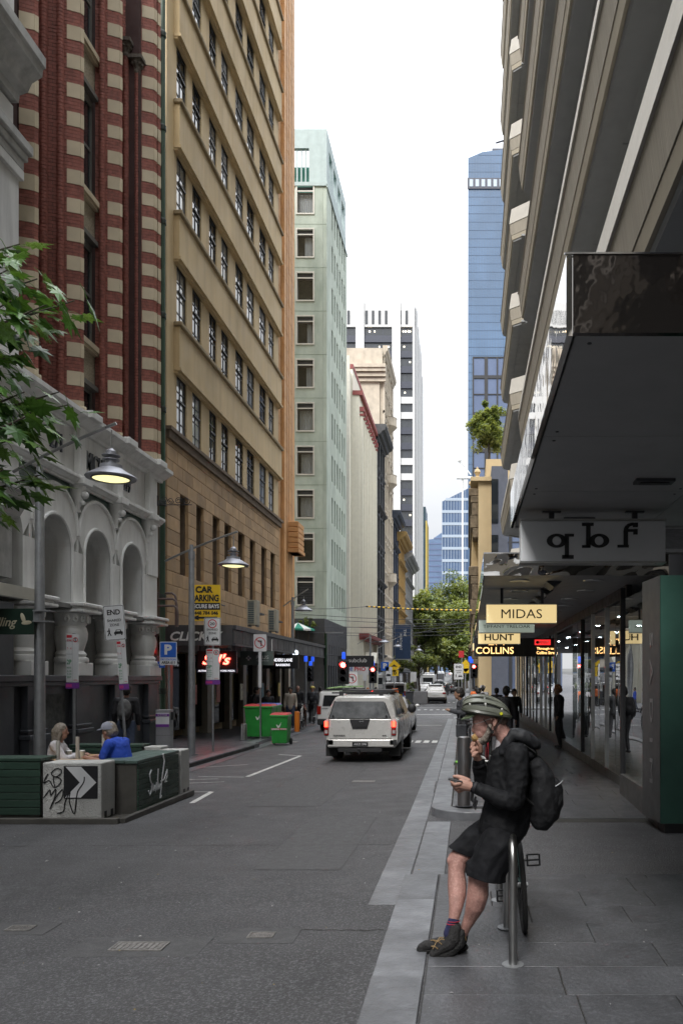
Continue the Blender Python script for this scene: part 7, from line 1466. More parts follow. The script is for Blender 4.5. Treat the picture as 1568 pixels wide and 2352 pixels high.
t = thing('tray_truck', 'small white tray truck with load higher up the street', 'truck', (gx(1008,185), 185, gz(185))); b = MB(); b.box(-1.15,1.15,0,4,.9,2.6); obj('tray', b, m_gcar, t, bevel=.05); b = MB(); b.box(-1,1,4.1,5.8,.6,2.5); obj('cab', b, m_wcar, t, bevel=.1); b = MB(); [b.ball((x_,1.5,2.7), .5, 5) for x_ in (-.7,0,.7)]; obj('load', b, m_signw, t); wheels(t, (1,4.9), .42, .28, 1.05)
t = thing('rubbish_bin', 'dark wheeled rubbish bin beside the blue scooters across the crossing', 'bin', (gx(940,66), 66, gz(66)+.1)); b = MB(); b.loft([[(-.25,-.25,0),(.25,-.25,0),(.25,.25,0),(-.25,.25,0)],[(-.32,-.32,1.05),(.32,-.32,1.05),(.32,.32,1.05),(-.32,.32,1.05)]]); obj('body', b, m_dark, t, bevel=.03); b = MB(); b.box(-.34,.34,-.36,.34,1.05,1.14); obj('lid', b, m_black, t, bevel=.03); wb = MB(); wb.tube([(-.3,.26,.1),(.3,.26,.1)], .1, 10); obj('wheel', wb, m_rub, t)
t = thing('grey_planter', 'long grey planter box with a shrub beyond the crossing', 'planter', (gx(955,70), 70, gz(70)+.05)); b = MB(); b.box(-1.2,1.0,0,1,0,1.1); obj('box', b, MAT('planter_grey', (.22,.22,.23), .7), t, bevel=.02); b, _ = crown((-.6,.5,1.4), (.6,.5,.5), 900, .09, 12, 3); obj('shrub', b.mesh('shrub', recalc=False), m_leafs, t)
sco = bicycle('blue hire scooter standing beside the dark bin across the crossing', gx(931,64), 64, .3, MAT('scooter_blue', (.03,.1,.5), .4), .1)
# ================= PEOPLE =================
m_skin = MAT('skin', (.40,.225,.17), .6, var=.1, vs=12, bump=.08, bs=60); m_skin2 = MAT('skin_tan', (.30,.17,.11), .55, var=.1, vs=12); m_skinl = MAT('skin_leg', (.40,.215,.18), .6, var=.22, vs=14, bump=.2, bs=80, spk=.2, spks=60)
m_hdk = MAT('hair_dark', (.015,.012,.01), .6, var=.3, vs=40); m_hgr = MAT('hair_grey', (.22,.19,.155), .6, var=.35, vs=30, st=(6,6,.6)); m_hor = MAT('hair_ginger', (.32,.13,.05), .6, var=.3, vs=30); m_cbk = MAT('cloth_black', (.016,.016,.019), .75, var=.2, vs=5, bump=.3, bs=9); m_cdg = MAT('cloth_charcoal', (.04,.042,.048), .8, var=.15, vs=5, bump=.3, bs=9); m_cwh = MAT('cloth_white', (.55,.53,.55), .8, var=.06, bump=.3, bs=9); m_cor = MAT('cloth_orange', (.75,.17,.04), .75, var=.1); m_cbl = MAT('cloth_blue', (.02,.07,.45), .8, var=.15, vs=5, bump=.35, bs=8); m_jean = MAT('jeans', (.045,.06,.10), .8, var=.2); m_beige = MAT('cloth_beige', (.38,.33,.27), .8, var=.1)
def person(label, loc, rot=0, J=None, top=m_cdg, bot=m_cbk, hair=m_hdk, skin=m_skin, shoe=m_black, h=1.75, vox=.022, sleeves=1.0, hairlong=0, cap=None, bag=None, bagmat=None, build=1.0, shorts=False):
    D = dict(pel=(0,0,.93), wai=(0,.0,1.1), che=(0,0,1.33), nek=(0,-.01,1.47), hed=(0,-.04,1.62), sL=(.18,0,1.42), sR=(-.18,0,1.42), eL=(.24,.03,1.13), eR=(-.24,.03,1.13), wL=(.24,-.06,.9), wR=(-.24,-.06,.9), hL=(.09,0,.9), hR=(-.09,0,.9), kL=(.11,-.05,.5), kR=(-.11,.06,.5), aL=(.11,.03,.09), aR=(-.11,.2,.12))
    D.update(J or {}); D = {k: Vector(v) for k, v in D.items()}; k = h/1.75; t = thing('person', label, 'person', loc, rot); bw = build
    def torso(mb, g): 
        limb(mb, D['pel'], D['wai'], .135*bw+g, .13*bw+g); limb(mb, D['wai'], D['che'], .13*bw+g, .15*bw+g); limb(mb, D['sL']*.85+D['che']*.15, D['sR']*.85+D['che']*.15, .075+g, .075+g); mb.v = mb.v
    def arm(mb, s, g, f=1.0):
        S, E, W_ = D['s'+s], D['e'+s], D['w'+s]; limb(mb, S, E, .062+g, .047+g); limb(mb, E, E.lerp(W_, f), .045+g, .045+g-(.013)*f)
    def leg(mb, s, g, f=1.0):
        H_, K_, A_ = D['h'+s], D['k'+s], D['a'+s]; limb(mb, H_, K_, .088+g, .058+g); 
        if f > 0: limb(mb, K_, K_.lerp(A_, f), .058+g, .058+g-.02*f)
    hd = D['hed']; fw = Vector((0,-1,0))
    if 'face' in (J or {}): fw = Vector(J['face']).normalized()
    b = MB(); limb(b, D['nek']-Vector((0,0,.06)), hd-Vector((0,0,.05)), .055, .052); b.ball(hd+Vector((0,0,.02)), .105, 8, sc=(.82,.95,1.1)); b.ball(hd+fw*.03-Vector((0,0,.06)), .07, 6, sc=(.85,.9,1)); b.ball(hd+fw*.105-Vector((0,0,.02)), .018, 4, sc=(.8,1,1.3)); sd_ = Vector((fw.y,-fw.x,0))
    for s in (-1,1): b.ball(hd+sd_*s*.088-Vector((0,0,.015)), .025, 4, sc=(.6,.8,1.2))
    for s in 'LR':
        arm(b, s, 0); W_ = D['w'+s]; dv = (W_-D['e'+s]).normalized(); limb(b, W_, W_+dv*.07, .032, .034); 
        for q in range(3): o_ = Vector(((q-1)*.02,0,0)); limb(b, W_+dv*.08+o_, W_+dv*.15+o_*1.1+Vector((0,0,-.01)), .013, .009, n=6)
        leg(b, s, -.004)
    torso(b, -.02); obj('body', fuse(b, vox*.75 if vox < .02 else vox*.8, 3, 'body'), skin, t, scale=(k,k,k))
    b = MB(); torso(b, .012); [arm(b, s, .016, sleeves*.93) if sleeves > .3 else limb(b, D['s'+s], D['s'+s].lerp(D['e'+s], .7), .08, .07) for s in 'LR']; limb(b, D['pel']-Vector((0,0,.03)), D['pel'], .15*bw, .15*bw); obj('jacket', fuse(b, vox, 2, 'jacket', (.006, 14) if vox < .02 else None), top, t, scale=(k,k,k))
    b = MB(); [leg(b, s, .02, .0 if shorts else .93) for s in 'LR']; limb(b, D['pel']-Vector((0,0,.02)), D['pel']+Vector((0,0,.02)), .145*bw, .14*bw); obj('trousers', fuse(b, vox, 2, 'trousers', (.006, 12) if vox < .02 else None), bot, t, scale=(k,k,k))
    for s in 'LR': A_ = D['a'+s]; b = MB(); limb(b, A_+Vector((0,.03,-.04)), A_+fw*.0+Vector((0,-.13,-.055)), .05, .038); b.v = [(x,y,max(z, A_.z-.088)) for x,y,z in b.v]; obj('shoe', fuse(b, .016, 1, 'shoe'), shoe, t, scale=(k,k,k))
    if hair:
        b = MB(); b.ball(hd-fw*.018+Vector((0,0,.045)), .112, 8, sc=(.86,.95,1.02)); b.v = [p for p in b.v]; b.ball(hd-fw*.05-Vector((0,0,.0)), .095, 6)
        if hairlong: limb(b, hd-fw*.06, hd-fw*.09-Vector((0,0,hairlong)), .1, .05); limb(b, hd-fw*.03+Vector((0,0,.02)), hd-fw*.10-Vector((0,0,hairlong*.8)), .105, .06); [limb(b, hd+sd_*s_*.075-Vector((0,0,.02)), hd+sd_*s_*.08-fw*.05-Vector((0,0,hairlong*.7)), .03, .02) for s_ in (-1,1)]
        obj('hair', fuse(b, vox*.7, 1, 'hair', (.006, 30)), hair, t, scale=(k,k,k))
    if cap:
        b = MB(); b.lathe([(.118,.0),(.116,.04),(.09,.09),(.04,.115),(.001,.12)], hd.x, hd.y, 18); b.v = [(x,y,z+hd.z+.04) for x,y,z in b.v]; p = hd+fw*.09; b2 = MB()
        obj('cap', b, cap, t, smooth=True, scale=(k,k,k)); b = MB(); n = 9; vs = []
        for i in range(n+1):
            a = -1.15+2.3*i/n; dvec = fw*cos(a)+sd_*sin(a); vs += [hd+dvec*.105+Vector((0,0,.055)), hd+dvec*(.12+.07*cos(a*1.1))+Vector((0,0,.045-.02*cos(a))), hd+dvec*.105+Vector((0,0,.048)), hd+dvec*(.12+.07*cos(a*1.1))+Vector((0,0,.038-.02*cos(a)))]
        b.add(vs, [(4*i+q0, 4*i+q1, 4*i+4+q1, 4*i+4+q0) for i in range(n) for q0, q1 in ((0,1),(3,2))]); obj('cap_peak', b, cap, t, scale=(k,k,k))
    if bag == 'back':
        c_ = D['che']-fw*.2-Vector((0,0,.1)); b = MB(); b.ball(c_, .16, 8, sc=(.95,.6,1.5)); b.ball(c_-fw*.07-Vector((0,0,.08)), .1, 6, sc=(1,.6,1)); obj('backpack', fuse(b, .02, 2, 'pack', (.006,16)), bagmat or m_cbk, t, scale=(k,k,k))
    if bag == 'tote': c_ = D['eL']+Vector((.05,-.06,-.36)); b = MB(); b.box(c_.x-.05, c_.x+.05, c_.y-.12, c_.y+.12, c_.z-.17, c_.z+.12); obj('tote_bag', b, bagmat or m_cdg, t, bevel=.02, scale=(k,k,k)); b = MB(); b.tube([c_+Vector((0,-.08,.11)), D['eL']+Vector((.02,-.08,-.02)), D['eL']+Vector((.02,-.02,-.02)), c_+Vector((0,.08,.11))], .012, 6); obj('bag_handle', b, bagmat or m_cdg, t, scale=(k,k,k))
    return t
# seated pair (faces along +x / -x). heading handled through rot: local -y = forward
seat = dict(pel=(0,.05,.0), wai=(0,.03,.16), che=(0,-.02,.40), nek=(0,-.05,.54), hed=(0,-.09,.69), sL=(.17,-.02,.48), sR=(-.17,-.02,.48), eL=(.22,-.18,.24), eR=(-.22,-.18,.24), wL=(.1,-.42,.28), wR=(-.1,-.42,.28), hL=(.09,.03,-.01), hR=(-.09,.03,-.01), kL=(.12,-.42,.03), kR=(-.12,-.42,.03), aL=(.12,-.4,-.38), aR=(-.12,-.4,-.38))
zs_ = zg+.02+.48+.03
pw = person('seated woman with long grey hair and a white shirt facing the man in blue', (gx(128,12.5), 12.5, zs_), pi/2+.25, seat, m_cwh, m_cbk, m_hgr, m_skin, h=1.60, vox=.013, hairlong=.34, build=.85)
sm = dict(seat); sm.update(che=(0,-.06,.40), nek=(0,-.14,.53), hed=(0,-.21,.66), sL=(.19,-.07,.48), sR=(-.19,-.07,.48), eL=(.24,-.16,.22), eR=(-.24,-.2,.22), wL=(.15,-.46,.26), wR=(-.08,-.42,.26))
pm_ = person('seated man in a blue shirt and grey cap leaning on the timber table', (gx(278,12.2), 12.2, zs_), -pi/2-.2, sm, m_cbl, m_jean, m_hgr, m_skin, h=1.74, vox=.013, sleeves=.2, cap=MAT('cap_grey', (.24,.25,.30), .8, var=.15), build=1.15)
person('walking man with a black and white backpack before the dark arcade base', (gx(290,17.8), 17.8, gz(17.8)+HK), pi+.2, dict(hed=(.0,-.03,1.63)), m_cbk, m_jean, m_hdk, h=1.78, vox=.016, bag='back', bagmat=MAT('pack_mono', (.12,.12,.12), .7, var=.9, vs=3))
# man reading phone
ph = dict(face=(0,-1,-.0), hed=(0,-.1,1.60), nek=(0,-.03,1.46), eL=(.22,-.02,1.15), wL=(.08,-.3,1.22), eR=(-.22,-.02,1.15), wR=(-.06,-.3,1.22), kL=(.11,-.0,.5), kR=(-.11,-.02,.5), aL=(.11,-.04,.09), aR=(-.13,.06,.09))
Y_ = 18.3; pp = person('young man in a dark grey top looking down at his phone beside the kerb', (gx(1063,Y_), Y_, gz(Y_)+HK), -pi/2+.15, ph, m_cdg, m_cbk, m_hdk, m_skin2, MAT('shoe_lime', (.15,.4,.05), .5, var=.6, vs=20), h=1.74, vox=.014, bag='tote')
t = thing('mobile_phone', 'black phone held by the young man in the dark grey top', 'phone', (gx(1036,Y_), Y_, 1.20+gz(Y_)+HK), (0,.5,0)); b = MB(); b.box(-.075,.075,-.035,.035,-.004,.004); obj('phone_body', b, m_black, t, bevel=.003)
ppl = [('man in a dark coat with ginger hair standing by the shop glass', 1283, 23, pi/2*-1, m_cbk, m_cbk, m_hor, None, 1.8),
 ('person in a black jacket with backpack behind the cyclist, nearest of the crowd', 1162, 21, pi-.3, m_cbk, m_cbk, m_hdk, 'back', 1.75),
 ('person in a white cap and shirt in the middle of the right crowd', 1108, 34, pi, m_cwh, m_jean, m_hdk, 'back', 1.78),
 ('worker in an orange jacket waiting at the right corner', 1092, 40, pi, m_cor, m_cbk, m_hdk, None, 1.75),
 ('person in a dark hoodie just right of the man with the phone', 1098, 27, pi+.4, m_cdg, m_cbk, m_hdk, None, 1.7),
 ('person in black at the back of the right crowd near the glass', 1140, 31, pi, m_cbk, m_jean, m_hdk, None, 1.68),
 ('dark haired person walking close to the glass under the gold lettering', 1180, 27, .2, m_cbk, m_cbk, m_hdk, None, 1.66),
 ('person in a black coat in the pizza shop doorway, left of two', 588, 30, pi/2, m_cbk, m_cbk, m_hdk, 'back', 1.72),
 ('person in a black coat in the pizza shop doorway, right of two', 616, 31, .5, m_cbk, m_cbk, m_hdk, None, 1.6),
 ('woman in a cream jacket and jeans walking past the third lamp post', 667, 33.5, .2, m_beige, m_jean, m_hdk, None, 1.72),
 ('man in black with a dog beside the woman in the cream jacket', 684, 36, .1, m_cbk, m_cbk, None, None, 1.78),
 ('cyclist with a backpack and bright cap standing over a bicycle on the left', 717, 38, pi, m_cdg, m_cbk, None, 'back', 1.75),
 ('pedestrian in a pale shirt crossing behind the white van', 735, 43, pi, m_cwh, m_jean, m_hdk, None, 1.7),
 ('pedestrian in dark clothes crossing between the ute and the deco building', 815, 52, -pi/2, m_cbk, m_jean, m_hdk, None, 1.75),
 ('pedestrian in a white top crossing below the second traffic light', 845, 53, -pi/2, m_cwh, m_cbk, m_hor, None, 1.68),
 ('pedestrian in a blue top crossing ahead of the white sedan', 862, 54, pi/2, m_cbl, m_jean, m_hdk, None, 1.7),
 ('worker in an orange shirt standing at the open back of the van', 907, 67.0, pi, m_cor, m_cbk, m_hdk, None, 1.72),
 ('person in a light blue shirt on the far left footpath by the yellow diamond', 899, 84, pi, MAT('cloth_pale_blue', (.3,.4,.55), .8), m_cbk, m_hdk, None, 1.75),
 ('motorcyclist in black riding up the far road left of the dark sedan', 1027, 105, pi, m_cbk, m_cbk, m_hgr, None, 1.7)]
for i, (lb, px, Y, rt, tp, bt_, hr, bg_, hh) in enumerate(ppl):
    on = 0 if 45 < Y < 60 or px in (907,1027) else HK; person(lb, (gx(px,Y), Y, gz(Y)+on), rt, None, tp, bt_, hr, m_skin2 if i % 3 == 0 else m_skin, h=hh, vox=.028 if Y > 30 else .02, bag=bg_, cap=(m_cwh if px == 1108 else MAT('cap_bright', (.5,.4,.1), .6, var=.8, vs=20) if px == 717 else None))
bicycle('bicycle held upright by the cyclist on the left footpath', gx(722,37.2), 37.0, .15, m_black, HK)
bicycle('motor scooter like bike under the far motorcyclist', gx(1027,104.6), 104.4, 0, m_black, 0)
# dog
t = thing('dog', 'slim brown dog standing beside the man in black on the left footpath', 'dog', (gx(698,34.5), 34.5, gz(34.5)+HK), .4); b = MB()
limb(b, (0,0,.52), (0,.42,.5), .13, .09); limb(b, (0,-.04,.58), (0,-.2,.74), .08, .06); b.ball((0,-.26,.78), .085, 6, sc=(.85,1.1,.9)); limb(b, (0,-.3,.76), (0,-.42,.73), .045, .03)
for s in (-1,1): limb(b, (s*.07,-.0,.45), (s*.07,.02,.24), .05, .028); limb(b, (s*.07,.02,.24), (s*.07,-.0,.03), .026, .03); limb(b, (s*.07,.4,.48), (s*.08,.34,.28), .07, .035); limb(b, (s*.08,.34,.28), (s*.08,.46,.2), .03, .024); limb(b, (s*.08,.46,.2), (s*.08,.42,.03), .022, .028); b.ball((s*.06,-.22,.84), .03, 4, sc=(.6,.5,1.4))
limb(b, (0,.46,.52), (0,.62,.6), .025, .012); obj('body', fuse(b, .015, 2, 'dog'), MAT('dog_brown', (.09,.045,.025), .7, var=.3), t)
b = MB(); b.tube([(.0,-.1,.72),(.1,.3,.95)], .006, 4); obj('collar', b, m_red, t)
# ================= THE CYCLIST (foreground man) =================
YM = 5.62
def m(cx_, cy_, dy=0.0):
    px = (1600+cx_/1.96)/1.7418; py = (2700+cy_/1.96)/1.7418; p = at(px, py, YM); return Vector((p.x, YM+dy, p.z))
man0 = Vector((-.1, YM, gz(YM)+.02)); man = thing('person', 'man in black jacket and green bicycle helmet eating and reading his phone against the rack', 'person', man0)
def M(*a): return m(*a)-man0
S = .000897
def cl(mb, pts, n=12):
    """chain of (cx,cy,dy,radius_px)"""
    P_ = [(M(x,y,d), r*S) for x, y, d, r in pts]
    for (p, r), (q, s) in zip(P_, P_[1:]): limb(mb, p, q, r, s, n=n)
def ell(mb, cx_, cy_, dy, rx, ry, rz, ang=0, n=10):
    mb.ball(M(cx_,cy_,dy), 1, n, sc=(rx*S, ry*S, rz*S), rot=(0, radians(ang), 0))
# --- body: head, neck, torso core, arms, legs as one surface
b = MB()
ell(b, 705,300,0,128,86,118); ell(b, 660,330,0,95,75,92); ell(b, 640,395,0,72,62,75); ell(b, 640,455,0,58,50,56, 20); ell(b, 700,430,0,75,60,60)     # skull, face, jaw
cl(b, [(596,372,0,24),(580,410,0,19),(574,438,0,17)]); ell(b, 584,442,-14,12,12,11); ell(b, 584,442,14,12,12,11); ell(b, 590,368,0,26,52,14,-15)   # nose, brow
ell(b, 596,478,0,16,26,9,20); ell(b, 604,492,0,15,24,9,10); ell(b, 620,520,0,30,34,26)
for s in (-1,1): ell(b, 742,365,s*.078,22,11,38,14); ell(b, 737,392,s*.08,12,8,14); ell(b, 655,420,s*.035,32,22,40)
cl(b, [(760,390,0,66),(800,450,0,64),(840,520,0,74),(880,590,0,100)])
cl(b, [(900,650,0,120),(870,850,0,125),(850,1050,0,120),(800,1240,0,118)])
# near leg (left) and far leg, crossed
cl(b, [(740,1330,-.09,100),(620,1540,-.085,88),(610,1610,-.08,80)]); cl(b, [(610,1610,-.08,80),(608,1700,-.07,86),(590,1790,-.05,78),(555,1890,-.02,56),(515,1980,0,42),(495,2040,.02,38)]); ell(b, 596,1610,-.10,46,40,50)
cl(b, [(640,1290,.09,90),(500,1420,.08,86),(450,1470,.075,80)]); cl(b, [(450,1480,.07,78),(440,1560,.05,68),(446,1650,.03,76),(448,1730,0,72),(436,1820,-.04,54),(420,1900,-.06,42),(410,2000,-.06,38)]); ell(b, 405,1475,.06,42,44,46)
obj('body', fuse(b, .0065, 3, 'body', one=True), m_skinl, man)
# ear detail, glasses, beard
b = MB(); 
for s in (-1,1):
    b.tube([M(728+20*cos(a),362-26*sin(a), s*.092) for a in [-1.3+i*.45 for i in range(10)]], .0045, 6)
    b.tube([M(742,378,s*.09),M(734,398,s*.09)], .008, 6)
obj('ear_rim', b, m_skin, man, smooth=True)
b = MB(); b.tube([M(582,382,-.055),M(640,366,-.078),M(725,330,-.09)], .0022, 6); b.tube([M(582,382,.055),M(640,366,.078),M(725,330,.09)], .0022, 6)
for s in (-1,1): b.tube([M(576+9*cos(a), 390-20*sin(a), s*(.034+.0)+.024*cos(a)) for a in [i*pi/8 for i in range(17)]], .0018, 5)
b.tube([M(570,384,-.012),M(570,384,.012)], .002, 5); obj('spectacles', b, m_steel, man, smooth=True)
b = MB(); random.seed(2); ell(b, 640,515,0,40,42,36,20); ell(b, 668,500,0,42,52,34,10); ell(b, 625,470,0,18,36,10,15); ell(b, 600,490,0,14,26,9)
for s in (-1,1): cl(b, [(700,395,s*.078,14),(690,450,s*.07,20),(665,500,s*.045,26)]); 
obj('beard', fuse(b, .005, 1, 'beard', (.003, 90)), MAT('grey_beard', (.26,.225,.19), .8, var=.5, vs=70, bump=.5, bs=150), man)
b = MB(); ell(b, 790,330,0,60,78,84,0); ell(b, 745,290,0,95,88,80); obj('hair', fuse(b, .007, 2, 'hair', (.0015, 90)), MAT('cropped_hair', (.16,.12,.095), .8, var=.4, vs=80), man)
b = MB(); 
for s in (-1,1): ell(b, 600,398,s*.034,9,9,8)
obj('eye', b, m_white, man)
# --- jacket
b = MB(); cl(b, [(880,600,0,118),(890,700,0,140),(870,880,0,140),(840,1040,0,145),(800,1170,0,168),(790,1225,0,170)]); cl(b, [(800,640,0,90),(770,800,0,95),(760,1000,0,95),(745,1130,0,115),(735,1210,0,118)]); ell(b, 985,620,0,85,150,70); ell(b, 900,600,-.12,95,80,80); ell(b, 900,600,.12,95,80,80)
cl(b, [(930,1020,0,110),(900,1180,0,110),(880,1235,0,100)])
cl(b, [(900,620,-.17,92),(905,760,-.2,84),(895,880,-.22,78),(880,950,-.22,76)]); cl(b, [(880,950,-.22,76),(780,945,-.2,66),(690,905,-.17,56),(620,875,-.14,46),(578,862,-.13,42)])
cl(b, [(880,620,.17,88),(800,800,.2,76),(700,940,.2,68)]); cl(b, [(700,940,.2,68),(640,830,.14,60),(622,740,.1,54),(618,700,.08,50)])
jk = fuse(b, .0085, 3, 'jacket', (.006, 17)); obj('jacket', jk, MAT('jacket_black', (.009,.0095,.011), .75, var=.2, vs=6, bump=.3, bs=14, spec=.22), man)
b = MB(); cl(b, [(860,590,0,70),(930,520,0,60),(1000,500,0,58),(1060,540,0,48)]); 
for s in (-1,1): cl(b, [(800,600,s*.07,30),(840,520,s*.09,40),(880,470,s*.085,42),(960,480,s*.09,46),(1040,530,s*.06,44)])
ell(b, 1000,520,0,80,95,44,-15); obj('hood', fuse(b, .008, 3, 'hood', (.008, 12)), MAT('jacket_hood', (.02,.021,.024), .65, spec=.3, var=.3, vs=7, bump=.3, bs=12), man)
b = MB(); cl(b, [(770,600,0,34),(790,540,0,44),(820,500,0,62)]); obj('shirt', fuse(b, .007, 2, 'shirt'), m_cwh, man)
b = MB(); b.tube([M(x,y,-.215) for x,y in ((832,722),(846,718),(860,724),(858,745),(846,758),(834,744),(832,722))], .0022, 5); b.tube([M(840,730,-.217),(M(850,745,-.217))], .002, 4); b.tube([M(852,730,-.217),M(842,740,-.217)], .002, 4); obj('sleeve_badge', b, m_steel, man)
for (x,y,d,r,x2,y2,d2) in ((578,862,-.13,44,596,868,-.135),(618,706,.08,52,622,724,.085)): b = MB(); b.tube([M(x,y,d),M(x2,y2,d2)], r*S*1.03, 14); obj('cuff', b, m_cbk, man, smooth=True)
b = MB(); b.tube([M(560,890,-.13),M(556,960,-.13),M(566,980,-.13),M(572,905,-.13)], .006, 6); b.tube([M(590,930,-.16),M(575,1000,-.15),M(585,1030,-.15),M(600,960,-.15)], .008, 6); obj('wrist_strap', b, m_black, man, smooth=True)
# --- shorts
def plane_cut(me, co, no):
    bm = bmesh.new(); bm.from_mesh(me); bmesh.ops.bisect_plane(bm, geom=bm.verts[:]+bm.edges[:]+bm.faces[:], plane_co=co, plane_no=no, clear_outer=True); es = [e for e in bm.edges if e.is_boundary]
    if es: bmesh.ops.edgeloop_fill(bm, edges=es)
    bm.to_mesh(me); bm.free()
m_shorts = MAT('shorts_black', (.0105,.011,.013), .8, spec=.2, var=.3, vs=6, bump=.45, bs=11)
b = MB(); cl(b, [(775,1250,0,150),(770,1330,-.03,150)]); cl(b, [(760,1300,-.09,135),(700,1430,-.1,142),(660,1520,-.1,148),(640,1640,-.1,145)]); cl(b, [(790,1420,-.07,95),(750,1530,-.08,95),(730,1620,-.08,95)])
sh = fuse(b, .009, 3, 'shorts', (.012, 8)); a_, c_ = M(500,1522,0), M(815,1600,0); d_ = (c_-a_).normalized(); plane_cut(sh, a_, Vector((d_.z, 0, -d_.x)))
obj('shorts', sh, m_shorts, man)
b = MB(); cl(b, [(690,1250,.09,115),(580,1330,.09,112),(520,1385,.085,102),(440,1450,.08,100)]); sh = fuse(b, .009, 3, 'shorts_leg', (.01, 9)); a_, c_ = M(425,1383,0), M(540,1430,0); d_ = (c_-a_).normalized()
plane_cut(sh, a_, Vector((d_.z, 0, -d_.x))); obj('shorts_leg', sh, m_shorts, man)
# --- hands. near (left) hand holding phone, palm up; far hand at mouth
b = MB(); cl(b, [(575,862,-.13,34),(545,858,-.13,38),(510,850,-.13,42),(480,842,-.13,40)]); cl(b, [(530,820,-.12,28),(490,800,-.115,24),(455,786,-.11,17),(425,784,-.105,13)])   # palm, thumb
for k, (x1,y1,x2,y2,x3,y3,d) in enumerate(((470,830,430,838,405,818,-.16),(475,850,440,862,412,842,-.145),(482,866,450,884,425,866,-.13),(492,880,462,898,440,884,-.115))): cl(b, [(x1,y1,d,17),(x2,y2,d,15),(x3,y3,d,12)], n=8)
obj('hand', fuse(b, .0035, 2, 'hand'), m_skin, man)
b = MB(); cl(b, [(618,690,.08,38),(610,640,.06,40),(602,600,.045,44),(606,570,.035,40)])
for k, (x1,y1,x2,y2,x3,y3,d) in enumerate(((600,560,566,545,590,510,.01),(592,580,560,570,580,538,-.012),(590,606,564,602,590,574,-.03),(596,632,574,630,602,606,-.045))): cl(b, [(x1,y1,d+.015,19),(x2,y2,d,17),(x3,y3,d,14)], n=8)
cl(b, [(630,600,.01,22),(628,555,-.01,18),(612,520,-.02,14)]); obj('hand', fuse(b, .0035, 2, 'hand'), m_skin, man)
# --- socks and shoes
b = MB(); cl(b, [(420,1905,-.062,44),(400,1960,-.062,42),(385,2010,-.062,46)]); obj('sock', fuse(b, .006, 2, 'sock'), MAT('sock_navy', (.02,.022,.07), .9, var=.4, vs=30), man)
b = MB()
for yy, x_ in ((1912,422),(1932,412)): b.tube([M(x_+46*cos(a), yy+4*sin(a), -.062+.041*sin(a)) for a in [i*pi/8 for i in range(17)]], .0035, 5)
obj('sock_stripe', b, MAT('sock_red', (.35,.03,.05), .9), man)
m_shoe = MAT('shoe_mesh', (.022,.021,.021), .65, var=.3, vs=30, bump=.6, bs=120); m_sole = MAT('shoe_sole', (.014,.014,.014), .7, bump=.8, bs=60, vs=20)
def shoe(pts, sole, lace, dy, acc):
    b = MB(); cl(b, pts); obj('shoe', fuse(b, .005, 2, 'shoe', (.0015, 40)), m_shoe, man)
    b = MB(); cl(b, sole); so_ = fuse(b, .0055, 2, 'sole', (.003, 55)); obj('shoe_sole', so_, m_sole, man)
    b = MB()
    for p, q in lace: b.tube([M(*p), M((p[0]+q[0])/2, (p[1]+q[1])/2-14, p[2]-.01), M(*q)], .0035, 5)
    obj('shoelace', b, acc, man)
lc = MAT('lace_tan', (.3,.2,.09), .8)
shoe([(430,1960,-.07,50),(420,2040,-.07,62),(390,2080,-.07,58),(320,2120,-.07,48),(268,2165,-.07,36)], [(478,2000,-.07,30),(470,2080,-.07,38),(400,2150,-.07,36),(320,2178,-.07,34),(262,2190,-.07,28)], [((350,2040,-.11),(300,2050,-.12)),((330,2075,-.11),(268,2040,-.12)),((300,2110,-.11),(250,2090,-.11)),((340,2050,-.04),(285,2065,-.11)),((310,2085,-.03),(262,2110,-.11))], 0, lc)
shoe([(492,2045,.03,44),(478,2090,.03,50),(400,2120,.03,52),(300,2120,.03,48),(200,2135,.03,38),(162,2150,.03,30)], [(510,2148,.03,26),(440,2172,.03,30),(330,2178,.03,30),(220,2172,.03,30),(155,2165,.03,28)], [((505,2050,.0),(515,2080,-.02)),((240,2085,-.0),(280,2100,.0))], 0, lc)
# --- helmet
hm = MB(); R = []
HC = M(678, 300, 0); HL, HW, HH = 180*S, 118*S, 140*S; tilt = radians(-9)
def hp(u_, v_, k=1.0):   # u along length angle 0..pi (front to back over top), v across -1..1
    a = u_; x = -cos(a)*HL*k; z = sin(a)**.8*HH*k if sin(a) > 0 else 0; w = sin(max(.12, min(pi-.12, a)))**.55*HW*k
    th = v_*pi/2; y = sin(th)*w; zz = z*cos(th)**.75 if cos(th) > 0 else 0; xr = x*cos(tilt)-zz*sin(tilt)*-1*0; 
    X_ = x*cos(tilt)+zz*sin(tilt); Z_ = -x*sin(tilt)*-1+zz*cos(tilt)
    return HC+Vector((X_, y, Z_))
ribs = [(-1,-.78),(-.72,-.46),(-.41,-.15),(-.11,.11),(.15,.41),(.46,.72),(.78,1)]
for va, vb in ribs:
    rings = []
    for i in range(19):
        a = .1+(pi-.2)*i/18; sh_ = 1+.0*sin(a); w_ = (vb-va)/2*(.72+.42*abs(cos(a))**1.5); c_ = (va+vb)/2; p = [hp(a, c_-w_, 1.0), hp(a, c_-w_*.8, 1.075), hp(a, c_+w_*.8, 1.075), hp(a, c_+w_, 1.0), hp(a, c_, .9)]; rings.append(p)
    hm.loft(rings)
m_hel = MAT('helmet_green', (.13,.138,.112), .35, var=.4, vs=6, st=(.5,2,2), coat=.2); hel = obj('helmet', hm, m_hel, man, smooth=True)
b = MB(); rings = []
for i in range(13):
    a = .15+(pi-.3)*i/12; rings.append([hp(a, v_, .93) for v_ in [-1+k*.2 for k in range(11)]])
b.loft(rings, closed=False, cap=False); obj('helmet_liner', b, MAT('helmet_liner', (.02,.022,.02), .7), man, smooth=True)
b = MB()
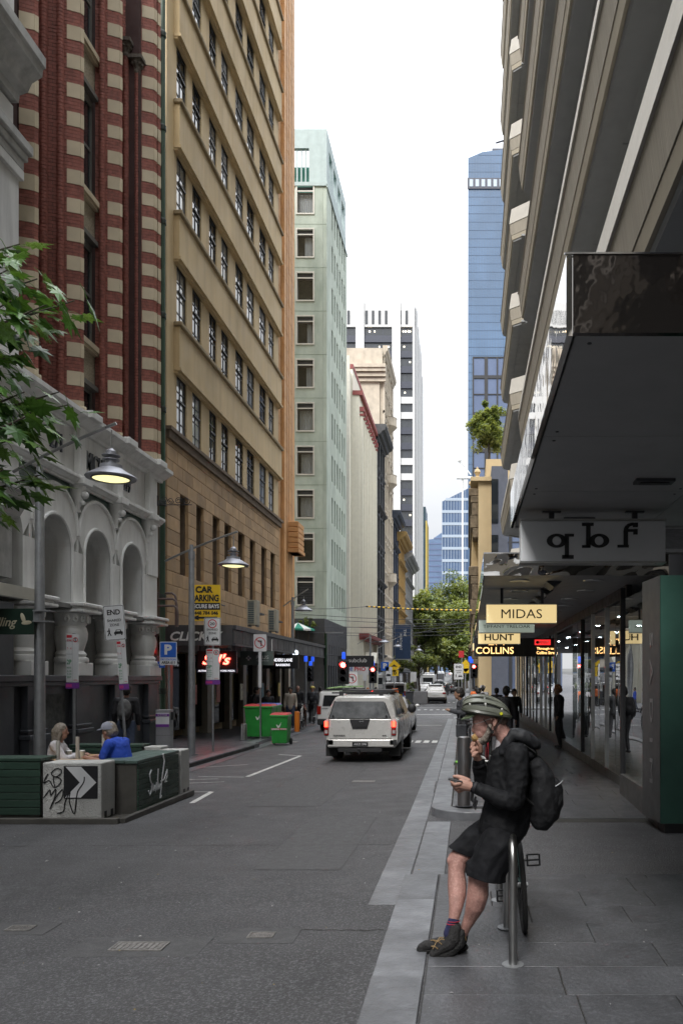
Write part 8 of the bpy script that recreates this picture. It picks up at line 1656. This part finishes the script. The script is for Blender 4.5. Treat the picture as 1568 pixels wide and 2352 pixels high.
for i in (4, 9, 14): b.tube([hp(.1+(pi-.2)*i/18, v_, .955) for v_ in [-1+k*.1 for k in range(21)]], .012, 6)
b.tube([hp(pi*.0+.12+i*(pi-.24)/24, 1, 1.03) for i in range(25)], .016, 6); b.tube([hp(.12+i*(pi-.24)/24, -1, 1.03) for i in range(25)], .016, 6); obj('helmet_rim', b, MAT('helmet_dark_olive', (.045,.05,.035), .4, coat=.2), man, smooth=True)
b = MB(); n = 10; vs = []
for i in range(n+1):
    v_ = -1+2*i/n; tip = M(478+70*abs(v_)**1.6, 350-20*abs(v_), v_*.085); rt_ = M(575+20*abs(v_), 268+25*abs(v_), v_*.1); vs += [rt_, tip, tip+Vector((0,0,-.006)), rt_+Vector((0,0,-.012))]
b.add(vs, [(4*i+q, 4*i+(q+1) % 4, 4*i+4+(q+1) % 4, 4*i+4+q) for i in range(n) for q in range(4)]); obj('helmet_visor', b, MAT('visor_green', (.13,.17,.105), .4, var=.15), man, smooth=True)
b = MB(); b.lathe([(.001,0),(.011,0),(.011,.003)], 0, 0, 14); b.xf(Matrix.Rotation(pi/2, 4, 'X')); o = obj('helmet_badge', b, MAT('badge_yellow', (.6,.6,.02), .4), man, M(787,299,-.116))
m_strap = MAT('strap_black', (.012,.012,.012), .8); b = MB()
for s in (-1,1):
    b.tube([M(650,340,s*.095),M(690,400,s*.1),M(718,440,s*.092),M(716,500,s*.06),M(714,560,s*.03)], .009, 6, flat=.35); b.tube([M(800,330,s*.095),M(760,395,s*.1),M(718,440,s*.092)], .008, 6, flat=.35); b.cbox(*M(718,440,s*.095), .022, .01, .02)
b.tube([M(710,530,-.03),M(706,620,-.03)], .01, 6, flat=.4); obj('helmet_strap', b, m_strap, man)
# --- food and phone: things held
fd = thing('pastry', 'pastry in a white wrapper held to the mouth of the man in the helmet', 'food', m(588,490,-.0)); o_ = m(588,490,0); b = MB(); b.ball(m(590,492,-.005)-o_, .026, 7, sc=(1.1,.9,1)); obj('pastry_piece', fuse(b, .004, 1, 'food', (.003, 60)), MAT('pastry_gold', (.4,.25,.09), .8, var=.3, vs=40), fd)
b = MB(); b.add([m(560,470,0)-o_, m(585,460,.02)-o_, m(600,480,-.02)-o_, m(575,500,-.02)-o_, m(630,630,-.03)-o_, m(660,640,-.03)-o_, m(675,662,-.03)-o_, m(640,655,-.02)-o_], [(0,1,2,3),(4,5,6,7)]); obj('wrapper', b, m_white, fd)
t = thing('mobile_phone', 'black phone in the hand of the man in the helmet', 'phone', m(440,808,-.135), (0,-radians(-10),0)); b = MB(); b.box(-.055,.045,-.036,.036,-.005,.005); obj('phone_body', b, m_black, t, bevel=.004, seg=2)
# --- backpack
bp = thing('backpack', 'black daypack on the back of the man in the helmet', 'backpack', m(1150,900,0)); o_ = m(1150,900,0)
def cb_(mb, pts):
    P_ = [(m(x,y,d)-o_, r*S) for x, y, d, r in pts]
    for (p, r), (q, s) in zip(P_, P_[1:]): limb(mb, p, q, r, s, n=12)
b = MB()
for d in (-.09, 0, .09): cb_(b, [(1065,700,d,62),(1110,800,d,88),(1120,920,d,112),(1125,1060,d,105),(1100,1120,d,85)])
obj('pack_body', fuse(b, .009, 3, 'pack', (.007, 12)), MAT('pack_black', (.010,.0105,.012), .75, spec=.25, var=.25, vs=8, bump=.4, bs=18), bp)
b = MB()
for d in (-.07, 0, .07): cb_(b, [(1190,880,d,72),(1195,1000,d,74),(1175,1080,d,62)])
obj('front_pocket', fuse(b, .009, 3, 'pocket', (.008, 14)), MAT('pack_pocket', (.013,.0135,.015), .75, spec=.25, var=.25, vs=8, bump=.4, bs=18), bp)
b = MB()
for s in (-1,1): pts = [(1040,600,s*.1),(960,540,s*.12),(880,600,s*.14),(850,720,s*.15),(930,900,s*.15),(1040,1010,s*.13)]; b.tube([m(*p)-o_ for p in pts], .024, 8, flat=.35)
obj('shoulder_strap', b, m_strap, bp, smooth=True)
b = MB(); b.tube([m(1060+i*18, 868+ (i-5)**2*-1.6, -.135)-o_ for i in range(12)], .004, 5); b.tube([m(1095,840,-.14)-o_, m(1062,878,-.15)-o_], .006, 5); obj('zip', b, m_galv, bp)
